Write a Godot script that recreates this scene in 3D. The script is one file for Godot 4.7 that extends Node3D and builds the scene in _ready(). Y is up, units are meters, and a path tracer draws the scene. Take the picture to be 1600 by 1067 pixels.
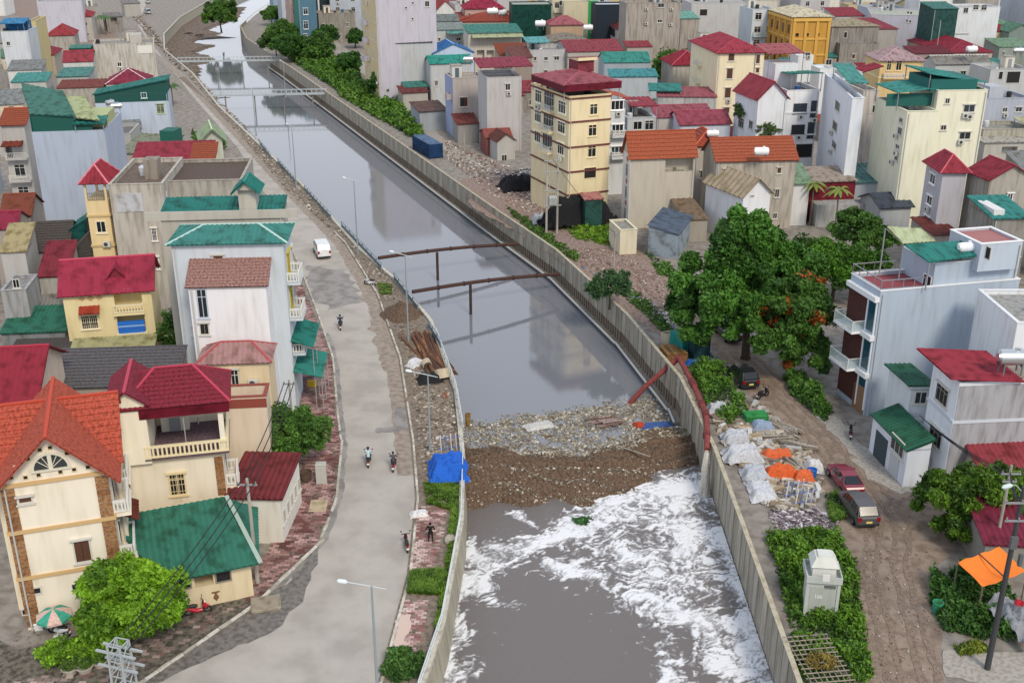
extends Node3D
# A canal with a dam of rubbish and foam between dense houses, seen from the air under an overcast sky.

func _ready() -> void:
	var cam := Camera3D.new()
	cam.name = "camera"
	cam.fov = 34.69
	cam.near = 0.5
	cam.far = 6000.0
	cam.position = Vector3(0, 44.7, 0)
	cam.rotation_degrees = Vector3(-22.3, 0, 0)
	add_child(cam)
	cam.current = true
	var sky_mat := ProceduralSkyMaterial.new()
	sky_mat.sky_top_color = Color(0.69, 0.735, 0.81)
	sky_mat.sky_horizon_color = Color(0.95, 0.97, 1.0)
	sky_mat.sky_curve = 0.4
	sky_mat.ground_bottom_color = Color(0.3, 0.3, 0.3)
	sky_mat.ground_horizon_color = Color(0.6, 0.62, 0.65)
	sky_mat.sky_energy_multiplier = 0.92
	sky_mat.sun_angle_max = 1.0
	var env := Environment.new()
	env.background_mode = Environment.BG_SKY
	env.sky = Sky.new()
	env.sky.sky_material = sky_mat
	env.tonemap_mode = Environment.TONE_MAPPER_LINEAR
	env.tonemap_exposure = 1.55
	env.sdfgi_enabled = true
	env.ssao_enabled = true
	env.ssil_enabled = true
	var we := WorldEnvironment.new()
	we.name = "world"
	we.environment = env
	add_child(we)
	var sun := DirectionalLight3D.new()
	sun.name = "sun"
	sun.light_energy = 0.5
	sun.light_color = Color(1.0, 0.955, 0.88)
	sun.light_angular_distance = 14.0
	sun.rotation_degrees = Vector3(-44, 24, 0)
	sun.shadow_enabled = true
	add_child(sun)
	rng.seed = 1
	setting()
	houses_0()
	houses_1()
	infill()
	far_rows()
	objects()


const FOAM := [
	[16.9, -84.5, 11.5, -81.5, 2.2, 2.6, 1.25], [11.5, -81.5, 4.7, -75.9, 2.4, 1.8, 1.15], [4.7, -75.9, -2, -71.3, 1.7, 1.5, 1], [-2, -70.5, -3.3, -74, 1.6, 1.2, 0.95], [14, -79.9, 13.5, -69.6, 4.2, 5, 0.8], [8.3, -75.9, 9.7, -69.6, 3.4, 3, 0.78],
	[18.9, -79.9, 17.4, -67.2, 2.2, 2.4, 1.05], [17.9, -67.2, 16.3, -57.6, 2.2, 2.8, 1], [14.1, -59.3, 16.7, -57.6, 1.2, 1.8, 1.1], [2.9, -70.9, 6.3, -69.2, 1.3, 1.5, 0.9], [-3.9, -69.6, -4.3, -64.9, 1.2, 1.4, 1.05], [-4.3, -64.9, -4.2, -57.6, 1.3, 1.6, 1],
	[-0.5, -73.1, -2.8, -68, 1.8, 1, 0.85], [9.3, -66.4, 11.9, -64.9, 1.6, 2, 0.8], [13.4, -65.6, 13.8, -59.9, 2.4, 2, 0.72], [-2.3, -67.2, 0, -66, 0.9, 0.9, 0.7], [10.5, -61.3, 10.9, -58, 1.5, 1.4, 0.75], [0, -78.4, 1.6, -77.7, 0.7, 0.6, 0.8]]

const ORANGE := [Vector3(30.87, 2.6, -60.15), Vector3(34.44, 2.8, -61.69), Vector3(33.28, 3.4, -63.69), Vector3(30.1, 3, -62.52)]

class MB:
	var v := PackedVector3Array()
	var n := PackedVector3Array()
	var c := PackedColorArray()
	var tint := Color(1, 1, 1)
	var colored := false
	func tri(a: Vector3, b: Vector3, d: Vector3) -> void:      # counter-clockwise seen from outside
		var q := (b - a).cross(d - a)
		if q.length_squared() < 1e-14: return
		q = q.normalized()
		v.append(a); v.append(d); v.append(b)
		n.append(q); n.append(q); n.append(q)
		if colored:
			c.append(tint); c.append(tint); c.append(tint)
	func quad(a: Vector3, b: Vector3, d: Vector3, e: Vector3) -> void:
		tri(a, b, d); tri(a, d, e)
	func stri(a: Vector3, b: Vector3, d: Vector3, na: Vector3, nb: Vector3, nd: Vector3) -> void:
		v.append(a); v.append(d); v.append(b)
		n.append(na); n.append(nd); n.append(nb)
		if colored:
			c.append(tint); c.append(tint); c.append(tint)
	func hexa(p: Array) -> void:                                # 0-3 bottom ccw from above, 4-7 top
		quad(p[4], p[5], p[6], p[7]); quad(p[3], p[2], p[1], p[0])
		for i in 4:
			var j := (i + 1) % 4
			quad(p[i], p[j], p[j + 4], p[i + 4])
	func box(x0: float, x1: float, y0: float, y1: float, z0: float, z1: float) -> void:
		hexa([Vector3(x0, y0, z1), Vector3(x1, y0, z1), Vector3(x1, y0, z0), Vector3(x0, y0, z0), Vector3(x0, y1, z1), Vector3(x1, y1, z1), Vector3(x1, y1, z0), Vector3(x0, y1, z0)])
	func cbox(at: Vector3, s: Vector3, b := Basis()) -> void:
		var p := []
		for y in [-0.5, 0.5]:
			for q in [Vector2(-0.5, 0.5), Vector2(0.5, 0.5), Vector2(0.5, -0.5), Vector2(-0.5, -0.5)]:
				p.append(at + b * Vector3(q.x * s.x, y * s.y, q.y * s.z))
		hexa(p)
	func beam(a: Vector3, b: Vector3, w: float, h: float) -> void:
		var f := (b - a)
		var l := f.length()
		f /= l
		var up := Vector3.UP if absf(f.y) < 0.95 else Vector3.RIGHT
		var s := f.cross(up).normalized()
		up = s.cross(f)
		cbox((a + b) / 2, Vector3(w, h, l), Basis(s, up, -f))
	func tube(pts: Array, r: Array, sides := 8, cap := true) -> void:
		var rings := []
		for i in pts.size():
			var f: Vector3 = (pts[mini(i + 1, pts.size() - 1)] - pts[maxi(i - 1, 0)]).normalized()
			var up := Vector3.UP if absf(f.y) < 0.95 else Vector3.RIGHT
			var s := f.cross(up).normalized()
			up = s.cross(f)
			var ring := []
			for k in sides:
				var a := TAU * k / sides
				ring.append([pts[i] + (s * cos(a) + up * sin(a)) * r[i], s * cos(a) + up * sin(a)])
			rings.append(ring)
		for i in pts.size() - 1:
			for k in sides:
				var m := (k + 1) % sides
				var p0 = rings[i][k]; var p1 = rings[i][m]; var p2 = rings[i + 1][m]; var p3 = rings[i + 1][k]
				stri(p0[0], p2[0], p1[0], p0[1], p2[1], p1[1]); stri(p0[0], p3[0], p2[0], p0[1], p3[1], p2[1])
		if cap:
			for k in sides:
				var m := (k + 1) % sides
				tri(pts[0], rings[0][k][0], rings[0][m][0])
				tri(pts[-1], rings[-1][m][0], rings[-1][k][0])
	func lathe(at: Vector3, prof: Array, sides := 12) -> void:  # prof: [radius, y] from the bottom up
		for i in prof.size() - 1:
			for k in sides:
				var a := TAU * k / sides; var b := TAU * (k + 1) / sides
				var da := Vector3(cos(a), 0, -sin(a)); var db := Vector3(cos(b), 0, -sin(b))
				var p: Vector2 = prof[i]; var q: Vector2 = prof[i + 1]
				var sl := Vector2(q.y - p.y, p.x - q.x).normalized()
				var na := da * sl.x + Vector3.UP * sl.y; var nb := db * sl.x + Vector3.UP * sl.y
				stri(at + da * p.x + Vector3.UP * p.y, at + db * p.x + Vector3.UP * p.y, at + db * q.x + Vector3.UP * q.y, na, nb, nb)
				stri(at + da * p.x + Vector3.UP * p.y, at + db * q.x + Vector3.UP * q.y, at + da * q.x + Vector3.UP * q.y, na, nb, na)
	func prism(poly: PackedVector2Array, y0: float, y1: float, down := true) -> void:   # x, z outline
		var tr := Geometry2D.triangulate_polygon(poly)
		for i in range(0, tr.size(), 3):
			var a := poly[tr[i]]; var b := poly[tr[i + 1]]; var d := poly[tr[i + 2]]
			if (b - a).cross(d - a) > 0:
				var e := b; b = d; d = e
			tri(Vector3(a.x, y1, a.y), Vector3(b.x, y1, b.y), Vector3(d.x, y1, d.y))
			if down: tri(Vector3(a.x, y0, a.y), Vector3(d.x, y0, d.y), Vector3(b.x, y0, b.y))
		var ccw := Geometry2D.is_polygon_clockwise(poly)
		for i in poly.size():
			var a := poly[i]; var b := poly[(i + 1) % poly.size()]
			if not ccw:
				quad(Vector3(b.x, y0, b.y), Vector3(a.x, y0, a.y), Vector3(a.x, y1, a.y), Vector3(b.x, y1, b.y))
			else:
				quad(Vector3(a.x, y0, a.y), Vector3(b.x, y0, b.y), Vector3(b.x, y1, b.y), Vector3(a.x, y1, a.y))
	# a roof plane: convex outline, first edge is the eave, counter-clockwise from above
	func roof(p: Array, rib: float, amp: float, course: float, step: float, thick := 0.08) -> void:
		var s: Vector3 = (p[1] - p[0]).normalized()
		var nn := Vector3.ZERO
		for i in range(1, p.size() - 1):
			nn += (p[i] - p[0]).cross(p[i + 1] - p[0])
		nn = nn.normalized()
		var t := nn.cross(s)
		var o: Vector3 = p[0]
		var q := []
		var cuts := []
		var tmax := 0.0
		for x in p:
			var w := Vector2((x - o).dot(s), (x - o).dot(t))
			q.append(w); cuts.append(w.x); tmax = maxf(tmax, w.y)
		var smin: float = cuts.min(); var smax: float = cuts.max()
		var half := rib / 2.0 if rib > 0 else 1e9
		var k := ceili(smin / half)
		while rib > 0 and k * half < smax:
			cuts.append(k * half); k += 1
		cuts.sort()
		var ext := func(x: float) -> Vector2:
			var lo := 1e9; var hi := -1e9
			for i in q.size():
				var a: Vector2 = q[i]; var b: Vector2 = q[(i + 1) % q.size()]
				if absf(a.x - b.x) < 1e-5:
					if absf(x - a.x) < 1e-4:
						lo = minf(lo, minf(a.y, b.y)); hi = maxf(hi, maxf(a.y, b.y))
				elif x >= minf(a.x, b.x) - 1e-5 and x <= maxf(a.x, b.x) + 1e-5:
					var y := lerpf(a.y, b.y, clampf((x - a.x) / (b.x - a.x), 0, 1))
					lo = minf(lo, y); hi = maxf(hi, y)
			return Vector2(lo, hi)
		var rows := [[-1e3, 1e3]]
		if course > 0:
			rows = []
			for i in ceili(tmax / course) + 1:
				rows.append([(i - (1 if i == 0 else 0)) * course if i > 0 else -9.0, (i + 1) * course])
		for i in cuts.size() - 1:
			var a: float = cuts[i]; var b: float = cuts[i + 1]
			if b - a < 1e-4: continue
			var ea: Vector2 = ext.call(a + 1e-5); var eb: Vector2 = ext.call(b - 1e-5)
			var ha := amp * pingpong(a / half, 1.0) if rib > 0 else 0.0
			var hb := amp * pingpong(b / half, 1.0) if rib > 0 else 0.0
			for r in rows:
				var a0 := clampf(r[0], ea.x, ea.y); var a1 := clampf(r[1], ea.x, ea.y)
				var b0 := clampf(r[0], eb.x, eb.y); var b1 := clampf(r[1], eb.x, eb.y)
				if a1 - a0 < 1e-4 and b1 - b0 < 1e-4: continue
				var f := func(x: float, y: float, h: float) -> Vector3: return o + s * x + t * y + nn * h
				quad(f.call(a, a0, ha + step), f.call(b, b0, hb + step), f.call(b, b1, hb), f.call(a, a1, ha))
				if step > 0 and r[0] > 0:
					quad(f.call(a, a0, ha), f.call(b, b0, hb), f.call(b, b0, hb + step), f.call(a, a0, ha + step))
		var d := -nn * thick
		for i in range(1, p.size() - 1):
			tri(p[0] + d, p[i + 1] + d, p[i] + d)
		for i in p.size():
			var a: Vector3 = p[i]; var b: Vector3 = p[(i + 1) % p.size()]
			quad(a + d, b + d, b, a)
	func mesh() -> ArrayMesh:
		var m := ArrayMesh.new()
		if v.is_empty(): return m
		var arr := []
		arr.resize(Mesh.ARRAY_MAX)
		arr[Mesh.ARRAY_VERTEX] = v
		arr[Mesh.ARRAY_NORMAL] = n
		if colored: arr[Mesh.ARRAY_COLOR] = c
		m.add_surface_from_arrays(Mesh.PRIMITIVE_TRIANGLES, arr)
		return m

var taken := {}
var mats := {}
var tex := {}
var cache := {}
var rng := RandomNumberGenerator.new()
var lots := []      # [middle, reach, label] of every house, so that later ones keep clear

func numbered(called: String) -> String:
	if not taken.has(called):
		taken[called] = 0
		return called
	taken[called] += 1
	return "%s_%03d" % [called, taken[called]]

func meta(o: Node, label: String, category := "", group := "", kind := "") -> void:
	if label: o.set_meta("label", label)
	if category: o.set_meta("category", category)
	if group: o.set_meta("group", group)
	if kind: o.set_meta("kind", kind)

func thing(called: String, label: String, category: String, group := "", at := Vector3.ZERO, turn := 0.0) -> Node3D:
	var o := Node3D.new()
	o.name = numbered(called)
	add_child(o)
	o.position = at
	o.rotation.y = turn
	meta(o, label, category, group)
	return o

func part(called: String, m, mt: Material, parent: Node, at := Transform3D()) -> MeshInstance3D:
	var o := MeshInstance3D.new()
	o.mesh = m.mesh() if m is MB else m
	o.material_override = mt
	o.name = called
	parent.add_child(o, true)
	o.transform = at
	return o

func single(called: String, m, mt: Material, label: String, category: String, group := "", kind := "") -> MeshInstance3D:
	var o := MeshInstance3D.new()
	o.mesh = m.mesh() if m is MB else m
	o.material_override = mt
	o.name = numbered(called)
	add_child(o)
	meta(o, label, category, group, kind)
	return o

func noise_tex(key: String, seed_: int, freq: float, stops: Array, size := 512, type := FastNoiseLite.TYPE_SIMPLEX_SMOOTH, oct := 5, gain := 0.5) -> NoiseTexture2D:
	if tex.has(key): return tex[key]
	var f := FastNoiseLite.new()
	f.seed = seed_
	f.noise_type = type
	f.frequency = freq
	f.fractal_octaves = oct
	f.fractal_gain = gain
	var g := Gradient.new()
	var off := PackedFloat32Array(); var col := PackedColorArray()
	for s in stops:
		off.append(s[0]); col.append(Color(s[1], s[2], s[3]))
	g.offsets = off
	g.colors = col
	var t := NoiseTexture2D.new()
	t.width = size; t.height = size
	t.seamless = true
	t.noise = f
	t.color_ramp = g
	tex[key] = t
	return t

func base_mat(key: String, col: Color, rough: float, t: Texture2D = null, scale := Vector3.ONE, metal := 0.0) -> StandardMaterial3D:
	if mats.has(key): return mats[key]
	var m := StandardMaterial3D.new()
	m.resource_name = key
	m.albedo_color = col
	m.roughness = rough
	m.metallic = metal
	if t:
		m.albedo_texture = t
		m.uv1_triplanar = true
		m.uv1_world_triplanar = true
		m.uv1_scale = scale
		m.uv1_triplanar_sharpness = 4.0
	mats[key] = m
	return m

func vary(c: Color, k: float) -> Color:
	return Color(c.r * k, c.g * k, c.b * k)

# "kind:rrggbb"
func mat(key: String) -> StandardMaterial3D:
	if mats.has(key): return mats[key]
	var p := key.split(":")
	var c := Color.html(p[1])
	if p[0] in ["sheet", "tile"]: c = vary(c.lerp(Color(c.get_luminance(), c.get_luminance(), c.get_luminance()), 0.12), 0.88)
	match p[0]:
		"wall":
			base_mat(key, c, 0.9, noise_tex("stain", 3, 0.006, [[0.0, 0.9, 0.885, 0.865], [0.25, 0.965, 0.96, 0.95], [0.42, 0.985, 0.983, 0.98], [0.6, 1, 1, 1], [1.0, 1, 1, 1]], 1024, FastNoiseLite.TYPE_SIMPLEX_SMOOTH, 5, 0.5), Vector3(0.15, 0.022, 0.15))
		"conc":
			base_mat(key, c, 0.95, noise_tex("grime", 5, 0.008, [[0.0, 0.74, 0.73, 0.71], [0.3, 0.88, 0.875, 0.86], [0.5, 0.96, 0.955, 0.95], [0.66, 1, 1, 1], [1.0, 1, 1, 1]], 1024, FastNoiseLite.TYPE_SIMPLEX_SMOOTH, 6, 0.55), Vector3(0.15, 0.022, 0.15))
		"sheet":
			var m := base_mat(key, c, 0.62, noise_tex("sheet", 7, 0.006, [[0.0, 0.68, 0.63, 0.58], [0.32, 0.88, 0.87, 0.85], [0.5, 0.98, 0.98, 0.98], [0.7, 1.0, 1.0, 1.0], [1.0, 1.05, 1.05, 1.03]], 1024, FastNoiseLite.TYPE_SIMPLEX_SMOOTH, 5, 0.5), Vector3(0.1, 0.1, 0.1))
			m.metallic_specular = 0.3
		"tile":
			base_mat(key, c, 0.85, noise_tex("tile", 17, 0.03, [[0.0, 0.55, 0.52, 0.5], [0.35, 0.8, 0.78, 0.76], [0.52, 0.98, 0.97, 0.97], [1.0, 1.08, 1.06, 1.04]], 512, FastNoiseLite.TYPE_SIMPLEX_SMOOTH, 6, 0.65), Vector3(0.25, 0.25, 0.25))
		"plain":
			base_mat(key, c, 0.75)
		"gloss":
			base_mat(key, c, 0.25)
		"steel":
			base_mat(key, c, 0.3, null, Vector3.ONE, 0.85)
		"cloth":
			base_mat(key, c, 0.95, noise_tex("cloth", 23, 0.02, [[0.0, 0.8, 0.8, 0.8], [0.5, 0.97, 0.97, 0.97], [1.0, 1.05, 1.05, 1.05]]), Vector3(0.4, 0.4, 0.4))
		"glass":
			var m := base_mat(key, c, 0.12)
			m.metallic_specular = 0.6
	return mats[key]

func window_mesh(w: float, h: float, style: String) -> Array:      # [frame, pane, shutters or bars]
	var key := "win%.1f,%.1f,%s" % [w, h, style]
	if cache.has(key): return cache[key]
	w = snappedf(w, 0.1); h = snappedf(h, 0.1)
	var f := MB.new(); var g := MB.new(); var b := MB.new()
	var t := minf(0.1, w * 0.12)
	var out := 0.07
	g.box(-w / 2 + t, w / 2 - t, -h / 2 + t, h / 2 - t, -0.02, 0.015)
	for s in [-1, 1]:
		f.box(s * (w / 2 - t / 2) - t / 2, s * (w / 2 - t / 2) + t / 2, -h / 2, h / 2, -0.02, out)
		f.box(-w / 2 + t, w / 2 - t, s * (h / 2 - t / 2) - t / 2, s * (h / 2 - t / 2) + t / 2, -0.02, out)
	if style in "wdg" and w > 0.7:
		var k := 2 if w < 1.9 else (3 if w < 2.6 else 4)
		for i in range(1, k):
			var x := -w / 2 + w * i / k
			f.box(x - 0.03, x + 0.03, -h / 2 + t, h / 2 - t, -0.02, out - 0.02)
		if h > 1.5:
			f.box(-w / 2 + t, w / 2 - t, h * 0.22 - 0.03, h * 0.22 + 0.03, -0.02, out - 0.024)
	if style in "wdbgs":
		f.box(-w / 2 - 0.12, w / 2 + 0.12, -h / 2 - 0.12, -h / 2 - 0.003, -0.02, 0.14)
		if style != "d": f.box(-w / 2 - 0.12, w / 2 + 0.12, h / 2 + 0.003, h / 2 + 0.12, -0.02, 0.22)
	if style == "b" or style == "s":
		var k := 2 if w < 1.9 else 3
		for i in k:
			var x0 := -w / 2 + t + (w - 2 * t) * i / k + 0.015; var x1 := -w / 2 + t + (w - 2 * t) * (i + 1) / k - 0.015
			if style == "b" or i != 0:
				b.box(x0, x1, -h / 2 + t, h / 2 - t, 0.012, 0.035)
				var y := -h / 2 + t + 0.08
				while y < h / 2 - t - 0.05:
					b.box(x0 + 0.05, x1 - 0.05, y, y + 0.05, 0.03, 0.055)
					y += 0.12
	if style == "g":
		var k := maxi(3, roundi(w / 0.22))
		for i in k + 1:
			var x := -w / 2 + t + (w - 2 * t) * i / k
			b.box(x - 0.015, x + 0.015, -h / 2 + t, h / 2 - t, 0.075, 0.1)
		for i in 3:
			var y := -h / 2 + t + (h - 2 * t) * (i + 0.5) / 3
			b.box(-w / 2 + t, w / 2 - t, y - 0.015, y + 0.015, 0.07, 0.095)
	cache[key] = [f.mesh(), g.mesh(), b.mesh() if b.v.size() else null]
	return cache[key]

func face_at(f: String, w: float, d: float, u: float, v: float) -> Transform3D:
	match f:
		"f": return Transform3D(Basis(), Vector3(-w / 2 + u, v, 0))
		"l": return Transform3D(Basis(Vector3(0, 0, 1), Vector3.UP, Vector3(-1, 0, 0)), Vector3(-w / 2, v, -d + u))
		"r": return Transform3D(Basis(Vector3(0, 0, -1), Vector3.UP, Vector3(1, 0, 0)), Vector3(w / 2, v, -u))
	return Transform3D(Basis(Vector3(-1, 0, 0), Vector3.UP, Vector3(0, 0, -1)), Vector3(w / 2 - u, v, -d))

const GLASS := ["glass:1a232b", "glass:222a30", "glass:141a1e", "glass:2c3942"]
func window(parent: Node, at: Transform3D, w: float, h: float, style: String, trim := "plain:c9c6be") -> void:
	if w < 0.16 or h < 0.16: return
	var key := style[0]
	var m := window_mesh(w, h, key)
	var frame_mat := trim
	if style.length() > 2: frame_mat = "plain:" + style.substr(2)
	var f := part("window", m[0], mat(frame_mat), parent, at)
	if key == "v":
		part("vent", m[1], mat("plain:1c1a18"), f)
	else:
		part("pane", m[1], mat(GLASS[rng.randi() % 4] if key != "k" else "plain:1b1a19"), f)
	if m[2]: part("shutter" if key in "bs" else "bars", m[2], mat("plain:5a3a28" if key in "bs" else (frame_mat if style.length() > 2 else "plain:3c3632")), f)

func rail_mesh(l: float, h: float, gap: float, thick: float) -> MB:        # along x from 0 to l
	var b := MB.new()
	b.box(0, l, h - thick * 1.3, h, -thick * 0.7, thick * 0.7)
	b.box(0, l, 0.06, 0.06 + thick, -thick * 0.6, thick * 0.6)
	var k := maxi(1, roundi(l / gap))
	for i in k + 1:
		var x := clampf(l * i / k, thick / 2, l - thick / 2)
		b.box(x - thick / 2, x + thick / 2, 0.06 + thick, h - thick * 1.3, -thick / 2, thick / 2)
	return b

func balcony(parent: Node, at: Transform3D, l: float, depth: float, style: String, wall: String, rail := "plain:d8d8d4") -> void:
	var s := MB.new()
	s.box(-l / 2, l / 2, -0.16, 0.0, -0.05, depth)
	s.box(-l / 2 - 0.04, l / 2 + 0.04, -0.22, -0.163, -0.05, depth + 0.04)
	var b := part("balcony", s, mat(wall), parent, at)
	if style == "wall":
		var m := MB.new()
		m.box(-l / 2, l / 2, 0.0, 0.9, depth - 0.12, depth)
		for k in [-1, 1]: m.box(k * (l / 2 - 0.06) - 0.06, k * (l / 2 - 0.06) + 0.06, 0.0, 0.9, -0.05, depth - 0.123)
		part("balustrade", m, mat(wall), b)
	elif style == "glass":
		var m := MB.new(); var g := MB.new()
		m.box(-l / 2, l / 2, 0.95, 1.0, depth - 0.06, depth)
		for k in [-1, 1]:
			m.box(k * (l / 2 - 0.03) - 0.03, k * (l / 2 - 0.03) + 0.03, 0.95, 1.0, 0.0, depth - 0.063)
			m.box(k * (l / 2 - 0.03) - 0.03, k * (l / 2 - 0.03) + 0.03, 0.0, 0.95, depth - 0.06, depth)
		g.box(-l / 2 + 0.08, l / 2 - 0.08, 0.05, 0.93, depth - 0.04, depth - 0.02)
		for k in [-1, 1]: g.box(k * (l / 2 - 0.04) - 0.01, k * (l / 2 - 0.04) + 0.01, 0.05, 0.93, 0.02, depth - 0.08)
		var gm := base_mat("clear", Color(0.75, 0.85, 0.85, 0.25), 0.05)
		gm.transparency = BaseMaterial3D.TRANSPARENCY_ALPHA
		part("handrail", m, mat(rail), b)
		part("glass_panel", g, gm, b)
	else:
		var gap := 0.24 if style == "bar" else 0.3
		var th := 0.04 if style == "bar" else 0.11
		part("balustrade", rail_mesh(l, 0.9, gap, th), mat(rail), b, Transform3D(Basis(), Vector3(-l / 2, 0, depth - th)))
		for k in [-1, 1]:
			part("balustrade", rail_mesh(depth - th * 2, 0.9, gap, th), mat(rail), b, Transform3D(Basis(Vector3.UP, -PI / 2), Vector3(k * (l / 2 - th), 0, 0)))

func sheet_look(style: String, dist: float) -> Array:      # rib, amp, course, step
	match style:
		"rib": return [0.42 if dist < 130 else 0.8, 0.08 if dist < 130 else 0.1, 0.0, 0.0]
		"tile": return [0.34 if dist < 130 else 0.0, 0.05, 0.36 if dist < 130 else 0.6, 0.05 if dist < 130 else 0.08]
		"bold": return [1.1, 0.2, 0.0, 0.0]
		"course": return [0.0, 0.0, 0.45, 0.07]
	return [0.0, 0.0, 0.0, 0.0]

func lay(st: MB, p: Array, style: String, dist: float) -> void:
	var k := sheet_look(style, dist)
	st.roof(p, k[0], k[1], k[2], k[3])

func cap_line(c: MB, a: Vector3, b: Vector3, w := 0.22) -> void:
	c.beam(a + Vector3.UP * 0.03, b + Vector3.UP * 0.03, w, 0.12)

# roof over x0..x1, z0..z1 (z1 is the front) whose eave is at y
func roof_on(parent: Node, kind: String, x0: float, x1: float, z0: float, z1: float, y: float, rise: float, over: float, col: String, style: String, dist: float, wall := "", cap := "", gab := "") -> void:
	if gab == "": gab = wall
	var st := MB.new(); var c := MB.new(); var wl := MB.new()
	var a0 := x0 - over; var a1 := x1 + over; var b0 := z0 - over; var b1 := z1 + over
	var xm := (x0 + x1) / 2; var zm := (z0 + z1) / 2
	var yr := y + rise
	match kind:
		"gx":
			var lo := y - rise * over / maxf(0.1, (z1 - z0) / 2)
			lay(st, [Vector3(a0, lo, b1), Vector3(a1, lo, b1), Vector3(a1, yr, zm), Vector3(a0, yr, zm)], style, dist)
			lay(st, [Vector3(a1, lo, b0), Vector3(a0, lo, b0), Vector3(a0, yr, zm), Vector3(a1, yr, zm)], style, dist)
			cap_line(c, Vector3(a0, yr, zm), Vector3(a1, yr, zm))
			for x in [x0, x1]:
				var s: float = 1 if x == x1 else -1
				for e in [0.0, 0.2]:
					var p := [Vector3(x - s * e, y, z1), Vector3(x - s * e, y, z0), Vector3(x - s * e, yr - 0.05, zm)]
					if (s > 0) == (e == 0.0): wl.tri(p[0], p[1], p[2])
					else: wl.tri(p[0], p[2], p[1])
				if wall: part("gable", wl, mat(gab), parent)
				wl = MB.new()
		"gz":
			var lo := y - rise * over / maxf(0.1, (x1 - x0) / 2)
			lay(st, [Vector3(a0, lo, b0), Vector3(a0, lo, b1), Vector3(xm, yr, b1), Vector3(xm, yr, b0)], style, dist)
			lay(st, [Vector3(a1, lo, b1), Vector3(a1, lo, b0), Vector3(xm, yr, b0), Vector3(xm, yr, b1)], style, dist)
			cap_line(c, Vector3(xm, yr, b0), Vector3(xm, yr, b1))
			for z in [z0, z1]:
				var s: float = 1 if z == z1 else -1
				for e in [0.0, 0.2]:
					var p := [Vector3(x0, y, z - s * e), Vector3(x1, y, z - s * e), Vector3(xm, yr - 0.05, z - s * e)]
					if (s > 0) == (e == 0.0): wl.tri(p[0], p[1], p[2])
					else: wl.tri(p[0], p[2], p[1])
				if wall: part("gable", wl, mat(gab), parent)
				wl = MB.new()
		"hip":
			var w := a1 - a0; var d := b1 - b0
			var q0 := Vector3(a0, y, b1); var q1 := Vector3(a1, y, b1); var q2 := Vector3(a1, y, b0); var q3 := Vector3(a0, y, b0)
			var r0: Vector3; var r1: Vector3
			if w >= d:
				r0 = Vector3(a0 + d * 0.45, yr, zm); r1 = Vector3(a1 - d * 0.45, yr, zm)
				lay(st, [q0, q1, r1, r0], style, dist); lay(st, [q2, q3, r0, r1], style, dist)
				lay(st, [q1, q2, r1], style, dist); lay(st, [q3, q0, r0], style, dist)
				for e in [[q0, r0], [q3, r0], [q1, r1], [q2, r1], [r0, r1]]: cap_line(c, e[0], e[1], 0.18)
			else:
				r0 = Vector3(xm, yr, b1 - w * 0.45); r1 = Vector3(xm, yr, b0 + w * 0.45)
				lay(st, [q0, q1, r0], style, dist); lay(st, [q2, q3, r1], style, dist)
				lay(st, [q1, q2, r1, r0], style, dist); lay(st, [q3, q0, r0, r1], style, dist)
				for e in [[q0, r0], [q1, r0], [q2, r1], [q3, r1], [r0, r1]]: cap_line(c, e[0], e[1], 0.18)
		"sb": lay(st, [Vector3(a0, y, b1), Vector3(a1, y, b1), Vector3(a1, yr, b0), Vector3(a0, yr, b0)], style, dist)
		"sf": lay(st, [Vector3(a1, y, b0), Vector3(a0, y, b0), Vector3(a0, yr, b1), Vector3(a1, yr, b1)], style, dist)
		"sl": lay(st, [Vector3(a1, y, b1), Vector3(a1, y, b0), Vector3(a0, yr, b0), Vector3(a0, yr, b1)], style, dist)
		"sr": lay(st, [Vector3(a0, y, b0), Vector3(a0, y, b1), Vector3(a1, yr, b1), Vector3(a1, yr, b0)], style, dist)
	if wall and kind[0] == "s":
		var h := func(x: float, z: float) -> float:
			var k := 0.0
			match kind:
				"sb": k = (b1 - z) / (b1 - b0)
				"sf": k = (z - b0) / (b1 - b0)
				"sl": k = (a1 - x) / (a1 - a0)
				"sr": k = (x - a0) / (a1 - a0)
			return y + rise * k - 0.09
		var q := [Vector2(x0, z1), Vector2(x1, z1), Vector2(x1, z0), Vector2(x0, z0)]
		for i in 4:
			var a: Vector2 = q[i]; var b: Vector2 = q[(i + 1) % 4]
			wl.quad(Vector3(a.x, y - 0.1, a.y), Vector3(b.x, y - 0.1, b.y), Vector3(b.x, h.call(b.x, b.y), b.y), Vector3(a.x, h.call(a.x, a.y), a.y))
	var r := part("roof", st, mat(("tile:" if style in ["tile", "course"] else "sheet:") + col), parent)
	if c.v.size(): part("ridge_cap", c, mat("plain:" + (cap if cap else col)), r)
	if wl.v.size() and wall: part("gable", wl, mat(gab), parent)

func bld(called: String, label: String, cat: String, group: String, g: Array, wall: String, roof: Array, wins: Array, extras: Array = []) -> Node3D:
	var t := thing(called, label, cat, group, Vector3(g[0], 0, g[1]), g[2])
	if wins.is_empty() and g[5] > 6.0 and group == "" and not label.contains("windowless") and not label.contains("wall") and not label.contains("hall"):      # a few small windows in a plain front
		for f in int(g[5] / 3.3):
			for c in int(g[3] / 2.6):
				if rng.randf() < 0.5: wins = wins + [["f", 2.6 * c + 1.3, 3.3 * f + 1.9, [0.7, 1.0, 1.3][c % 3], [0.9, 1.2][f % 2], "dwb"[(c + f) % 3]]]
	vol(t, g, wall, roof, wins, extras)
	lots.append([Vector2(g[0] - sin(g[2]) * g[4] / 2, g[1] - cos(g[2]) * g[4] / 2), Vector2(g[3], g[4]).length() / 2, label])
	return t

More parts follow.
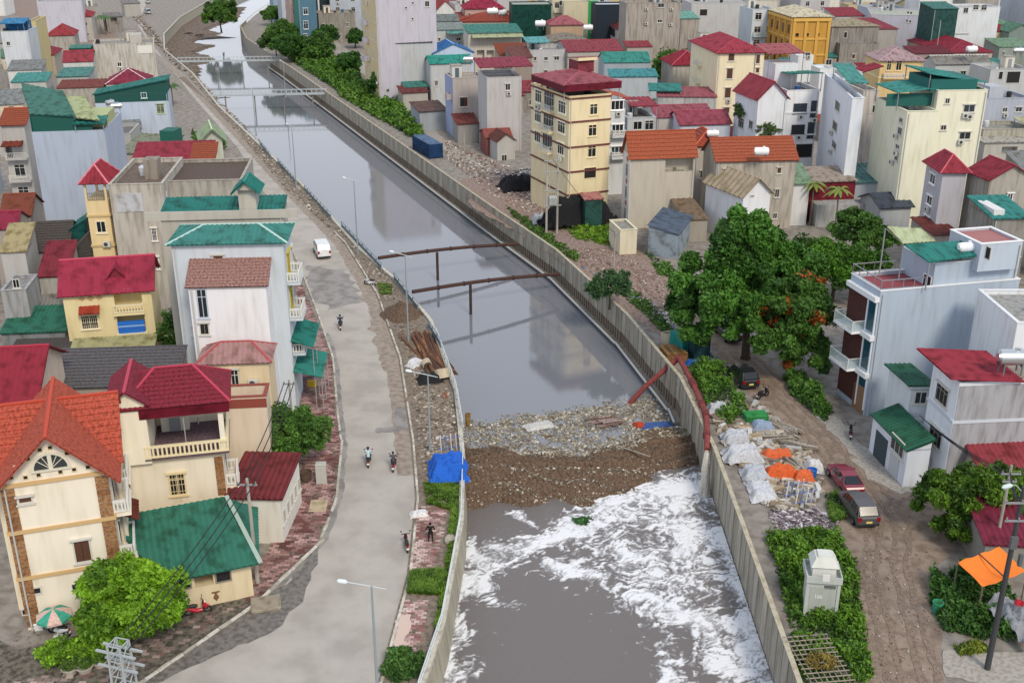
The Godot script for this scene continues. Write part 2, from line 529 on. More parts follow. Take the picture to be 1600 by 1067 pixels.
# a volume of a house: [x, z, turn, width, depth, height, base height]; everything below is laid out from the middle of its front
func vol(t: Node3D, g: Array, wall: String, roof: Array, wins: Array, extras: Array = []) -> void:
	var w: float = g[3]; var d: float = g[4]; var h: float = g[5]; var y0: float = g[6]
	var here := Transform3D(Basis(Vector3.UP, g[2]), Vector3(g[0], 0, g[1]))
	var dist := Vector2(g[0], g[1]).length()
	var p: Node3D = t
	var local := t.transform.affine_inverse() * here
	if not local.is_equal_approx(Transform3D()):
		p = MeshInstance3D.new()                      # a wing: its wall carries its roof and windows
		p.name = "wing"
		t.add_child(p, true)
		p.transform = local
	var b := MB.new()
	var x0 := -w / 2; var x1 := w / 2
	var cap: bool = roof.size() > 0 and roof[0] == "flat"
	if cap:
		var ph: float = roof[1]
		var k := 0.18
		b.box(x0, x1, y0, h - ph, -d, 0)
		b.box(x0, x1, h - ph, h, -k, 0); b.box(x0, x1, h - ph, h, -d, -d + k)
		b.box(x0, x0 + k, h - ph, h, -d + k, -k); b.box(x1 - k, x1, h - ph, h, -d + k, -k)
	else:
		var holes := []
		for e in extras:
			if e[0] == "recess": holes.append([e[1], e[2], e[3], e[4]])
		for i in wins:
			if i[0] == "f" and i[5][0] == "k" and i[3] > 1.1: holes.append([x0 + i[1] - i[3] / 2, x0 + i[1] + i[3] / 2, i[2] - i[4] / 2, i[2] + i[4] / 2])
		if holes.is_empty() or d < 2.5:
			b.box(x0, x1, y0, h, -d, 0)
		else:                                          # the front is built round its openings, which go 1.3 m deep
			var back := -1.3
			b.box(x0, x1, y0, h, -d, back)
			var xs := [x0, x1]; var ys := [y0, h]
			for q in holes:
				q[0] = clampf(q[0], x0 + 0.1, x1 - 0.1); q[1] = clampf(q[1], x0 + 0.1, x1 - 0.1); q[2] = clampf(q[2], y0 + 0.05, h - 0.1); q[3] = clampf(q[3], y0 + 0.05, h - 0.1)
				xs.append_array([q[0], q[1]]); ys.append_array([q[2], q[3]])
			xs.sort(); ys.sort()
			for i in xs.size() - 1:
				for j in ys.size() - 1:
					if xs[i + 1] - xs[i] < 0.01 or ys[j + 1] - ys[j] < 0.01: continue
					var c := Vector2((xs[i] + xs[i + 1]) / 2, (ys[j] + ys[j + 1]) / 2)
					if holes.all(func(q): return c.x < q[0] or c.x > q[1] or c.y < q[2] or c.y > q[3]):
						b.box(xs[i], xs[i + 1], ys[j], ys[j + 1], back, 0)
	if p is MeshInstance3D:
		p.mesh = b.mesh(); p.material_override = mat(wall)
	else:
		part("wall", b, mat(wall), p)
	if cap:
		var s := MB.new()
		s.box(x0 + 0.183, x1 - 0.183, h - roof[1] + 0.004, h - roof[1] + 0.03, -d + 0.183, -0.183)
		part("roof", s, mat(roof[2]), p)
		if roof[1] > 0.15:
			var q := MB.new()
			q.box(x0 - 0.06, x1 + 0.06, h, h + 0.08, -0.24, 0.06); q.box(x0 - 0.06, x1 + 0.06, h, h + 0.08, -d - 0.06, -d + 0.24)
			q.box(x0 - 0.06, x0 + 0.24, h, h + 0.08, -d + 0.243, -0.243); q.box(x1 - 0.24, x1 + 0.06, h, h + 0.08, -d + 0.243, -0.243)
			part("coping", q, mat(roof[3] if roof.size() > 3 else wall), p)
		if roof[1] >= 0.4 and w > 4.0 and d > 4.0:
			clutter(p, w, d, h - roof[1] + 0.03)
	elif roof.size() > 0:
		roof_on(p, roof[0], x0, x1, -d, 0, h, roof[1], roof[2], roof[3], roof[4], dist, wall, roof[5] if roof.size() > 5 else "", roof[6] if roof.size() > 6 else "")
	for i in wins:
		if i[0] == "f" and i[5][0] == "k" and i[3] > 1.1 and d >= 2.5 and not cap: continue
		var at := face_at(i[0], w, d, i[1], i[2])
		window(p, at, i[3], i[4], i[5])
		if h > 8.5 and i[5][0] in "dwb" and i[3] > 0.9 and rng.randf() < 0.28: air_unit(p, face_at(i[0], w, d, i[1] + 0.2, i[2] - i[4] / 2 - 0.55))
	if h > 8.5 and w > 4: extra(p, ["pipe", "f", 0.25 if rng.randf() < 0.5 else w - 0.25, y0, h - 0.3], w, d, h, dist, wall)
	for e in extras:
		extra(p, e, w, d, h, dist, wall)

# what stands about on a flat roof: a stair head with its door, vent pipes, tubs
func clutter(p: Node3D, w: float, d: float, y: float) -> void:
	var r := RandomNumberGenerator.new()
	r.seed = int(absf(w * 913 + d * 371 + p.global_position.x * 57))
	if r.randf() < 0.6:
		var x := r.randf_range(-w / 2 + 1.3, w / 2 - 1.3); var z := -d + 1.6
		var b := MB.new(); var c := MB.new(); var o := MB.new()
		b.box(x - 1.0, x + 1.0, y, y + 2.2, z - 1.1, z + 1.1)
		c.box(x - 1.15, x + 1.15, y + 2.2, y + 2.32, z - 1.25, z + 1.25)
		o.box(x - 0.4, x + 0.4, y + 0.02, y + 1.8, z + 1.1, z + 1.14)
		var k := part("stair_head", b, mat("wall:" + ["c8c6c2", "b4b4b4", "d4cfc2"][r.randi() % 3]), p)
		part("slab", c, mat("conc:9c9890"), k)
		part("door", o, mat("plain:" + ["5a4438", "4c6070", "8c9094"][r.randi() % 3]), k)
	for i in r.randi_range(1, 3):
		var x := r.randf_range(-w / 2 + 0.6, w / 2 - 0.6); var z := r.randf_range(-d + 0.6, -0.7)
		var b := MB.new()
		if r.randf() < 0.5:
			b.lathe(Vector3(x, y, z), [Vector2(0.42, 0), Vector2(0.48, 0.5), Vector2(0.48, 0.95), Vector2(0.3, 1.1), Vector2(0.001, 1.12)], 12)
			part("tub", b, mat(["gloss:3a5a8c", "gloss:c4c8cc", "gloss:2c2e30", "steel:cfd2d4"][r.randi() % 4]), p)
		else:
			b.tube([Vector3(x, y, z), Vector3(x, y + r.randf_range(0.8, 2.2), z)], [0.05, 0.05], 6)
			part("vent_pipe", b, mat("plain:b4b4b0"), p)

func extra(p: Node3D, e: Array, w: float, d: float, h: float, dist: float, wall: String) -> void:
	match e[0]:
		"band":      # string course round the house: height, colour
			var b := MB.new()
			b.box(-w / 2 - 0.1, w / 2 + 0.1, e[1] - 0.12, e[1] + 0.12, 0.0, 0.12)
			b.box(-w / 2 - 0.12, -w / 2, e[1] - 0.12, e[1] + 0.12, -d, -0.003); b.box(w / 2, w / 2 + 0.12, e[1] - 0.12, e[1] + 0.12, -d, -0.003)
			part("string_course", b, mat(e[2]), p)
		"canopy":    # kind, x0, x1, z0, z1, y, rise, colour, style, post foot (or -1): a metal roof over a roof terrace
			roof_on(p, e[1], e[2], e[3], e[4], e[5], e[6], e[7], 0.15, e[8], e[9], dist)
			if e[10] >= 0:
				for x in [e[2] + 0.1, e[3] - 0.1]:
					for z in [e[4] + 0.1, e[5] - 0.1]:
						var b := MB.new()
						var k := 0.0
						match e[1]:
							"sb": k = (e[5] - z) / (e[5] - e[4])
							"sf": k = (z - e[4]) / (e[5] - e[4])
							"sl": k = (e[3] - x) / (e[3] - e[2])
							"sr": k = (x - e[2]) / (e[3] - e[2])
						if e[1] == "hip": k = 0.1
						b.box(x - 0.05, x + 0.05, e[10], e[6] + e[7] * k - 0.06, z - 0.05, z + 0.05)
						part("post", b, mat("plain:8a8d8f"), p)
		"box":       # x0, x1, y0, y1, z0, z1, colour, called
			var b := MB.new()
			b.box(e[1], e[2], e[3], e[4], e[5], e[6])
			part(e[8] if e.size() > 8 else "stair_tower", b, mat(e[7]), p)
		"roof":      # kind, x0, x1, z0, z1, y, rise, over, colour, style
			roof_on(p, e[1], e[2], e[3], e[4], e[5], e[6], e[7], e[8], e[9], e[10], dist, wall)
		"balc":      # face, u, v, length, depth, style
			balcony(p, face_at(e[1], w, d, e[2], e[3]), e[4], e[5], e[6], wall)
		"awn":       # face, u, v, width, depth, drop, colour
			var at := face_at(e[1], w, d, e[2], e[3])
			var b := MB.new()
			lay(b, [Vector3(-e[4] / 2, -e[6], e[5]), Vector3(e[4] / 2, -e[6], e[5]), Vector3(e[4] / 2, 0, 0.01), Vector3(-e[4] / 2, 0, 0.01)], "rib", 50.0)
			part("awning", b, mat("sheet:" + e[7]), p, at)
		"sign":      # face, u, v, width, height, colour
			var b := MB.new()
			b.box(-e[4] / 2, e[4] / 2, -e[5] / 2, e[5] / 2, 0.0, 0.08)
			part("signboard", b, mat(e[6]), p, face_at(e[1], w, d, e[2], e[3]))
		"ac":        # face, u, v
			air_unit(p, face_at(e[1], w, d, e[2], e[3]))
		"door":      # face, u, width, height, colour
			var b := MB.new()
			b.box(-e[3] / 2, e[3] / 2, 0.02, e[4], 0.0, 0.05)
			var y := 0.2
			while y < e[4] - 0.1:
				b.box(-e[3] / 2 + 0.06, e[3] / 2 - 0.06, y, y + 0.08, 0.05, 0.075)
				y += 0.24
			part("door", b, mat(e[5]), p, face_at(e[1], w, d, e[2], 0.0))
		"pipe":      # face, u, y0, y1
			var b := MB.new()
			b.tube([Vector3(0, e[3], 0.1), Vector3(0, e[4], 0.1)], [0.06, 0.06], 6)
			part("downpipe", b, mat("plain:b9bcbc"), p, face_at(e[1], w, d, e[2], 0.0))
		"quoins":    # face, u, width, y0, y1
			var n := maxi(2, roundi((e[5] - e[4]) / 0.52)); var hh: float = (e[5] - e[4]) / n
			for i in n:
				var k := "quoin%.2f,%.2f" % [e[3], hh]
				if not cache.has(k):
					var b := MB.new()
					b.box(-e[3] / 2, e[3] / 2, 0.03, hh - 0.03, 0.0, 0.07)
					cache[k] = b.mesh()
				part("quoin", cache[k], mat("tile:" + ["b98250", "a8713f", "c08d5c"][rng.randi() % 3]), p, face_at(e[1], w, d, e[2], e[4] + hh * i))
		"arch":      # face, u, v, width, height: a half round window
			var f := MB.new(); var g := MB.new()
			for i in 12:
				var a0 := PI * i / 12; var a1 := PI * (i + 1) / 12
				var q := func(a: float, k: float, z: float) -> Vector3: return Vector3(cos(a) * e[4] / 2 * k, sin(a) * e[5] * k, z)
				f.quad(q.call(a0, 0.86, 0.09), q.call(a0, 1.0, 0.09), q.call(a1, 1.0, 0.09), q.call(a1, 0.86, 0.09))
				f.quad(q.call(a0, 1.0, 0.0), q.call(a1, 1.0, 0.0), q.call(a1, 1.0, 0.09), q.call(a0, 1.0, 0.09))
				f.quad(q.call(a1, 0.86, 0.0), q.call(a0, 0.86, 0.0), q.call(a0, 0.86, 0.09), q.call(a1, 0.86, 0.09))
				g.tri(Vector3(0, 0, 0.02), q.call(a0, 0.86, 0.02), q.call(a1, 0.86, 0.02))
			f.box(-e[4] / 2, e[4] / 2, -0.12, 0.0, 0.0, 0.14); f.box(-0.12, 0.12, 0, e[5] * 0.9, 0.0, 0.07)
			for a in [0.7, 1.1, 2.04, 2.44]: f.beam(Vector3(0, 0, 0.04), Vector3(cos(a) * e[4] * 0.43, sin(a) * e[5] * 0.86, 0.04), 0.05, 0.04)
			var o := part("window", f, mat("plain:d6d0c0"), p, face_at(e[1], w, d, e[2], e[3]))
			part("pane", g, mat("glass:2a3034"), o)
		"window":    # face, u, v, width, height, style
			window(p, face_at(e[1], w, d, e[2], e[3]), e[4], e[5], e[6])
		"terrace":   # x0, x1, z0, z1, y: a roof terrace under a dark red tiled roof
			var f := MB.new()
			f.box(e[1], e[2], e[5], e[5] + 0.12, e[3], e[4])
			part("terrace_floor", f, mat("tile:7d6470"), p)
			var bw := MB.new()
			bw.box(e[1], e[2], e[5] + 0.12, e[5] + 3.3, e[3], e[3] + 0.2)
			part("back_wall", bw, mat(wall), p)
			part("balustrade", rail_mesh(e[2] - e[1], 1.0, 0.3, 0.13), mat("plain:e2d3ae"), p, Transform3D(Basis(), Vector3(e[1], e[5] + 0.12, e[4] - 0.1)))
			part("balustrade", rail_mesh(e[4] - e[3] - 0.3, 1.0, 0.3, 0.13), mat("plain:e2d3ae"), p, Transform3D(Basis(Vector3.UP, PI / 2), Vector3(e[2] - 0.1, e[5] + 0.12, e[4] - 0.25)))
			for x in [e[2] - 0.35, e[2] - 0.35]:
				var c := MB.new()
				c.box(x - 0.18, x + 0.18, e[5] + 0.12, e[5] + 3.35, e[4] - 0.5 if x == e[2] - 0.35 else e[4] - 0.5, e[4] - 0.15)
				part("column", c, mat("plain:e4dccb"), p)
				break
			var mid := MB.new()
			mid.box((e[1] + e[2]) / 2 - 0.03, (e[1] + e[2]) / 2 + 0.03, e[5] + 1.1, e[5] + 3.3, e[4] - 0.3, e[4] - 0.24)
			part("post", mid, mat("plain:9a9a96"), p)
			roof_on(p, "hip", e[1] - 1.0, e[2] + 0.1, e[3] + 0.6, e[4] - 0.2, e[5] + 4.1, 1.9, 0.35, "9c1e38", "tile", 70.0, "", "b23a50")
			extra(p, ["fascia", e[1], e[2] + 0.3, e[3] + 0.7, e[4] + 0.05, e[5] + 3.3, e[5] + 4.05, "7d142c"], w, d, h, dist, wall)
		"ridge":
			var b := MB.new()
			b.beam(Vector3(e[1], e[2], e[3]), Vector3(e[4], e[5], e[6]), 0.3, 0.08)
			part("ridge_cap", b, mat("plain:9fb0a4"), p)
		"dormer":    # x, y, z, width, height, colour
			var b := MB.new(); var f := MB.new()
			var x: float = e[1]; var y: float = e[2]; var z: float = e[3]; var hw: float = e[4] / 2; var dh: float = e[5]
			b.roof([Vector3(x - hw, y, z - 2.2), Vector3(x - hw, y, z + 0.2), Vector3(x, y + dh, z + 0.2), Vector3(x, y + dh, z - 2.2)], 0, 0, 0, 0)
			b.roof([Vector3(x + hw, y, z + 0.2), Vector3(x + hw, y, z - 2.2), Vector3(x, y + dh, z - 2.2), Vector3(x, y + dh, z + 0.2)], 0, 0, 0, 0)
			f.tri(Vector3(x - hw + 0.1, y - 0.3, z), Vector3(x + hw - 0.1, y - 0.3, z), Vector3(x, y + dh - 0.15, z))
			part("dormer", b, mat("sheet:" + e[6]), p)
			part("gable", f, mat("plain:7c2434" if e[6][0] == "a" else "plain:d0d0cc"), p)
		"balcw":     # x, y, length, depth
			balcony(p, Transform3D(Basis(), Vector3(e[1], e[2], -0.02)), e[3], e[4], "balu", "plain:e0d2a8", "plain:e6dbb8")
		"blind":     # x, y, width, height: a sunshade of blue slats
			var n := 9
			if not cache.has("blind"):
				var b := MB.new()
				b.box(-e[3] / 2, e[3] / 2, 0.0, e[4] / n * 0.93, 0.05, 0.09)
				cache["blind"] = b.mesh()
			for i in n:
				part("slat", cache["blind"], mat("plain:" + ["1f6fd0", "2a84e0", "9cc4ea"][i % 3 if i % 2 else 0]), p, Transform3D(Basis(Vector3.RIGHT, 0.25), Vector3(e[1], e[2] + e[4] * i / n - e[4] / 2, 0.05)))
		"lozenge":   # x, y, width, height
			var b := MB.new()
			for k in 3:
				var c := Vector3(e[1] + (k - 1) * e[3] / 3, e[2], 0.04); var hw: float = e[3] / 6; var hh: float = e[4] / 2 * (1.3 if k == 1 else 1.0)
				b.quad(c + Vector3(-hw, 0, 0), c + Vector3(0, -hh, 0), c + Vector3(hw, 0, 0), c + Vector3(0, hh, 0))
			part("ornament", b, mat("plain:b0906a"), p)
		"sidecanopy":  # y, depth, colour: a sheet roof over the pavement, along the side
			var b := MB.new()
			lay(b, [Vector3(w / 2 + e[2], e[1] - 0.7, 0.2), Vector3(w / 2 + e[2], e[1] - 0.7, -d), Vector3(w / 2, e[1], -d), Vector3(w / 2, e[1], 0.2)], "rib", dist)
			part("canopy", b, mat("sheet:" + e[3]), p)
			for z in [0.0, -d / 2, -d + 0.1]:
				var q := MB.new()
				q.box(w / 2 + e[2] - 0.15, w / 2 + e[2] - 0.08, 0, e[1] - 0.72, z - 0.03, z + 0.03)
				part("post", q, mat("plain:8d9698"), p)
		"loggia":    # y, height, rise, colour
			for x in [-w / 2 + 0.12, w / 2 - 0.12]:
				for z in [-0.12, -d + 0.12]:
					var b := MB.new()
					b.box(x - 0.12, x + 0.12, e[1], e[1] + e[2], z - 0.12, z + 0.12)
					part("column", b, mat("plain:d8c69c"), p)
			part("balustrade", rail_mesh(w - 0.5, 0.9, 0.24, 0.06), mat("plain:8c8478"), p, Transform3D(Basis(), Vector3(-w / 2 + 0.25, e[1], -0.1)))
			roof_on(p, "hip", -w / 2, w / 2, -d, 0, e[1] + e[2], e[3], 0.45, e[4], "rib", dist, "", "d27884")
		"facade":    # brown street front with balconies and tall glazing on the left face
			for k in 3:
				var y := 0.4 + k * 3.7
				var b := MB.new()
				b.box(0.0, d * 0.62, 0.2, 3.3, 0.0, 0.06)
				part("panel", b, mat("tile:5c2a24"), p, face_at("l", w, d, 0.0, y))
				var gl := MB.new(); var fr := MB.new()
				gl.box(d * 0.68, d * 0.94, 0.3, 3.4, 0.0, 0.04)
				for x in [d * 0.66, d * 0.94]: fr.box(x, x + d * 0.03, 0.1, 3.5, 0.0, 0.12)
				fr.box(d * 0.68, d * 0.94, 3.4, 3.52, 0.0, 0.12)
				var o := part("window", fr, mat("plain:e6e8ea"), p, face_at("l", w, d, 0.0, y))
				part("pane", gl, mat("glass:1c4658"), o)
				if k > 0: balcony(p, face_at("l", w, d, d * 0.33, y), d * 0.66, 1.3, "glass", "plain:e2e4e6")
				var s := MB.new()
				s.box(0, d, -0.35, 0.12, 0.0, 0.45)
				part("string_course", s, mat("plain:dfe2e4"), p, face_at("l", w, d, 0.0, y + 3.7))
			extra(p, ["door", "l", d * 0.75, 2.0, 2.6, "plain:8a6a50"], w, d, h, dist, wall)
		"railtop":   # height: steel rail round the terrace edge
			var r := rail_mesh(minf(4.4, w), e[1], 1.2, 0.05)
			part("handrail", r, mat("steel:b8bcc0"), p, Transform3D(Basis(), Vector3(-w / 2, h + 0.08, -0.09)))
			part("handrail", rail_mesh(d, e[1], 1.2, 0.05), mat("steel:b8bcc0"), p, Transform3D(Basis(Vector3.UP, PI / 2), Vector3(-w / 2 + 0.09, h + 0.08, -0.1)))
			part("handrail", rail_mesh(minf(4.4, w), e[1], 1.2, 0.05), mat("steel:b8bcc0"), p, Transform3D(Basis(), Vector3(-w / 2, h + 0.08, -d + 0.09)))
		"cladding":
			var b := MB.new()
			b.box(-w / 2 + 0.05, w / 2, 0.0, h - 0.3, 0.0, 0.05)
			part("rough_render", b, mat("conc:a5a5ab"), p)
		"fascia":    # x0, x1, z0, z1, y0, y1, colour
			var b := MB.new()
			b.box(e[1], e[2], e[5], e[6], e[4] - 0.06, e[4]); b.box(e[1], e[2], e[5], e[6], e[3], e[3] + 0.06)
			b.box(e[1], e[1] + 0.06, e[5], e[6], e[3] + 0.063, e[4] - 0.063); b.box(e[2] - 0.06, e[2], e[5], e[6], e[3] + 0.063, e[4] - 0.063)
			part("fascia", b, mat("sheet:" + e[7]), p)
		"gablet":    # face, u, v, width, height
			var b := MB.new(); var c := MB.new()
			b.tri(Vector3(-e[4] / 2, 0, 0.12), Vector3(e[4] / 2, 0, 0.12), Vector3(0, e[5], 0.12))
			b.tri(Vector3(e[4] / 2, 0, -0.1), Vector3(-e[4] / 2, 0, -0.1), Vector3(0, e[5], -0.1))
			for s in [-1, 1]: c.beam(Vector3(s * e[4] / 2, 0.06, 0.1), Vector3(0, e[5] + 0.06, 0.1), 0.3, 0.14)
			c.tri(Vector3(-0.4, 0.45, 0.14), Vector3(0.4, 0.45, 0.14), Vector3(0, 0.95, 0.14))
			var o := part("gable", b, mat(wall), p, face_at(e[1], w, d, e[2], e[3]))
			part("moulding", c, mat("plain:6a3a34"), o)
		"railw":
			part("balustrade", rail_mesh(w * 0.45, 0.9, 0.24, 0.05), mat("plain:7c7a76"), p, Transform3D(Basis(), Vector3(0.02, h - 3.1, -0.1)))
			for i in 5:
				var b := MB.new()
				b.box(-0.2, 0.2, 0, 0.5 + 0.25 * (i % 3), -0.15, 0.15)
				part("pot", b, mat("plain:" + ["8a8a86", "d0d0cc", "5a6a4a"][i % 3]), p, Transform3D(Basis(), Vector3(0.5 + i * 0.75, h - 3.1, -0.7)))
		"panel_l":
			extra(p, ["paintface", "l", "wall:dfe2e6"], w, d, h, dist, wall)
			for k in 3:
				window(p, face_at("l", w, d, d * 0.6, 1.8 + 3.2 * k).translated_local(Vector3(0, 0, 0.03)), 1.1, 1.9, "d")
				var b := MB.new()
				b.quad(Vector3(-0.55, 0, 0.06), Vector3(0, -0.55, 0.06), Vector3(0.55, 0, 0.06), Vector3(0, 0.55, 0.06))
				part("ornament", b, mat("plain:a8583a"), p, face_at("l", w, d, d * 0.6, 3.4 + 3.2 * k))
		"shutters":
			var n := maxi(1, int(d / 2.6))
			for i in n: extra(p, ["door", "l", d * (i + 0.5) / n, 1.9, 2.4, "plain:" + ["8fa6bc", "9aa0a6", "6f8698"][i % 3]], w, d, h, dist, wall)
		"ivy":       # face, u, y
			foliage("climbing_plant", p, face_at(e[1], w, d, e[2], e[3]), [[0, 0, 0.3, 1.7, 0.9, 0.5], [1.3, -0.4, 0.4, 1.4, 0.7, 0.5], [0.3, -1.0, 0.4, 1.0, 0.8, 0.4]], 420, 0.26, Color(0.05, 0.1, 0.025), Color(0.1, 0.17, 0.04), 5)
		"paintface": # face, wall
			var b := MB.new()
			var l: float = w if e[1] == "f" else d
			b.box(0.0, l, 0.0, h - 0.02, 0.0, 0.03)
			part("painted_front", b, mat(e[2]), p, face_at(e[1], w, d, 0.0, 0.0))
		"pilastered":
			for x in [-w / 2, w / 2 - 0.5, 0.0]:
				var b := MB.new()
				b.box(x, x + 0.5, 0, h, 0, 0.15)
				part("pilaster", b, mat(e[4]), p)
		"ochre":
			for face in ["f", "l"]:
				var l: float = w if face == "f" else d
				var n := 4 if face == "f" else 5
				for i in n:
					var b := MB.new()
					b.box(-0.35, 0.35, 0, h - 0.6, 0, 0.3)
					part("pilaster", b, mat("wall:cfa04e"), p, face_at(face, w, d, 0.4 + (l - 0.8) * i / (n - 1), 0))
				var c := MB.new()
				c.box(0, l, h - 1.0, h - 0.3, 0, 0.4); c.box(0, l, h - 5.4, h - 5.0, 0, 0.2); c.box(0, l, h - 9.2, h - 8.8, 0, 0.2)
				part("string_course", c, mat("wall:d8ac58"), p, face_at(face, w, d, 0, 0))
				if face == "l":
					for i in 4:
						for k in 3: window(p, face_at(face, w, d, 0.4 + (l - 0.8) * (i + 0.5) / 4, h - 3.0 - k * 3.9), 1.4, 2.0, "d:8a6420")
		"polyposts":
			for q in e.slice(1):
				var b := MB.new()
				b.box(q.x - 0.05, q.x + 0.05, h - 4.0, q.y - 0.08, q.z - 0.05, q.z + 0.05)
				part("post", b, mat("plain:8a8d8f"), p)
		"poly":      # colour, style, corner, corner ...
			var b := MB.new()
			lay(b, e.slice(3), e[2], dist)
			part("roof", b, mat(("tile:" if e[2] in ["tile", "course"] else "sheet:") + e[1]), p)

func air_unit(p: Node, at: Transform3D) -> void:
	if not cache.has("ac"):
		var b := MB.new()
		b.box(-0.42, 0.42, -0.3, 0.3, 0.12, 0.44)
		b.box(-0.36, -0.3, -0.36, -0.303, 0.0, 0.4); b.box(0.3, 0.36, -0.36, -0.303, 0.0, 0.4)
		var f := MB.new()
		for k in 12:
			var a := TAU * k / 12; var c := TAU * (k + 1) / 12
			f.tri(Vector3(-0.08, 0, 0.446), Vector3(-0.08 + cos(a) * 0.24, sin(a) * 0.24, 0.446), Vector3(-0.08 + cos(c) * 0.24, sin(c) * 0.24, 0.446))
		cache["ac"] = [b.mesh(), f.mesh()]
	var o := part("air_conditioner", cache["ac"][0], mat("plain:c6c6c0"), p, at)
	part("fan", cache["ac"][1], mat("plain:3a3c3e"), o)

# steel water tank lying on its stand, or standing
func tank(label: String, at: Vector3, turn: float, size := 1.0, col := "steel:d5d8da", stand := 0.6) -> void:
	var t := thing("water_tank", label, "water tank", "water tanks on the roofs", at, turn)
	t.scale = Vector3.ONE * size
	var b := MB.new()
	b.tube([Vector3(-1.0, stand + 0.6, 0), Vector3(-0.93, stand + 0.6, 0), Vector3(-0.9, stand + 0.6, 0), Vector3(0.9, stand + 0.6, 0), Vector3(0.93, stand + 0.6, 0), Vector3(1.0, stand + 0.6, 0)], [0.28, 0.5, 0.56, 0.56, 0.5, 0.28], 14)
	part("barrel", b, mat(col), t)
	var s := MB.new()
	for x in [-0.6, 0.6]:
		for z in [-0.4, 0.4]: s.box(x - 0.04, x + 0.04, 0, stand + 0.3, z - 0.04, z + 0.04)
		s.box(x - 0.05, x + 0.05, stand, stand + 0.07, -0.36, 0.36)
	part("stand", s, mat("plain:6a6d70"), t)
	var e := MB.new()
	e.tube([Vector3(0.3, stand + 1.12, 0), Vector3(0.3, stand + 1.3, 0)], [0.2, 0.2], 10)
	part("lid", e, mat(col), t)

func leaf_mesh(key: String) -> ArrayMesh:
	if cache.has("leaf" + key): return cache["leaf" + key]
	var b := MB.new()
	var r := RandomNumberGenerator.new()
	r.seed = 4
	if key == "blade":
		for i in 5:
			var a := TAU * i / 5.0 + r.randf() * 0.6
			var o := Vector3(cos(a), 0, sin(a)); var s := Vector3(-sin(a), 0, cos(a)) * 0.09
			var m := o * 0.28 + Vector3.UP * (0.55 + 0.3 * r.randf()); var e := o * 0.7 + Vector3.UP * (0.6 + 0.5 * r.randf())
			b.quad(-s, s, m + s, m - s); b.tri(m - s, m + s, e)
	else:
		for i in 4:
			var bs := Basis(Vector3(r.randf_range(-1, 1), r.randf_range(-1, 1), r.randf_range(-1, 1)).normalized(), r.randf() * TAU)
			var o := Vector3(r.randf_range(-0.5, 0.5), r.randf_range(-0.35, 0.35), r.randf_range(-0.5, 0.5))
			var p := [Vector3(-0.5, 0, 0), Vector3(0, -0.06, 0.24), Vector3(0.5, 0.02, 0), Vector3(0, -0.06, -0.24)]
			b.tri(o + bs * p[0], o + bs * p[1], o + bs * p[2]); b.tri(o + bs * p[0], o + bs * p[2], o + bs * p[3])
	cache["leaf" + key] = b.mesh()
	return cache["leaf" + key]

func leaf_mat() -> StandardMaterial3D:
	if mats.has("leaf"): return mats["leaf"]
	var m := base_mat("leaf", Color(1, 1, 1), 0.5)
	m.vertex_color_use_as_albedo = true
	m.metallic_specular = 0.35
	m.backlight_enabled = true
	m.backlight = Color(0.3, 0.34, 0.12)
	return m

# leaves through clumps that sit on and in the given ellipsoids [x, y, z, rx, ry, rz]
func foliage(called: String, parent: Node, at: Transform3D, blobs: Array, n: int, size: float, c0: Color, c1: Color, seed_: int, flower := 0.0, key := "leaf") -> MultiMeshInstance3D:
	var r := RandomNumberGenerator.new()
	r.seed = seed_
	var mm := MultiMesh.new()
	mm.transform_format = MultiMesh.TRANSFORM_3D
	mm.use_colors = true
	mm.mesh = leaf_mesh(key)
	mm.instance_count = n
	var clumps := []
	var total := 0.0
	for b in blobs: total += b[3] * b[5] + b[3] * b[4]
	for b in blobs:
		var k := maxi(4, int(85.0 * (b[3] * b[5] + b[3] * b[4]) / total * (1.0 if blobs.size() < 3 else 1.6)))
		for i in k:
			var d := Vector3(r.randfn(), r.randfn(), r.randfn()).normalized()
			if d.y < -0.55: d.y = -d.y * 0.5
			var q := r.randf_range(0.55, 1.14)
			clumps.append([Vector3(b[0] + d.x * b[3] * q, b[1] + d.y * b[4] * q, b[2] + d.z * b[5] * q), minf(b[3], minf(b[4], b[5])) * r.randf_range(0.2, 0.46), r.randf(), d, r.randf() < flower])
	for i in n:
		var c = clumps[r.randi() % clumps.size()]
		var d := Vector3(r.randfn(), r.randfn() * 0.75, r.randfn()).normalized()
		var pos: Vector3 = c[0] + d * c[1] * pow(r.randf(), 0.4)
		if key == "blade": pos.y = 0.0
		var nrm := (d + Vector3.UP * 0.7 + Vector3(r.randfn(), r.randfn(), r.randfn()) * 0.45).normalized()
		var bs := Basis(Quaternion(Vector3.UP, nrm)) if key != "blade" else Basis()
		bs = bs * Basis(Vector3.UP, r.randf() * TAU)
		var s := size * r.randf_range(0.7, 1.35)
		mm.set_instance_transform(i, Transform3D(bs.scaled(Vector3.ONE * s), pos))
		var col := c0.lerp(c1, clampf(c[2] * 0.75 + r.randf() * 0.35, 0, 1))
		if c[4] and r.randf() < 0.6: col = Color(0.36, 0.05 + 0.04 * r.randf(), 0.015)
		mm.set_instance_color(i, col)
	var o := MultiMeshInstance3D.new()
	o.multimesh = mm
	o.material_override = leaf_mat()
	o.name = called
	if parent == self:
		o.name = numbered(called)
		add_child(o)
	else:
		parent.add_child(o, true)
	o.transform = at
	return o

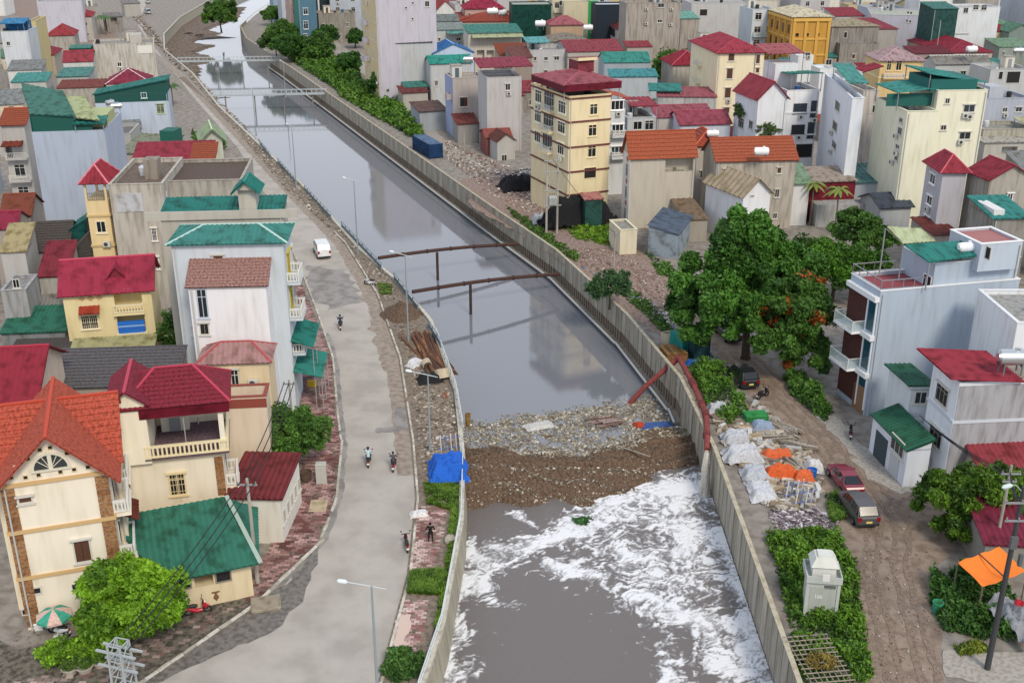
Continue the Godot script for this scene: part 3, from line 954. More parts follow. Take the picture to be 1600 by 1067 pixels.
func tree(called: String, label: String, group: String, at: Vector3, trunk_h: float, trunk_r: float, blobs: Array, n: int, size: float, c0: Color, c1: Color, seed_: int, flower := 0.0) -> Node3D:
	var t := thing(called, label, "tree" if called.ends_with("tree") else "bush", group, at)
	var r := RandomNumberGenerator.new()
	r.seed = seed_ + 77
	if trunk_h > 0:
		var b := MB.new()
		var top := Vector3(r.randfn() * 0.15, trunk_h, r.randfn() * 0.15)
		b.tube([Vector3(0, -0.1, 0), Vector3(0, 0.25, 0), top * 0.6, top], [trunk_r * 1.5, trunk_r * 1.05, trunk_r * 0.85, trunk_r * 0.7], 8, false)
		for q in blobs:
			var e := Vector3(q[0], q[1], q[2])
			var m := top.lerp(e, 0.5) + Vector3(0, 0.2, 0)
			b.tube([top * 0.92, m, e], [trunk_r * 0.6, trunk_r * 0.38, trunk_r * 0.12], 6, false)
			for i in 3:
				var e2 := e + Vector3(r.randfn() * q[3] * 0.4, r.randf() * q[4] * 0.6, r.randfn() * q[5] * 0.4)
				b.tube([m, m.lerp(e2, 0.6) + Vector3.UP * 0.15, e2], [trunk_r * 0.3, trunk_r * 0.18, trunk_r * 0.05], 5, false)
		part("trunk", b, mat("tile:5b4c3e"), t)
	foliage("crown", t, Transform3D(), blobs, n, size, c0, c1, seed_, flower)
	return t

func palm(label: String, at: Vector3, h: float, spread: float, seed_: int, c: Color) -> void:
	var t := thing("palm_tree", label, "palm tree", "palms among the houses", at)
	var r := RandomNumberGenerator.new()
	r.seed = seed_
	var b := MB.new()
	var top := Vector3(r.randfn() * 0.2, h, r.randfn() * 0.2)
	b.tube([Vector3.ZERO, top * 0.5 + Vector3(0.1, 0, 0), top], [0.16, 0.12, 0.1], 8, false)
	part("trunk", b, mat("tile:8a7c68"), t)
	for i in 13:
		var f := MB.new()
		var a := TAU * i / 13.0 + r.randf() * 0.3
		var o := Vector3(cos(a), 0, sin(a)); var s := Vector3(-sin(a), 0, cos(a))
		var up := r.randf_range(0.1, 0.9)
		var prev := top
		for k in 6:
			var q := (k + 1) / 6.0
			var p := top + o * spread * q * (1.0 - 0.15 * up) + Vector3.UP * spread * (up * q - q * q * (0.5 + 0.6 * up))
			var w := spread * 0.13 * sin(PI * (0.15 + 0.8 * q))
			var w0 := spread * 0.13 * sin(PI * (0.15 + 0.8 * (q - 0.166)))
			f.quad(prev, p, p + s * w - Vector3.UP * w * 0.6, prev + s * w0 - Vector3.UP * w0 * 0.6)
			f.quad(p, prev, prev - s * w0 - Vector3.UP * w0 * 0.6, p - s * w - Vector3.UP * w * 0.6)
			prev = p
		part("frond", f, base_mat("frond%d" % (hash(c) % 1000), c.linear_to_srgb(), 0.55), t)

# patch of ground cover over an outline (x, z), as one mass
func cover(called: String, label: String, category: String, outline: PackedVector2Array, n: int, size: float, height: float, c0: Color, c1: Color, seed_: int, key := "leaf", y := 0.0) -> void:
	var r := RandomNumberGenerator.new()
	r.seed = seed_
	var lo := outline[0]; var hi := outline[0]
	for p in outline:
		lo = lo.min(p); hi = hi.max(p)
	var hills := FastNoiseLite.new()
	hills.seed = seed_
	hills.frequency = 0.35
	var mm := MultiMesh.new()
	mm.transform_format = MultiMesh.TRANSFORM_3D
	mm.use_colors = true
	mm.mesh = leaf_mesh(key)
	mm.instance_count = n
	var i := 0
	var guard := 0
	while i < n and guard < n * 30:
		guard += 1
		var p := Vector2(r.randf_range(lo.x, hi.x), r.randf_range(lo.y, hi.y))
		if not Geometry2D.is_point_in_polygon(p, outline): continue
		var k := hills.get_noise_2d(p.x, p.y)
		if k < -0.25 and r.randf() < 0.8: continue
		var hh := height * clampf(0.5 + k * 1.6, 0.12, 1.3)
		var pos := Vector3(p.x, y + (hh * pow(r.randf(), 0.6) if key == "leaf" else 0.0), p.y)
		var nrm := (Vector3.UP + Vector3(r.randfn(), r.randfn(), r.randfn()) * 0.5).normalized()
		var bs := (Basis(Quaternion(Vector3.UP, nrm)) if key == "leaf" else Basis()) * Basis(Vector3.UP, r.randf() * TAU)
		mm.set_instance_transform(i, Transform3D(bs.scaled(Vector3.ONE * size * r.randf_range(0.6, 1.4)), pos))
		mm.set_instance_color(i, c0.lerp(c1, clampf(0.5 + k + r.randfn() * 0.25, 0, 1)))
		i += 1
	mm.visible_instance_count = i
	var o := MultiMeshInstance3D.new()
	o.multimesh = mm
	o.material_override = leaf_mat()
	o.name = numbered(called)
	add_child(o)
	meta(o, label, category, "", "stuff")

func chip_mesh(k: int) -> ArrayMesh:
	if cache.has("chip%d" % k): return cache["chip%d" % k]
	var r := RandomNumberGenerator.new()
	r.seed = 90 + k
	var p := []
	for y in [-0.5, 0.5]:
		for q in [Vector2(-0.5, 0.5), Vector2(0.5, 0.5), Vector2(0.5, -0.5), Vector2(-0.5, -0.5)]:
			p.append(Vector3(q.x * r.randf_range(0.6, 1.1), y * r.randf_range(0.6, 1.1) * [0.45, 0.25, 0.7][k], q.y * r.randf_range(0.5, 1.0) * [0.7, 0.4, 0.8][k]))
	var b := MB.new()
	b.hexa(p)
	cache["chip%d" % k] = b.mesh()
	return cache["chip%d" % k]

func litter(called: String, label: String, category: String, outline: PackedVector2Array, n: int, s0: float, s1: float, cols: Array, seed_: int, height: Callable, chip := 0, clump := 0.0) -> void:
	var r := RandomNumberGenerator.new()
	r.seed = seed_
	var lo := outline[0]; var hi := outline[0]
	for p in outline:
		lo = lo.min(p); hi = hi.max(p)
	var f := FastNoiseLite.new()
	f.seed = seed_
	f.frequency = 0.3
	var mm := MultiMesh.new()
	mm.transform_format = MultiMesh.TRANSFORM_3D
	mm.use_colors = true
	mm.mesh = chip_mesh(chip)
	mm.instance_count = n
	var i := 0
	var guard := 0
	while i < n and guard < n * 30:
		guard += 1
		var p := Vector2(r.randf_range(lo.x, hi.x), r.randf_range(lo.y, hi.y))
		if not Geometry2D.is_point_in_polygon(p, outline): continue
		if f.get_noise_2d(p.x, p.y) < clump - 0.4 and r.randf() < 0.85: continue
		var s := s0 * pow(s1 / s0, pow(r.randf(), 2.2))
		var bs := Basis(Vector3.UP, r.randf() * TAU) * Basis(Vector3.RIGHT, r.randfn() * 0.35)
		mm.set_instance_transform(i, Transform3D(bs.scaled(Vector3.ONE * s), Vector3(p.x, height.call(p.x, p.y) + s * 0.1, p.y)))
		var c: Color = cols[r.randi() % cols.size()]
		mm.set_instance_color(i, vary(c, r.randf_range(0.7, 1.25)))
		i += 1
	mm.visible_instance_count = i
	var o := MultiMeshInstance3D.new()
	o.multimesh = mm
	var m := base_mat("chips", Color(1, 1, 1), 0.85)
	m.vertex_color_use_as_albedo = true
	o.material_override = m
	o.name = numbered(called)
	add_child(o)
	meta(o, label, category, "", "stuff")

func skin(b: MB, bones: Array, cell: float, blend: float, color_of: Callable) -> void:
	var lo := Vector3.ONE * 1e9; var hi := -lo
	for c in bones:
		for k in 2:
			lo = lo.min(c[k] - Vector3.ONE * (c[k + 2] + blend)); hi = hi.max(c[k] + Vector3.ONE * (c[k + 2] + blend))
	var n := Vector3i(((hi - lo) / cell).ceil()) + Vector3i(2, 2, 2)
	var field := PackedFloat32Array()
	field.resize(n.x * n.y * n.z)
	field.fill(1.0)
	var dist := func(p: Vector3) -> float:
		var d := 1.0
		for c in bones:
			var ab: Vector3 = c[1] - c[0]
			var t := clampf((p - c[0]).dot(ab) / maxf(ab.length_squared(), 1e-9), 0, 1)
			var e: float = (p - c[0] - ab * t).length() - lerpf(c[2], c[3], t)
			var h := clampf(0.5 + 0.5 * (d - e) / blend, 0, 1)
			d = lerpf(d, e, h) - blend * h * (1 - h)
		return d
	for x in n.x:
		for y in n.y:
			for z in n.z:
				field[(x * n.y + y) * n.z + z] = dist.call(lo + Vector3(x, y, z) * cell)
	var verts := {}
	var corner := [Vector3i(0, 0, 0), Vector3i(1, 0, 0), Vector3i(0, 1, 0), Vector3i(1, 1, 0), Vector3i(0, 0, 1), Vector3i(1, 0, 1), Vector3i(0, 1, 1), Vector3i(1, 1, 1)]
	var edges := [[0, 1], [2, 3], [4, 5], [6, 7], [0, 2], [1, 3], [4, 6], [5, 7], [0, 4], [1, 5], [2, 6], [3, 7]]
	var at := func(v: Vector3i) -> float: return field[(v.x * n.y + v.y) * n.z + v.z]
	for x in n.x - 1:
		for y in n.y - 1:
			for z in n.z - 1:
				var v := Vector3i(x, y, z)
				var s := []
				var inside := 0
				for c in corner:
					var f: float = at.call(v + c)
					s.append(f); inside += int(f < 0)
				if inside == 0 or inside == 8: continue
				var sum := Vector3.ZERO; var k := 0
				for e in edges:
					if (s[e[0]] < 0) != (s[e[1]] < 0):
						sum += Vector3(corner[e[0]]).lerp(Vector3(corner[e[1]]), s[e[0]] / (s[e[0]] - s[e[1]])); k += 1
				verts[v] = lo + (Vector3(v) + sum / k) * cell
	var nrm := func(p: Vector3) -> Vector3:
		var e := cell * 0.5
		return Vector3(dist.call(p + Vector3(e, 0, 0)) - dist.call(p - Vector3(e, 0, 0)), dist.call(p + Vector3(0, e, 0)) - dist.call(p - Vector3(0, e, 0)), dist.call(p + Vector3(0, 0, e)) - dist.call(p - Vector3(0, 0, e))).normalized()
	var normals := {}
	for v in verts: normals[v] = nrm.call(verts[v])
	b.colored = true
	var axes := [Vector3i(1, 0, 0), Vector3i(0, 1, 0), Vector3i(0, 0, 1)]
	for v in verts:
		for a in 3:
			var u: Vector3i = axes[(a + 1) % 3]; var w: Vector3i = axes[(a + 2) % 3]
			var f0: float = at.call(v); var f1: float = at.call(v + axes[a])
			if (f0 < 0) == (f1 < 0): continue
			var q := [v, v - u, v - u - w, v - w]
			if not q.all(func(k): return verts.has(k)): continue
			if f0 > 0: q.reverse()
			for t in [[0, 1, 2], [0, 2, 3]]:
				b.tint = color_of.call((verts[q[t[0]]] + verts[q[t[1]]] + verts[q[t[2]]]) / 3)
				b.stri(verts[q[t[0]]], verts[q[t[1]]], verts[q[t[2]]], normals[q[t[0]]], normals[q[t[1]]], normals[q[t[2]]])

func skin_mat() -> StandardMaterial3D:
	var m := base_mat("clothes", Color(1, 1, 1), 0.85)
	m.vertex_color_use_as_albedo = true
	return m

# a person facing -z; J: joints by name, colours: hair, skin, shirt, trousers, shoes
func person(label: String, J: Dictionary, at: Vector3, turn: float, col: Array, group := "", helmet := Color(0, 0, 0, 0)) -> void:
	var V := func(a: Array) -> Vector3: return Vector3(a[0], a[1], a[2])
	var j := {}
	for k in J: j[k] = V.call(J[k])
	var bones := []
	var arms := []
	for s in ["l", "r"]:
		bones.append([j["hip_" + s], j["knee_" + s], 0.088, 0.06]); bones.append([j["knee_" + s], j["ankle_" + s], 0.06, 0.042])
		bones.append([j["ankle_" + s], j["toe_" + s], 0.045, 0.035])
		bones.append([j["shoulder_" + s], j["elbow_" + s], 0.056, 0.045]); bones.append([j["elbow_" + s], j["wrist_" + s], 0.044, 0.032])
		var h: Vector3 = (j["wrist_" + s] - j["elbow_" + s]).normalized()
		var side: Vector3 = h.cross(Vector3(0, 0, -1)).normalized() if absf(h.z) < 0.9 else Vector3.RIGHT
		var palm_at: Vector3 = j["wrist_" + s] + h * 0.07
		bones.append([j["wrist_" + s], palm_at, 0.03, 0.034])
		for f in 4:
			var root: Vector3 = palm_at + side * (f - 1.5) * 0.02
			var tip: Vector3 = root + h * [0.075, 0.085, 0.08, 0.06][f] + Vector3(0, -0.015, 0)
			arms.append([root, tip, 0.011, 0.008])
		arms.append([j["wrist_" + s] + h * 0.03, j["wrist_" + s] + h * 0.075 - side * 0.05, 0.012, 0.009])
		bones.append([j["chest"], j["shoulder_" + s], 0.1, 0.065]); bones.append([j["pelvis"], j["hip_" + s], 0.11, 0.095])
	bones.append([j["pelvis"], j["chest"], 0.125, 0.14]); bones.append([j["chest"], j["neck"], 0.09, 0.052])
	bones.append([j["neck"], j["head"], 0.05, 0.06])
	var hd: Vector3 = j["head"]
	bones.append([hd + Vector3(0, 0.03, 0.015), hd + Vector3(0, -0.02, -0.01), 0.1, 0.085])
	bones.append([hd + Vector3(0, -0.075, -0.045), hd + Vector3(0, -0.06, -0.03), 0.045, 0.06])
	bones.append([hd + Vector3(0, -0.01, -0.1), hd + Vector3(0, -0.035, -0.115), 0.012, 0.018])
	var b := MB.new()
	var waist: float = j["pelvis"].y + 0.06
	var pick := func(p: Vector3) -> Color:
		if p.distance_to(hd) < 0.145:
			if p.z < hd.z - 0.045 and p.y < hd.y + 0.045:
				for s in [-1, 1]:
					if Vector2(p.x - s * 0.035, p.y - hd.y - 0.005).length() < 0.014: return Color(0.02, 0.02, 0.02)
				if absf(p.x) < 0.025 and absf(p.y - hd.y + 0.07) < 0.008: return Color(0.3, 0.1, 0.08)
				return col[1]
			return col[0]
		if p.distance_to(j["neck"]) < 0.065: return col[1]
		for s in ["l", "r"]:
			if p.distance_to(j["wrist_" + s]) < 0.075: return col[1]
			if p.distance_to(j["ankle_" + s]) < 0.07 or p.distance_to(j["toe_" + s]) < 0.08: return col[4]
			for q in [["hip_", "knee_"], ["knee_", "ankle_"]]:
				if Geometry3D.get_closest_point_to_segment(p, j[q[0] + s], j[q[1] + s]).distance_to(p) < 0.09 and p.y < waist + 0.03: return col[3]
		return col[2] if p.y > waist - 0.02 else col[3]
	skin(b, bones, 0.03, 0.04, pick)
	skin(b, arms, 0.012, 0.008, func(_p): return col[1])
	for s in [-1, 1]:
		b.tint = col[1]
	var o := single("person", b, skin_mat(), label, "person", group)
	o.position = at
	o.rotation.y = turn
	if helmet.a > 0:
		var h := MB.new()
		h.lathe(hd + Vector3(0, 0.01, 0.01), [Vector2(0.128, -0.02), Vector2(0.132, 0.03), Vector2(0.118, 0.08), Vector2(0.08, 0.12), Vector2(0.001, 0.138)], 14)
		h.box(hd.x - 0.09, hd.x + 0.09, hd.y + 0.005, hd.y + 0.025, hd.z - 0.19, hd.z - 0.1)
		part("helmet", h, base_mat("helmet%d" % (hash(helmet) % 999), helmet.linear_to_srgb(), 0.3), o)

func scooter(label: String, at: Vector3, turn: float, col: Color, seat_col := Color(0.02, 0.02, 0.02), group := "motorbikes along the road") -> void:
	var t := thing("motorbike", label, "motorbike", group, at, turn)
	var cm := base_mat("paint%d" % (hash(col) % 9999), col.linear_to_srgb(), 0.25)
	var dark := mat("plain:1a1b1d")
	for z in [-0.62, 0.62]:
		var w := MB.new()
		for k in 16:
			var a := TAU * k / 16; var a2 := TAU * (k + 1) / 16
			var p := func(q: float, r: float, x: float) -> Vector3: return Vector3(x, 0.29 + sin(q) * r, z + cos(q) * r)
			for x in [0.05, -0.05]:
				if x > 0: w.quad(p.call(a2, 0.2, x), p.call(a2, 0.28, x), p.call(a, 0.28, x), p.call(a, 0.2, x))
				else: w.quad(p.call(a, 0.2, x), p.call(a, 0.28, x), p.call(a2, 0.28, x), p.call(a2, 0.2, x))
			w.quad(p.call(a, 0.285, 0.05), p.call(a2, 0.285, 0.05), p.call(a2, 0.285, -0.05), p.call(a, 0.285, -0.05))
			w.quad(p.call(a2, 0.2, 0.04), p.call(a, 0.2, 0.04), p.call(a, 0.2, -0.04), p.call(a2, 0.2, -0.04))
		var o := part("wheel", w, dark, t)
		var h := MB.new()
		h.tube([Vector3(-0.06, 0.29, z), Vector3(0.06, 0.29, z)], [0.06, 0.06], 8)
		for k in 6: h.beam(Vector3(0, 0.29, z), Vector3(0, 0.29 + sin(TAU * k / 6) * 0.21, z + cos(TAU * k / 6) * 0.21), 0.02, 0.02)
		part("rim", h, mat("steel:b4b6b8"), o)
	var b := MB.new()      # body shell
	b.tube([Vector3(0, 0.45, -0.52), Vector3(0, 0.62, -0.46), Vector3(0, 0.95, -0.38)], [0.1, 0.17, 0.1], 10)
	b.tube([Vector3(0, 0.34, -0.3), Vector3(0, 0.33, 0.1), Vector3(0, 0.5, 0.35), Vector3(0, 0.62, 0.85)], [0.13, 0.14, 0.19, 0.07], 10)
	b.tube([Vector3(0, 0.6, -0.78), Vector3(0, 0.62, -0.62), Vector3(0, 0.52, -0.42)], [0.05, 0.09, 0.06], 8)
	part("body", b, cm, t)
	var s := MB.new()
	s.tube([Vector3(0, 0.72, 0.0), Vector3(0, 0.74, 0.3), Vector3(0, 0.78, 0.72)], [0.11, 0.15, 0.1], 10)
	part("seat", s, base_mat("seat%d" % (hash(seat_col) % 999), seat_col.linear_to_srgb(), 0.6), t)
	var f := MB.new()
	f.tube([Vector3(0, 0.29, -0.62), Vector3(0, 0.95, -0.4)], [0.045, 0.04], 8)
	f.tube([Vector3(-0.33, 1.02, -0.26), Vector3(-0.12, 1.0, -0.38), Vector3(0.12, 1.0, -0.38), Vector3(0.33, 1.02, -0.26)], [0.025, 0.03, 0.03, 0.025], 6)
	part("handlebar", f, dark, t)
	for x in [-0.26, 0.26]:
		var m := MB.new()
		m.tube([Vector3(x, 1.02, -0.32), Vector3(x * 1.25, 1.2, -0.34)], [0.01, 0.01], 5)
		m.cbox(Vector3(x * 1.28, 1.24, -0.34), Vector3(0.12, 0.08, 0.03))
		part("mirror", m, dark, t)
	var l := MB.new()
	l.cbox(Vector3(0, 0.66, 0.9), Vector3(0.18, 0.08, 0.06))
	part("tail_light", l, mat("gloss:a01818"), t)
	var pl := MB.new()
	pl.cbox(Vector3(0, 0.48, 0.93), Vector3(0.19, 0.14, 0.02))
	part("number_plate", pl, mat("plain:e6e6e0"), t)
	var hl := MB.new()
	hl.tube([Vector3(0, 0.93, -0.44), Vector3(0, 0.93, -0.52)], [0.09, 0.07], 10)
	part("headlight", hl, mat("gloss:dde0e2"), t)

# a car facing -z, its body swept over sections [z, half width, floor, belt, half width of roof, roof]
func car(label: String, at: Vector3, turn: float, col: Color, kind: String, group := "cars along the right bank lane") -> Node3D:
	var t := thing("parked_car" if kind != "van" else "white_van", label, "car" if kind != "van" else "van", group, at, turn)
	var cm := base_mat("paint%d" % (hash(col) % 9999), col.linear_to_srgb(), 0.22)
	cm.clearcoat_enabled = true
	var S: Array
	match kind:
		"sedan": S = [[-2.3, 0.62, 0.35, 0.6, 0, 0], [-2.2, 0.8, 0.25, 0.72, 0, 0], [-1.2, 0.88, 0.22, 0.92, 0.62, 0.93], [-0.45, 0.89, 0.22, 0.95, 0.58, 1.4], [0.3, 0.89, 0.22, 0.96, 0.58, 1.46], [1.0, 0.88, 0.22, 0.98, 0.56, 1.36], [1.75, 0.86, 0.24, 1.0, 0.62, 1.02], [2.2, 0.8, 0.3, 0.97, 0, 0], [2.3, 0.7, 0.4, 0.85, 0, 0]]
		"suv": S = [[-2.3, 0.65, 0.4, 0.75, 0, 0], [-2.2, 0.85, 0.32, 0.9, 0, 0], [-1.3, 0.92, 0.28, 1.08, 0.68, 1.1], [-0.6, 0.93, 0.28, 1.1, 0.66, 1.66], [0.6, 0.93, 0.28, 1.12, 0.67, 1.76], [1.7, 0.92, 0.28, 1.14, 0.66, 1.72], [2.15, 0.9, 0.3, 1.12, 0.7, 1.2], [2.3, 0.84, 0.4, 1.0, 0, 0]]
		_: S = [[-2.35, 0.65, 0.4, 0.8, 0, 0], [-2.25, 0.84, 0.3, 1.0, 0, 0], [-1.75, 0.9, 0.28, 1.15, 0.72, 1.2], [-1.2, 0.91, 0.28, 1.18, 0.74, 1.86], [0.4, 0.91, 0.28, 1.2, 0.76, 1.94], [1.9, 0.91, 0.28, 1.2, 0.75, 1.92], [2.25, 0.9, 0.3, 1.2, 0.76, 1.3], [2.35, 0.86, 0.36, 1.1, 0, 0]]
	var b := MB.new(); var g := MB.new(); var rf := MB.new()
	var ring := func(s: Array) -> Array: return [Vector3(-s[1] * 0.92, s[2], s[0]), Vector3(-s[1], (s[2] + s[3]) / 2, s[0]), Vector3(-s[1] * 0.95, s[3], s[0]), Vector3(s[1] * 0.95, s[3], s[0]), Vector3(s[1], (s[2] + s[3]) / 2, s[0]), Vector3(s[1] * 0.92, s[2], s[0])]
	for i in S.size() - 1:
		var a = ring.call(S[i]); var c = ring.call(S[i + 1])
		for k in 6:
			var m := (k + 1) % 6
			b.quad(c[k], c[m], a[m], a[k])
	for e in [[0, true], [S.size() - 1, false]]:
		var a = ring.call(S[e[0]])
		for k in range(1, 5):
			if e[1]: b.tri(a[0], a[k], a[k + 1])
			else: b.tri(a[0], a[k + 1], a[k])
	var top := S.filter(func(s): return s[5] > 0)
	for i in top.size() - 1:
		var p: Array = top[i]; var q: Array = top[i + 1]
		for s in [-1.0, 1.0]:
			var v := [Vector3(s * p[1] * 0.93, p[3], p[0]), Vector3(s * p[4], p[5] - 0.05, p[0]), Vector3(s * q[4], q[5] - 0.05, q[0]), Vector3(s * q[1] * 0.93, q[3], q[0])]
			if s > 0: v.reverse()
			g.quad(v[0], v[1], v[2], v[3])
		var steep := absf(q[5] - p[5]) > 0.25
		var r := [Vector3(-p[4], p[5], p[0]), Vector3(-q[4], q[5], q[0]), Vector3(q[4], q[5], q[0]), Vector3(p[4], p[5], p[0])]
		if steep: g.quad(r[0], r[1], r[2], r[3])
		else:
			rf.quad(r[0] + Vector3(-0.04, 0, 0), r[1] + Vector3(-0.04, 0, 0), r[2] + Vector3(0.04, 0, 0), r[3] + Vector3(0.04, 0, 0))
			for s in [-1.0, 1.0]: rf.beam(Vector3(s * (p[4] + 0.01), p[5] - 0.035, p[0]), Vector3(s * (q[4] + 0.01), q[5] - 0.035, q[0]), 0.07, 0.06)
		for s in [-1.0, 1.0]:
			if i > 0 or kind == "van": rf.beam(Vector3(s * p[1] * 0.935, p[3], p[0]), Vector3(s * (p[4] + 0.01), p[5] - 0.03, p[0]), 0.07, 0.07)
			if i == 0 or i == top.size() - 2: rf.beam(Vector3(s * (p[1] * 0.935 if i == 0 else p[4]), p[3] if i == 0 else p[5], p[0]), Vector3(s * (q[4] if i == 0 else q[1] * 0.93), q[5] if i == 0 else q[3], q[0]), 0.07, 0.07)
	part("body", b, cm, t)
	part("windows", g, mat("glass:12181c"), t)
	part("roof", rf, cm, t)
	for z in [-1.42, 1.4]:
		for x in [-1.0, 1.0]:
			var w := MB.new()
			var hw: float = S[3][1]
			w.tube([Vector3(x * (hw - 0.2), 0.33, z), Vector3(x * (hw - 0.17), 0.33, z), Vector3(x * (hw + 0.01), 0.33, z), Vector3(x * (hw + 0.03), 0.33, z)], [0.28, 0.33, 0.33, 0.27], 16)
			var o := part("wheel", w, mat("plain:151515"), t)
			var rm := MB.new()
			rm.tube([Vector3(x * (hw + 0.02), 0.33, z), Vector3(x * (hw + 0.045), 0.33, z)], [0.2, 0.17], 12)
			part("rim", rm, mat("steel:a8abae"), o)
	var back: Array = S[-1]
	for x in [-1.0, 1.0]:
		var l := MB.new()
		l.cbox(Vector3(x * back[1] * 0.86, back[3] - 0.08, back[0] - 0.03), Vector3(0.26, 0.16 if kind == "sedan" else 0.3, 0.12))
		part("tail_light", l, mat("gloss:8c1014"), t)
		var hl := MB.new()
		hl.cbox(Vector3(x * S[0][1] * 0.9, S[0][3] - 0.04, S[0][0] + 0.05), Vector3(0.3, 0.13, 0.12))
		part("headlight", hl, mat("gloss:dfe4e8"), t)
		var mi := MB.new()
		mi.cbox(Vector3(x * 1.0, S[2][3] + 0.06, S[2][0] + 0.35), Vector3(0.18, 0.13, 0.1))
		part("mirror", mi, cm, t)
	var pl := MB.new()
	pl.cbox(Vector3(0, (back[2] + back[3]) / 2, back[0] + 0.01), Vector3(0.46, 0.16, 0.02))
	part("number_plate", pl, mat("plain:d8c870" if kind == "suv" else "plain:e8e8e4"), t)
	var bp := MB.new()
	bp.cbox(Vector3(0, back[2] + 0.06, back[0] - 0.02), Vector3(back[1] * 1.9, 0.14, 0.14))
	part("bumper", bp, mat("plain:222426"), t)
	return t

func street_lamp(label: String, at: Vector3, h: float, arm: Vector3, back := 0.35) -> void:
	var t := thing("street_lamp", label, "street lamp", "street lamps along the canal", at)
	var b := MB.new()
	b.tube([Vector3(0, 0, 0), Vector3(0, 0.5, 0), Vector3(0, 0.55, 0), Vector3(0, h, 0)], [0.14, 0.14, 0.1, 0.055], 10)
	b.box(-0.22, 0.22, 0, 0.06, -0.22, 0.22)
	part("pole", b, mat("plain:8d979c"), t)
	var a := MB.new()
	a.tube([Vector3(0, h - 0.1, 0) - arm * back, Vector3(0, h - 0.05, 0), Vector3(0, h, 0) + arm * 0.75], [0.03, 0.045, 0.04], 8)
	part("arm", a, mat("plain:b9c0c3"), t)
	var l := MB.new()
	var p := Vector3(0, h, 0)
	l.tube([p + arm * 0.7, p + arm * 0.76, p + arm * 0.96, p + arm], [0.05, 0.14, 0.13, 0.04], 10)
	part("lamp_head", l, mat("plain:d2dade"), t)

func wire(b: MB, a: Vector3, c: Vector3, sag: float, r := 0.04) -> void:
	var p := []; var q := []
	for i in 13:
		var t := i / 12.0
		p.append(a.lerp(c, t) - Vector3.UP * sag * 4 * t * (1 - t)); q.append(r)
	b.tube(p, q, 4, false)

# cloth thrown over things: a draped, creased sheet with thickness
func tarp(called: String, label: String, category: String, at: Vector3, turn: float, w: float, d: float, h: float, col: String, seed_: int, group := "", tent := false) -> void:
	var f := FastNoiseLite.new()
	f.seed = seed_
	f.frequency = 0.5
	f.fractal_octaves = 2
	var n := 26
	var top := func(i: int, j: int) -> Vector3:
		var u := i / float(n) * 2 - 1; var v := j / float(n) * 2 - 1
		var e := maxf(absf(u), absf(v))
		var y := h * (1.0 - smoothstep(0.55, 1.0, e) * 0.88)
		if tent: y = h * (1.0 - 0.45 * absf(u) - 0.25 * absf(v))
		var x := u * w / 2; var z := v * d / 2
		y += f.get_noise_2d(x * 2.2, z * 2.2) * 0.26 * h + absf(f.get_noise_2d(x * 3.2 + 40, z * 3.2)) * 0.1 * h
		var k := 1.0 + 0.13 * f.get_noise_2d(u * 3 + 9, v * 3) if not tent else 1.0
		return Vector3(x * k, maxf(y, 0.03), z * k)
	var b := MB.new()
	var g := []
	for i in n + 1:
		for j in n + 1: g.append(top.call(i, j))
	var at2 := func(i: int, j: int) -> Vector3: return g[clampi(i, 0, n) * (n + 1) + clampi(j, 0, n)]
	var nr := func(i: int, j: int) -> Vector3: return (at2.call(i, j + 1) - at2.call(i, j - 1)).cross(at2.call(i + 1, j) - at2.call(i - 1, j)).normalized()
	for i in n:
		for j in n:
			for q in [[[i, j + 1], [i + 1, j + 1], [i + 1, j]], [[i, j + 1], [i + 1, j], [i, j]]]:
				b.stri(at2.call(q[0][0], q[0][1]), at2.call(q[1][0], q[1][1]), at2.call(q[2][0], q[2][1]), nr.call(q[0][0], q[0][1]), nr.call(q[1][0], q[1][1]), nr.call(q[2][0], q[2][1]))
	if tent:
		for i in n:
			for j in n:
				var o := Vector3(0, -0.03, 0)
				b.quad(top.call(i, j) + o, top.call(i + 1, j) + o, top.call(i + 1, j + 1) + o, top.call(i, j + 1) + o)
	var o := single(called, b, mat("cloth:" + col), label, category, group)
	o.position = at
	o.rotation.y = turn

func poly2(p: Array) -> PackedVector2Array:
	var o := PackedVector2Array()
	for q in p: o.append(Vector2(q[0],q[1]))
	return o

# an outline cut along a grid,so that no triangle grows too long
func tiled(b: MB,outline: PackedVector2Array,y0: float,y1: float) -> void:
	var xs := [-3000.0,-1200.0,-600.0,-320.0]; var zs := [-2500.0,-1400.0,-900.0,-640.0]
	for i in range(1,16): xs.append(-320.0 + 40 * i)
	for i in range(1,18): zs.append(-640.0 + 40 * i)
	xs.append_array([320.0,600.0,1200.0,3000.0]); zs.append(60.0)
	var lo := outline[0]; var hi := outline[0]
	for p in outline:
		lo = lo.min(p); hi = hi.max(p)
	for i in xs.size() - 1:
		if xs[i + 1] < lo.x or xs[i] > hi.x: continue
		for j in zs.size() - 1:
			if zs[j + 1] < lo.y or zs[j] > hi.y: continue
			var cell := PackedVector2Array([Vector2(xs[i],zs[j]),Vector2(xs[i + 1],zs[j]),Vector2(xs[i + 1],zs[j + 1]),Vector2(xs[i],zs[j + 1])])
			for q in Geometry2D.intersect_polygons(outline,cell): b.prism(q,y0,y1,false)

func sheet(called: String,label: String,category: String,outline: Array,y: float,mt: Material,kind := "structure") -> MeshInstance3D:
	var b := MB.new()
	tiled(b,poly2(outline),y - 0.02,y)
	return single(called,b,mt,label,category,"",kind)

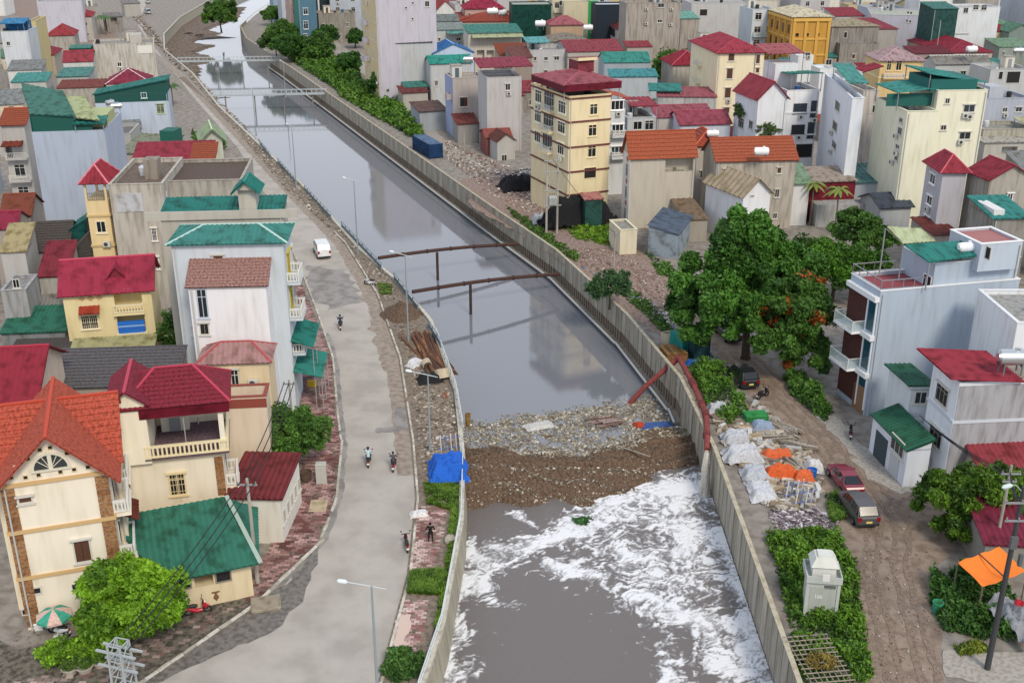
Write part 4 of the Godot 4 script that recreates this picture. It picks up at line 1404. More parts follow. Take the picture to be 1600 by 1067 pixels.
func ragged(outline: Array,amount: float,step: float,seed_: int) -> Array:     # an outline with uneven edges
	var f := FastNoiseLite.new()
	f.seed = seed_
	f.frequency = 0.45
	var o := []
	for i in outline.size():
		var a := Vector2(outline[i][0],outline[i][1]); var b := Vector2(outline[(i + 1) % outline.size()][0],outline[(i + 1) % outline.size()][1])
		var n := maxi(1,int(a.distance_to(b) / step))
		for k in n:
			var p := a.lerp(b,k / float(n))
			o.append([p.x + f.get_noise_2d(p.x,p.y) * amount,p.y + f.get_noise_2d(p.x + 70,p.y) * amount])
	return o

func ground_mat(key: String,c0: Color,c1: Color,c2: Color,scale: float,rough := 0.95,seed_ := 1) -> StandardMaterial3D:
	var m := base_mat(key,Color(1,1,1),rough,noise_tex(key,seed_,0.011,[[0.22,c0.r,c0.g,c0.b],[0.45,c1.r,c1.g,c1.b],[0.7,c2.r,c2.g,c2.b],[0.9,c1.r,c1.g,c1.b]],1024,FastNoiseLite.TYPE_SIMPLEX_SMOOTH,6,0.52),Vector3(scale,scale,scale))
	return m

func along(line: Array,step: float) -> Array:       # [position,direction] every step metres
	var o := []
	var left := 0.0
	for i in line.size() - 1:
		var a := Vector2(line[i][0],line[i][1]); var b := Vector2(line[i + 1][0],line[i + 1][1])
		var l := a.distance_to(b)
		var t := left
		while t < l:
			o.append([a.lerp(b,t / l),(b - a).normalized()])
			t += step
		left = t - l
	return o

const BANK_LEFT := [[-6.1,60],[-5.9,-40],[-5.6,-52.7],[-4.6,-59.4],[-3.9,-72.2],[-4.2,-82.6],[-5.4,-95.8],[-9.2,-114.8],[-14.2,-128.1],[-20.7,-141.5],[-33.1,-172.9],[-49.5,-210.3],[-66.4,-248.7],[-85.3,-296.9],[-107.0,-345.0],[-119.0,-385.0],[-129.0,-440.0],[-137.0,-520.0],[-140.0,-700.0],[-150.0,-2500.0]]
const BANK_RIGHT := [[17.2,60],[17.2,-40],[17.3,-69.5],[17.3,-82.6],[16.5,-97.3],[12.9,-114.8],[5.9,-138.6],[-1.9,-157.5],[-17.4,-196.3],[-41.7,-257.1],[-64.9,-314.9],[-86.3,-366.2],[-97.0,-403.0],[-102.0,-450.0],[-106.0,-520.0],[-110.0,-700.0],[-118.0,-2500.0]]

func dam_height(x: float,z: float) -> float:
	var front := -77.9 - 6.2 * smoothstep(6.0,16.5,x) + 0.5 * sin(x * 1.3)
	var crest := -1.75 - 0.5 * smoothstep(8.0,16.0,x) + 1.3 * smoothstep(4.0,-4.5,x)
	var up := smoothstep(0.0,5.5,front - z)
	var down := 1.0 - smoothstep(6.5,14.5,front - z)
	var h := lerpf(-3.78,crest,up * down)
	h += 0.3 * sin((z + 0.022 * x * x - x * 0.3) * 3.4) * up * down
	return h + 0.16 * dam_noise.get_noise_2d(x * 3,z * 3) * (0.25 + up * down) + 0.1 * dam_noise.get_noise_2d(x * 11,z * 11) * up * down

var dam_noise := FastNoiseLite.new()

func setting() -> void:
	var earth := ground_mat("earth",Color(0.47,0.44,0.41),Color(0.53,0.50,0.47),Color(0.58,0.555,0.525),0.06,0.95,2)
	var b := MB.new()
	var left := BANK_LEFT.duplicate(); left.append_array([[-3000,-2500],[-3000,60]])
	var right := BANK_RIGHT.duplicate(); right.append_array([[3000,-2500],[3000,60]])
	tiled(b,poly2(left),-0.3,0.0)
	tiled(b,poly2(right),-0.3,0.0)
	single("ground",b,earth,"dusty grey brown ground between the houses on both banks","ground","","structure")
	# canal: bed,two sheets of water parted by the dam
	var mud := ground_mat("mud",Color(0.2,0.165,0.13),Color(0.28,0.23,0.18),Color(0.36,0.31,0.26),0.12,0.9,4)
	var bed := MB.new()
	var loop := BANK_LEFT.duplicate()
	var back := BANK_RIGHT.duplicate(); back.reverse()
	loop.append_array(back)
	tiled(bed,poly2(loop),-5.2,-5.0)
	single("canal_bed",bed,mud,"muddy bed of the canal below the water","canal bed","","structure")
	var up := []
	for p in BANK_LEFT:
		if p[1] < -84: up.append([p[0] - 0.8,p[1]])
	for p in back:
		if p[1] < -84: up.append([p[0] + 0.8,p[1]])
	up.push_front([-5.2,-86.5]); up.append([18.0,-86.5])
	var down := [[-7,60],[-6.7,-40],[-6.4,-52.7],[-5.4,-59.4],[-4.7,-72.2],[-5.0,-84.0],[-5.2,-89.0],[18.1,-89.0],[18.1,-82.6],[18.1,-69.5],[18.0,-40],[18.0,60]]
	var water := base_mat("water",Color(0.47,0.48,0.51),0.03)
	water.metallic_specular = 0.707
	water.heightmap_enabled = true
	water.heightmap_texture = noise_tex("ripples",31,0.02,[[0.0,0,0,0],[1.0,1,1,1]],512,FastNoiseLite.TYPE_SIMPLEX_SMOOTH,4)
	water.heightmap_scale = 0.12
	water.uv1_triplanar = true
	water.uv1_world_triplanar = true
	water.uv1_scale = Vector3(0.25,0.25,0.25)
	var foul := base_mat("foul_water",Color(0.43,0.405,0.395),0.12)
	foul.metallic_specular = 0.5
	foul.heightmap_enabled = true
	foul.heightmap_texture = tex["ripples"]
	foul.heightmap_scale = 1.6
	foul.uv1_triplanar = true
	foul.uv1_world_triplanar = true
	foul.uv1_scale = Vector3(0.5,0.5,0.9)
	var w1 := MB.new()
	tiled(w1,poly2(up),-3.6,-3.5)
	single("canal_water",w1,water,"smooth grey canal water above the dam mirroring sky and houses","water","","structure")
	var w2 := MB.new()
	tiled(w2,poly2(down),-3.1,-3.0)
	single("foul_water",w2,foul,"grey brown foul water below the dam under floating foam","water","","structure")
	bank_walls()
	dam()
	foam()
	roads()

func bank_walls() -> void:
	# left bank: battered concrete wall with a coping
	var lw := MB.new()
	var cp := MB.new()
	for i in BANK_LEFT.size() - 1:
		var a: Array = BANK_LEFT[i]; var c: Array = BANK_LEFT[i + 1]
		var p := Vector3(a[0],0,a[1]); var q := Vector3(c[0],0,c[1])
		var s := (q - p).cross(Vector3.UP).normalized()
		lw.quad(p + s * 0.5 - Vector3.UP * 4.5,q + s * 0.5 - Vector3.UP * 4.5,q + s * 0.02 + Vector3.UP * 0.15,p + s * 0.02 + Vector3.UP * 0.15)
		cp.beam(p + Vector3.UP * 0.2,q + Vector3.UP * 0.2,0.4,0.3)
	var t := thing("embankment_wall","stained concrete embankment wall below the road side railing","wall")
	part("wall",lw,mat("conc:aaa594"),t)
	part("coping",cp,mat("conc:c4bfb2"),t)
	# right bank: panels between ribs,on a row of short posts above a ledge
	var r := thing("canal_wall","long streaked concrete flood wall with ribbed panels along the right bank","wall")
	var stuff := MB.new(); var posts := MB.new(); var ledge := MB.new(); var edge := MB.new()
	var n := 0
	var pm := []
	for k in 6: pm.append(mat("conc:" + ["aba598","a39d90","b5afa1","9c9688","afa99e","a6a194"][k]))
	for e in along(BANK_RIGHT.slice(1),1.5):
		var p := Vector3(e[0].x,0,e[0].y); var f := Vector3(e[1].x,0,e[1].y)
		if p.z < -420: break
		var s := f.cross(Vector3.UP)                              # away from the water
		var low := -1.7 if p.z < -95 else -4.6
		if p.z > -330:
			var m := MB.new()
			m.cbox(Vector3(0,(1.0 + low) / 2,0),Vector3(0.22,1.0 - low,1.46))
			m.cbox(Vector3(-0.13,(1.0 + low) / 2,-0.7),Vector3(0.1,1.0 - low,0.1))
			if n < 230: part("panel",m,pm[n % 6],r,Transform3D(Basis(s,Vector3.UP,-f),p + f * 0.75))
			else: stuff.cbox(p + f * 0.75 + Vector3.UP * (1.0 + low) / 2,Vector3(0.22,1.0 - low,1.46),Basis(s,Vector3.UP,-f))
			n += 1
		else: stuff.cbox(p + f * 0.75 + Vector3.UP * -1.5,Vector3(0.22,5.0,1.52),Basis(s,Vector3.UP,-f))
		if p.z < -95 and p.z > -330:
			posts.cbox(p + f * 0.4 + Vector3.UP * -2.35,Vector3(0.25,1.3,0.28),Basis(s,Vector3.UP,-f))
			posts.cbox(p + f * 1.15 + Vector3.UP * -2.35,Vector3(0.25,1.3,0.28),Basis(s,Vector3.UP,-f))
			posts.cbox(p + f * 0.75 + s * 0.9 + Vector3.UP * -2.4,Vector3(0.1,1.6,1.52),Basis(s,Vector3.UP,-f))
			ledge.cbox(p + f * 0.75 + s * 0.2 + Vector3.UP * -3.15,Vector3(1.9,0.3,1.52),Basis(s,Vector3.UP,-f))
			edge.cbox(p + f * 0.75 - s * 0.82 + Vector3.UP * -2.93,Vector3(0.16,0.16,1.52),Basis(s,Vector3.UP,-f))
	var top := MB.new()
	for i in range(1,BANK_RIGHT.size() - 1):
		top.beam(Vector3(BANK_RIGHT[i][0],1.03,BANK_RIGHT[i][1]),Vector3(BANK_RIGHT[i + 1][0],1.03,BANK_RIGHT[i + 1][1]),0.34,0.06)
	part("coping",top,mat("conc:b6ae98"),r)
	part("far_panels",stuff,mat("conc:a59e92"),r).set_meta("kind","stuff")
	part("posts",posts,mat("conc:8c7f72"),r).set_meta("kind","stuff")
	part("ledge",ledge,mat("conc:8f877b"),r)
	part("ledge_edge",edge,mat("plain:d2d3d0"),r)

func dam() -> void:
	dam_noise.seed = 8
	dam_noise.frequency = 0.12
	var m := MB.new()
	var st := 0.28
	var nx := int(23.4 / st); var nz := int(26.0 / st)
	var h := func(i: int,j: int) -> Vector3:
		var x := -5.3 + i * st; var z := -103.5 + j * st
		return Vector3(x,dam_height(x,z),z)
	var grid := []
	for i in nx + 1:
		var row := []
		for j in nz + 1: row.append(h.call(i,j))
		grid.append(row)
	var nr := func(i: int,j: int) -> Vector3:
		var a: Vector3 = grid[mini(i + 1,nx)][j] - grid[maxi(i - 1,0)][j]; var c: Vector3 = grid[i][mini(j + 1,nz)] - grid[i][maxi(j - 1,0)]
		return c.cross(a).normalized()
	for i in nx:
		for j in nz:
			var a: Vector3 = grid[i][j]; var c: Vector3 = grid[i + 1][j]; var d: Vector3 = grid[i + 1][j + 1]; var e: Vector3 = grid[i][j + 1]
			if maxf(maxf(a.y,c.y),maxf(d.y,e.y)) < -3.56: continue
			m.stri(e,d,c,nr.call(i,j + 1),nr.call(i + 1,j + 1),nr.call(i + 1,j)); m.stri(e,c,a,nr.call(i,j + 1),nr.call(i + 1,j),nr.call(i,j))
	var soil := ground_mat("soil",Color(0.27,0.205,0.155),Color(0.36,0.285,0.225),Color(0.43,0.355,0.29),0.3,0.95,6)
	single("earth_dam",m,soil,"brown earth dam heaped across the canal with curved track marks","dam","","structure")
	var on := func(x: float,z: float) -> float: return dam_height(x,z)
	var pale := [Color(0.42,0.39,0.32),Color(0.32,0.28,0.21),Color(0.22,0.18,0.12),Color(0.55,0.52,0.47),Color(0.16,0.12,0.08),Color(0.36,0.32,0.24),Color(0.2,0.17,0.13)]
	var dark := [Color(0.07,0.05,0.035),Color(0.1,0.075,0.05),Color(0.13,0.1,0.07),Color(0.09,0.07,0.05),Color(0.3,0.26,0.2)]
	litter("rubbish","brown sticks and scraps strewn over the face of the earth dam","rubbish",poly2([[-4.2,-78.6],[6,-78.8],[11,-82.4],[16.8,-86],[17,-92],[9,-90],[-4.4,-91.5]]),4600,0.05,0.34,dark,3,on,1,0.05)
	litter("rubbish","pale scraps at the foot of the dam beside the foam","rubbish",poly2([[-4.2,-79.2],[6,-79.3],[11,-82.0],[16.8,-85.6],[16.9,-88],[9,-84.6],[-4.4,-83]]),1300,0.07,0.3,pale,4,on,0,0.1)
	var float_h := func(x: float,z: float) -> float: return maxf(-3.48,dam_height(x,z))
	litter("floating_rubbish","pale floating rubbish packed on the water behind the dam","rubbish",poly2([[-4.6,-89.5],[3.6,-86.5],[9.6,-88.5],[17.0,-91],[17.4,-102.6],[10.4,-100.6],[4,-98.4],[0,-97.2],[-4.9,-95.6]]),12000,0.06,0.36,pale,5,float_h,0,0.12)
	litter("floating_rubbish","thin scum of reeds and bits at the far rim of the floating rubbish","rubbish",poly2([[-4.6,-94.5],[4,-97],[17.2,-101],[17.4,-104],[10.4,-101.8],[4,-99.4],[0,-98.4],[-4.9,-96.6]]),900,0.1,0.4,pale,6,float_h,1,0.3)

# a sheet over the places where f > 0,its edge thinning out into the water
func contour(b: MB,x0: float,x1: float,z0: float,z1: float,st: float,y: float,f: Callable) -> void:
	var nx := int((x1 - x0) / st); var nz := int((z1 - z0) / st)
	var v := []
	for i in nx + 1:
		var row := PackedFloat32Array()
		row.resize(nz + 1)
		for j in nz + 1: row[j] = f.call(x0 + i * st,z0 + j * st)
		v.append(row)
	for i in nx:
		for j in nz:
			var c := [[i,j + 1],[i + 1,j + 1],[i + 1,j],[i,j]]
			var s := []
			for q in c: s.append(v[q[0]][q[1]])
			if s.max() <= 0: continue
			var p := []
			for k in 4:
				var m := (k + 1) % 4
				var a := Vector3(x0 + c[k][0] * st,y,z0 + c[k][1] * st); var d := Vector3(x0 + c[m][0] * st,y,z0 + c[m][1] * st)
				if s[k] > 0: p.append([a + Vector3.UP * 0.07 * smoothstep(0.1,0.8,s[k]),smoothstep(0.0,0.6,s[k])])
				if (s[k] > 0) != (s[m] > 0): p.append([a.lerp(d,s[k] / (s[k] - s[m])),0.0])
			for k in range(1,p.size() - 1):
				var n := b.v.size()
				b.tri(p[0][0],p[k][0],p[k + 1][0])
				if b.v.size() > n:
					for e in [p[0][1],p[k + 1][1],p[k][1]]: b.c.append(Color(1,1,1,0.1 + 0.88 * e))

func foam() -> void:
	var big := FastNoiseLite.new(); big.seed = 21; big.frequency = 0.16; big.fractal_octaves = 3
	var fine := FastNoiseLite.new(); fine.seed = 22; fine.frequency = 0.6; fine.fractal_octaves = 5; fine.fractal_gain = 0.62
	var warp := FastNoiseLite.new(); warp.seed = 23; warp.frequency = 0.25
	var S := FOAM      # streams of foam: from,to,half width at both ends,how closed
	var field := func(x: float,z: float) -> float:
		var wx := x + warp.get_noise_2d(x,z) * 1.4; var wz := z + warp.get_noise_2d(x + 50,z) * 1.4
		var d := -1.0
		for s in S:
			var a := Vector2(s[0],s[1]); var c := Vector2(s[2],s[3])
			var q := Vector2(wx,wz)
			var t := clampf((q - a).dot(c - a) / maxf((c - a).length_squared(),1e-4),0,1)
			var r := lerpf(s[4],s[5],t)
			d = maxf(d,(1.0 - q.distance_to(a.lerp(c,t)) / r) * 0.9 * s[6] + (s[6] - 1.0) * 0.35)
		d = minf(d,0.66)
		var u := wx * 0.8 - wz * 0.6; var w := wx * 0.6 + wz * 0.8
		return d + 0.04 + big.get_noise_2d(x,z) * 0.5 + (absf(fine.get_noise_2d(u * 0.75,w * 1.35)) - 0.22) * 2.1
	var b := MB.new()
	contour(b,-5.0,17.1,-87.0,-50.0,0.12,-2.985,field)
	b.colored = true
	var m := base_mat("foam",Color(0.9,0.905,0.92),0.8)
	m.vertex_color_use_as_albedo = true
	m.transparency = BaseMaterial3D.TRANSPARENCY_ALPHA
	single("foam",b,m,"white foam in torn streaks and rafts thinning out on the foul water","foam","","stuff")

const KERB_LEFT := [[-40,-38],[-30,-45],[-22.7,-53.9],[-17.4,-61.9],[-14.3,-69.4],[-14.0,-75.8],[-14.9,-85.0],[-16.1,-90.8],[-18.6,-104.3],[-22.5,-118.0],[-27.2,-133.6],[-36.0,-161.1],[-52.3,-206.3],[-76.2,-263.0],[-121.3,-374.6],[-173.6,-515.7],[-330,-900]]
const KERB_RIGHT := [[-10.5,-30],[-9.0,-44],[-8.0,-53.9],[-7.2,-65.3],[-7.5,-75.8],[-8.7,-85.7],[-11.6,-104.3],[-16.2,-123.9],[-23.0,-144.7],[-35.2,-172.7],[-53.1,-215.1],[-85.9,-292.4],[-109.5,-342.8],[-136.5,-412.5],[-165.0,-515.7],[-318,-900]]

func kerb(called: String,label: String,line: Array,zmin: float,side: float) -> void:
	var t := thing(called,label,"kerb")
	t.set_meta("kind","structure")
	var n := 0
	for e in along(line,1.0):
		if e[0].y < zmin: break
		if e[0].y > -48: continue
		if not cache.has("kerbstone"):
			var b := MB.new()
			b.hexa([Vector3(-0.11,-0.02,0.485),Vector3(0.11,-0.02,0.485),Vector3(0.11,-0.02,-0.485),Vector3(-0.11,-0.02,-0.485),Vector3(-0.09,0.14,0.47),Vector3(0.09,0.14,0.47),Vector3(0.09,0.14,-0.47),Vector3(-0.09,0.14,-0.47)])
			cache["kerbstone"] = b.mesh()
		var f := Vector3(e[1].x,0,e[1].y)
		n += 1
		if rng.randf() < 0.05: continue
		part("kerb_stone",cache["kerbstone"],mat("conc:" + ["c4bfb4","b4aea2","d0ccc2"][rng.randi() % 3]),t,Transform3D(Basis(f.cross(Vector3.UP),Vector3.UP,-f).rotated(Vector3.UP,rng.randfn() * 0.02),Vector3(e[0].x,rng.randfn() * 0.012,e[0].y) + f * 0.5))

func pavers(label: String,outline: Array,s: float,cols: Array,seed_: int,gap := 0.06,y := 0.02) -> void:
	var r := RandomNumberGenerator.new(); r.seed = seed_
	var poly := poly2(outline)
	var lo := poly[0]; var hi := poly[0]
	for p in poly:
		lo = lo.min(p); hi = hi.max(p)
	var f := FastNoiseLite.new(); f.seed = seed_; f.frequency = 0.35
	var places := []; var tints := []
	var z := lo.y
	var row := 0
	while z < hi.y:
		var x := lo.x + (s / 2 if row % 2 else 0.0)
		while x < hi.x:
			if Geometry2D.is_point_in_polygon(Vector2(x,z),poly):
				var k := f.get_noise_2d(x,z)
				if r.randf() > gap + maxf(0,k - 0.25):
					places.append(Transform3D(Basis(Vector3.UP,r.randfn() * 0.03) * Basis(Vector3.RIGHT,r.randfn() * 0.02),Vector3(x,y + r.randfn() * 0.008,z)))
					tints.append(vary(cols[0].lerp(cols[1],clampf(0.5 + k * 1.5 + r.randfn() * 0.3,0,1)),r.randf_range(0.75,1.2)))
			x += s
		z += s * 0.55
		row += 1
	var mm := MultiMesh.new()
	mm.transform_format = MultiMesh.TRANSFORM_3D
	mm.use_colors = true
	var b := MB.new()
	var a := s * 0.47; var c := s * 0.25
	b.hexa([Vector3(-a,-0.05,c),Vector3(a,-0.05,c),Vector3(a,-0.05,-c),Vector3(-a,-0.05,-c),Vector3(-a * 0.95,0.025,c * 0.92),Vector3(a * 0.95,0.025,c * 0.92),Vector3(a * 0.95,0.025,-c * 0.92),Vector3(-a * 0.95,0.025,-c * 0.92)])
	mm.mesh = b.mesh()
	mm.instance_count = places.size()
	for i in places.size():
		mm.set_instance_transform(i,places[i]); mm.set_instance_color(i,tints[i])
	var o := MultiMeshInstance3D.new()
	o.multimesh = mm
	var m := base_mat("paver",Color(1,1,1),0.8)
	m.vertex_color_use_as_albedo = true
	o.material_override = m
	o.name = numbered("pavers")
	add_child(o)
	meta(o,label,"pavement","","stuff")

func roads() -> void:
	var asphalt := ground_mat("road",Color(0.63,0.605,0.575),Color(0.665,0.64,0.61),Color(0.695,0.67,0.64),0.02,0.9,12)
	var o := KERB_LEFT.duplicate()
	var back := KERB_RIGHT.duplicate(); back.reverse()
	o.append_array(back)
	sheet("road","pale dusty concrete road beside the canal","road",o,0.012,asphalt)
	var dusty := ground_mat("dusty",Color(0.52,0.47,0.425),Color(0.57,0.52,0.475),Color(0.62,0.575,0.53),0.1,0.95,13)
	var dark := ground_mat("damp",Color(0.46,0.44,0.42),Color(0.52,0.50,0.48),Color(0.58,0.56,0.54),0.04,0.55,14)
	var strip := func(line: Array,from: float,to: float,w: float,seed_: int) -> Array:
		var p := []; var q := []
		for e in along(line,2.0):
			if e[0].y > from or e[0].y < to: continue
			var s := Vector2(-e[1].y,e[1].x)
			p.append([e[0].x - s.x * 0.1,e[0].y - s.y * 0.1]); q.push_front([e[0].x + s.x * w,e[0].y + s.y * w])
		p.append_array(q)
		return ragged(p,0.22,0.35,seed_)
	sheet("dust_edge","brown dust drifted along the canal side of the road","road edge",strip.call(KERB_RIGHT,-79,-330,-1.6,3),0.017,dusty)
	sheet("gutter","dark damp gutter along the brick pavement","gutter",strip.call(KERB_LEFT,-48,-112,0.5,4),0.0172,dark)
	sheet("damp_patch","dark damp patch of road below the white van","road patch",ragged([[-26.6,-134.9],[-21.8,-133.6],[-17.2,-121.7],[-20.9,-119.0],[-24.0,-121.7]],1.2,0.8,5),0.0215,dark)
	sheet("dried_mud","brown dried mud tongue on the road beside the dirt heap","road patch",ragged([[-14.2,-118],[-12.4,-106],[-10.2,-95],[-8.6,-83],[-9.6,-84],[-10.8,-92],[-12.6,-100],[-15.5,-112],[-16.5,-118]],0.8,0.7,6),0.022,dusty)
	sheet("wet_gutter","wet dark stain at the road corner beside the manhole slab","road patch",ragged([[-18.4,-61.3],[-15.9,-64.3],[-14.3,-69.4],[-14.0,-64.9],[-14.8,-60.8],[-15.9,-58.6],[-19.0,-56.4],[-21.9,-53.9],[-26.5,-49],[-28,-47.5],[-22.8,-54.2]],0.5,0.6,7),0.0225,ground_mat("wet",Color(0.36,0.345,0.325),Color(0.43,0.41,0.39),Color(0.5,0.48,0.455),0.15,0.5,24))
	sheet("road_scuff","dark scuffed hollow in the road beside the riders","road patch",ragged([[-10.9,-92.6],[-9.8,-93.2],[-9.5,-88.4],[-10.4,-87.6],[-12.4,-87.4],[-12.2,-88.2],[-10.8,-88.8]],0.5,0.3,61),0.0235,dark)
	sheet("road_scuff","wet streaks on the road next to the damp patch","road patch",ragged([[-18.4,-132.4],[-16.6,-131.6],[-15.8,-126],[-15.0,-121],[-17.6,-121.6],[-18.2,-127]],0.9,0.4,62),0.024,dusty)
	kerb("kerb","pale kerb along the brick pavement on the house side of the road",KERB_LEFT,-150,1)
	kerb("kerb","pale kerb along the canal side of the road",KERB_RIGHT,-150,-1)
	# pavements
	var pave := ground_mat("pave",Color(0.32,0.24,0.22),Color(0.42,0.34,0.31),Color(0.5,0.43,0.4),0.2,0.95,15)
	var inner := [[-19.2,-62.6],[-18.3,-65.3],[-17.6,-70],[-17.2,-74.9],[-17.4,-80.0],[-19.6,-92.2],[-21.8,-104.3],[-27.2,-128.6]]
	var outer := [[-26.6,-128.6],[-23.0,-118.0],[-18.85,-104.3],[-16.35,-90.8],[-15.1,-85],[-14.3,-75.8],[-14.55,-69.4],[-17.6,-62.2]]
	var w := inner.duplicate(); w.append_array(outer)
	sheet("pavement","brick red pavement in front of the street houses","pavement",w,0.1,pave)
	pavers("worn red pavers in front of the street houses",w,0.5,[Color(0.13,0.045,0.04),Color(0.42,0.26,0.24)],5,0.12,0.105)
	var fore := [[-46,-44],[-34,-58.5],[-31.5,-57.0],[-25.8,-59.6],[-22.6,-61.6],[-17.6,-63.2],[-17.7,-62.0],[-23.0,-53.7],[-30.2,-44.8],[-40,-37]]
	sheet("forecourt","dirty forecourt with patchy pavers in front of the cream villa","pavement",fore,0.09,ground_mat("court",Color(0.26,0.24,0.21),Color(0.36,0.34,0.3),Color(0.46,0.43,0.39),0.15,0.9,16))
	pavers("scattered pale pavers on the forecourt below the leafy tree",[[-38,-48],[-28,-50.5],[-20.0,-58.8],[-18.0,-61.8],[-20.5,-60.6],[-26.5,-55.5],[-36,-52]],0.5,[Color(0.16,0.1,0.085),Color(0.36,0.28,0.25)],9,0.5,0.1)
	var verge := [[-9.4,-40],[-8.2,-53.9],[-7.45,-65.3],[-7.7,-75.8],[-8.9,-85.7],[-11.8,-104.3],[-16.4,-123.9],[-23.2,-144.7],[-35.4,-172.7],[-53.3,-215.1],[-86.1,-292.4],[-87.5,-291],[-66.9,-248.7],[-50,-210.3],[-33.6,-172.9],[-21.2,-141.5],[-14.7,-128.1],[-9.7,-114.8],[-5.9,-95.8],[-4.7,-82.6],[-4.4,-72.2],[-5.1,-59.4],[-6.1,-52.7],[-6.4,-40]]
	sheet("verge","trodden brown verge between the road and the canal railing","verge",verge,0.08,ground_mat("vergedirt",Color(0.40,0.35,0.305),Color(0.47,0.42,0.37),Color(0.53,0.48,0.43),0.15,0.95,17))
	pavers("pinkish worn pavers on the verge around the standing man",[[-7.2,-66],[-7.4,-74.5],[-5.2,-74.5],[-5.4,-66.0]],0.42,[Color(0.22,0.09,0.08),Color(0.58,0.43,0.40)],6,0.16,0.09)
	pavers("pinkish worn pavers on the lower verge beside the street lamp",[[-8.0,-54.6],[-7.4,-62.2],[-5.7,-62.2],[-6.0,-54.6]],0.42,[Color(0.24,0.1,0.09),Color(0.6,0.46,0.43)],7,0.14,0.09)
	sheet("sand_patch","pale pink sand spread on the lower verge","sand",ragged([[-7.8,-55.4],[-7.5,-60.4],[-6.7,-60.6],[-6.9,-55.2]],0.35,0.4,8),0.135,base_mat("sand",Color(0.80,0.71,0.66),0.95))
	# right bank
	var dirt := ground_mat("lane",Color(0.47,0.405,0.355),Color(0.53,0.465,0.41),Color(0.58,0.515,0.465),0.06,0.95,18)
	var lane := [[20.6,-44],[21.3,-53.9],[23.4,-60.8],[24.0,-65.3],[25.0,-70.2],[24.6,-73.9],[25.8,-80.0],[24.8,-85.7],[23.3,-92.2],[22.6,-99.5],[20.4,-111.5],[14.5,-121.7],[8,-138],[2,-150],[16.5,-144],[19.8,-133.6],[22.0,-121.7],[24.4,-107.8],[25.8,-101.1],[28.0,-96.5],[29.6,-90.8],[31,-84.5],[32.6,-80.0],[34.2,-75.8],[33.4,-69.4],[30.0,-66.0],[28.4,-60.8],[26.6,-53.9],[26,-44]]
	sheet("lane","brown dirt lane with tyre ruts on the right bank","lane",ragged(lane,0.6,1.2,9),0.012,dirt)
	for k in 4:
		var p := []
		var q := []
		for c in [[23.6,-50],[25.4,-60],[26.4,-66],[28.6,-72],[28.2,-80],[27.4,-88],[25.6,-96],[23.4,-106]]:
			var o2: float = [-1.5,-0.6,0.6,1.6][k]
			p.append([c[0] + o2,c[1]]); q.push_front([c[0] + o2 + 0.42,c[1]])
		p.append_array(q)
		sheet("tyre_rut",["darker tyre rut nearest the wall","second tyre rut of the dirt lane","third tyre rut of the dirt lane","tyre rut on the house side of the lane"][k],"tyre rut",ragged(p,0.3,0.5,50 + k),0.03 + k * 0.004,ground_mat("rut",Color(0.44,0.38,0.33),Color(0.49,0.425,0.375),Color(0.53,0.465,0.41),0.2,0.9,25))
	var slab := ground_mat("slab",Color(0.56,0.535,0.5),Color(0.61,0.585,0.55),Color(0.66,0.64,0.61),0.2,0.9,19)
	sheet("slab","broken pale concrete slab in front of the blue grey house","slab",ragged([[28.0,-91.5],[30.0,-90.8],[30.7,-85.7],[31.8,-81.6],[30.0,-80.5],[28.8,-85.5]],0.5,0.5,10),0.05,slab)
	sheet("slab","broken pale concrete slab in front of the green canopy","slab",ragged([[29.0,-82.6],[32.6,-83.0],[33.6,-77.4],[31.4,-76.4],[29.4,-79.2]],0.5,0.5,11),0.052,slab)
	sheet("slab","concrete slab at the lane mouth under the utility pole","slab",ragged([[27.5,-57.0],[33.5,-56.8],[33,-53],[26.6,-54.4]],0.3,0.5,12),0.05,slab)
	sheet("lane_path","pale concrete path past the far bank weeds","path",[[-11.0,-198.1],[-21.7,-231.5],[-29.0,-263.0],[-41.9,-303.6],[-63.8,-374.6],[-84.0,-440],[-80,-440],[-59.6,-374.6],[-36.5,-300],[-22.9,-255],[-14.6,-218.0],[-5.0,-190]],0.014,slab)
	var brick := ground_mat("brickdust",Color(0.46,0.38,0.34),Color(0.53,0.455,0.42),Color(0.6,0.53,0.49),0.16,0.95,20)
	sheet("rubble_field","reddish ground of broken brick where houses were pulled down","rubble ground",ragged([[12.5,-118],[8,-132],[1,-150],[-6,-163],[-9,-180],[-1,-186],[6,-170],[13,-150],[17.6,-137],[19.6,-125],[21.5,-110],[19.0,-106]],0.8,1.2,13),0.03,brick)
	var mudbank := ground_mat("mudbank",Color(0.3,0.25,0.21),Color(0.4,0.34,0.29),Color(0.5,0.44,0.39),0.05,0.95,21)
	sheet("dirt_yard","churned brown dirt yard beside the far left road","dirt yard",ragged([[-105,-300],[-125,-360],[-160,-440],[-200,-520],[-240,-520],[-190,-440],[-150,-380],[-118,-330]],2.5,3.0,31),0.02,brick)
	mud_bar("mud_bank","dark mud bar along the far left bank above the footbridge",[[-86,-300],[-90,-322],[-95,-338],[-93,-352],[-104,-366],[-101,-384],[-112,-392],[-108,-420],[-116,-430],[-114,-470],[-122,-520],[-138,-520],[-131,-440],[-121,-385],[-108.5,-345],[-87,-297]],mudbank)
	mud_bar("mud_bar","dark mud islet between the two far footbridges",[[-78,-277],[-76,-284],[-80,-292],[-84,-294],[-83.5,-286],[-81,-279],[-72,-281]],mudbank)
	mud_bar("mud_bar","second mud spit further up the shining canal",[[-100,-405],[-112,-400],[-124,-415],[-121,-424],[-110,-414]],mudbank)

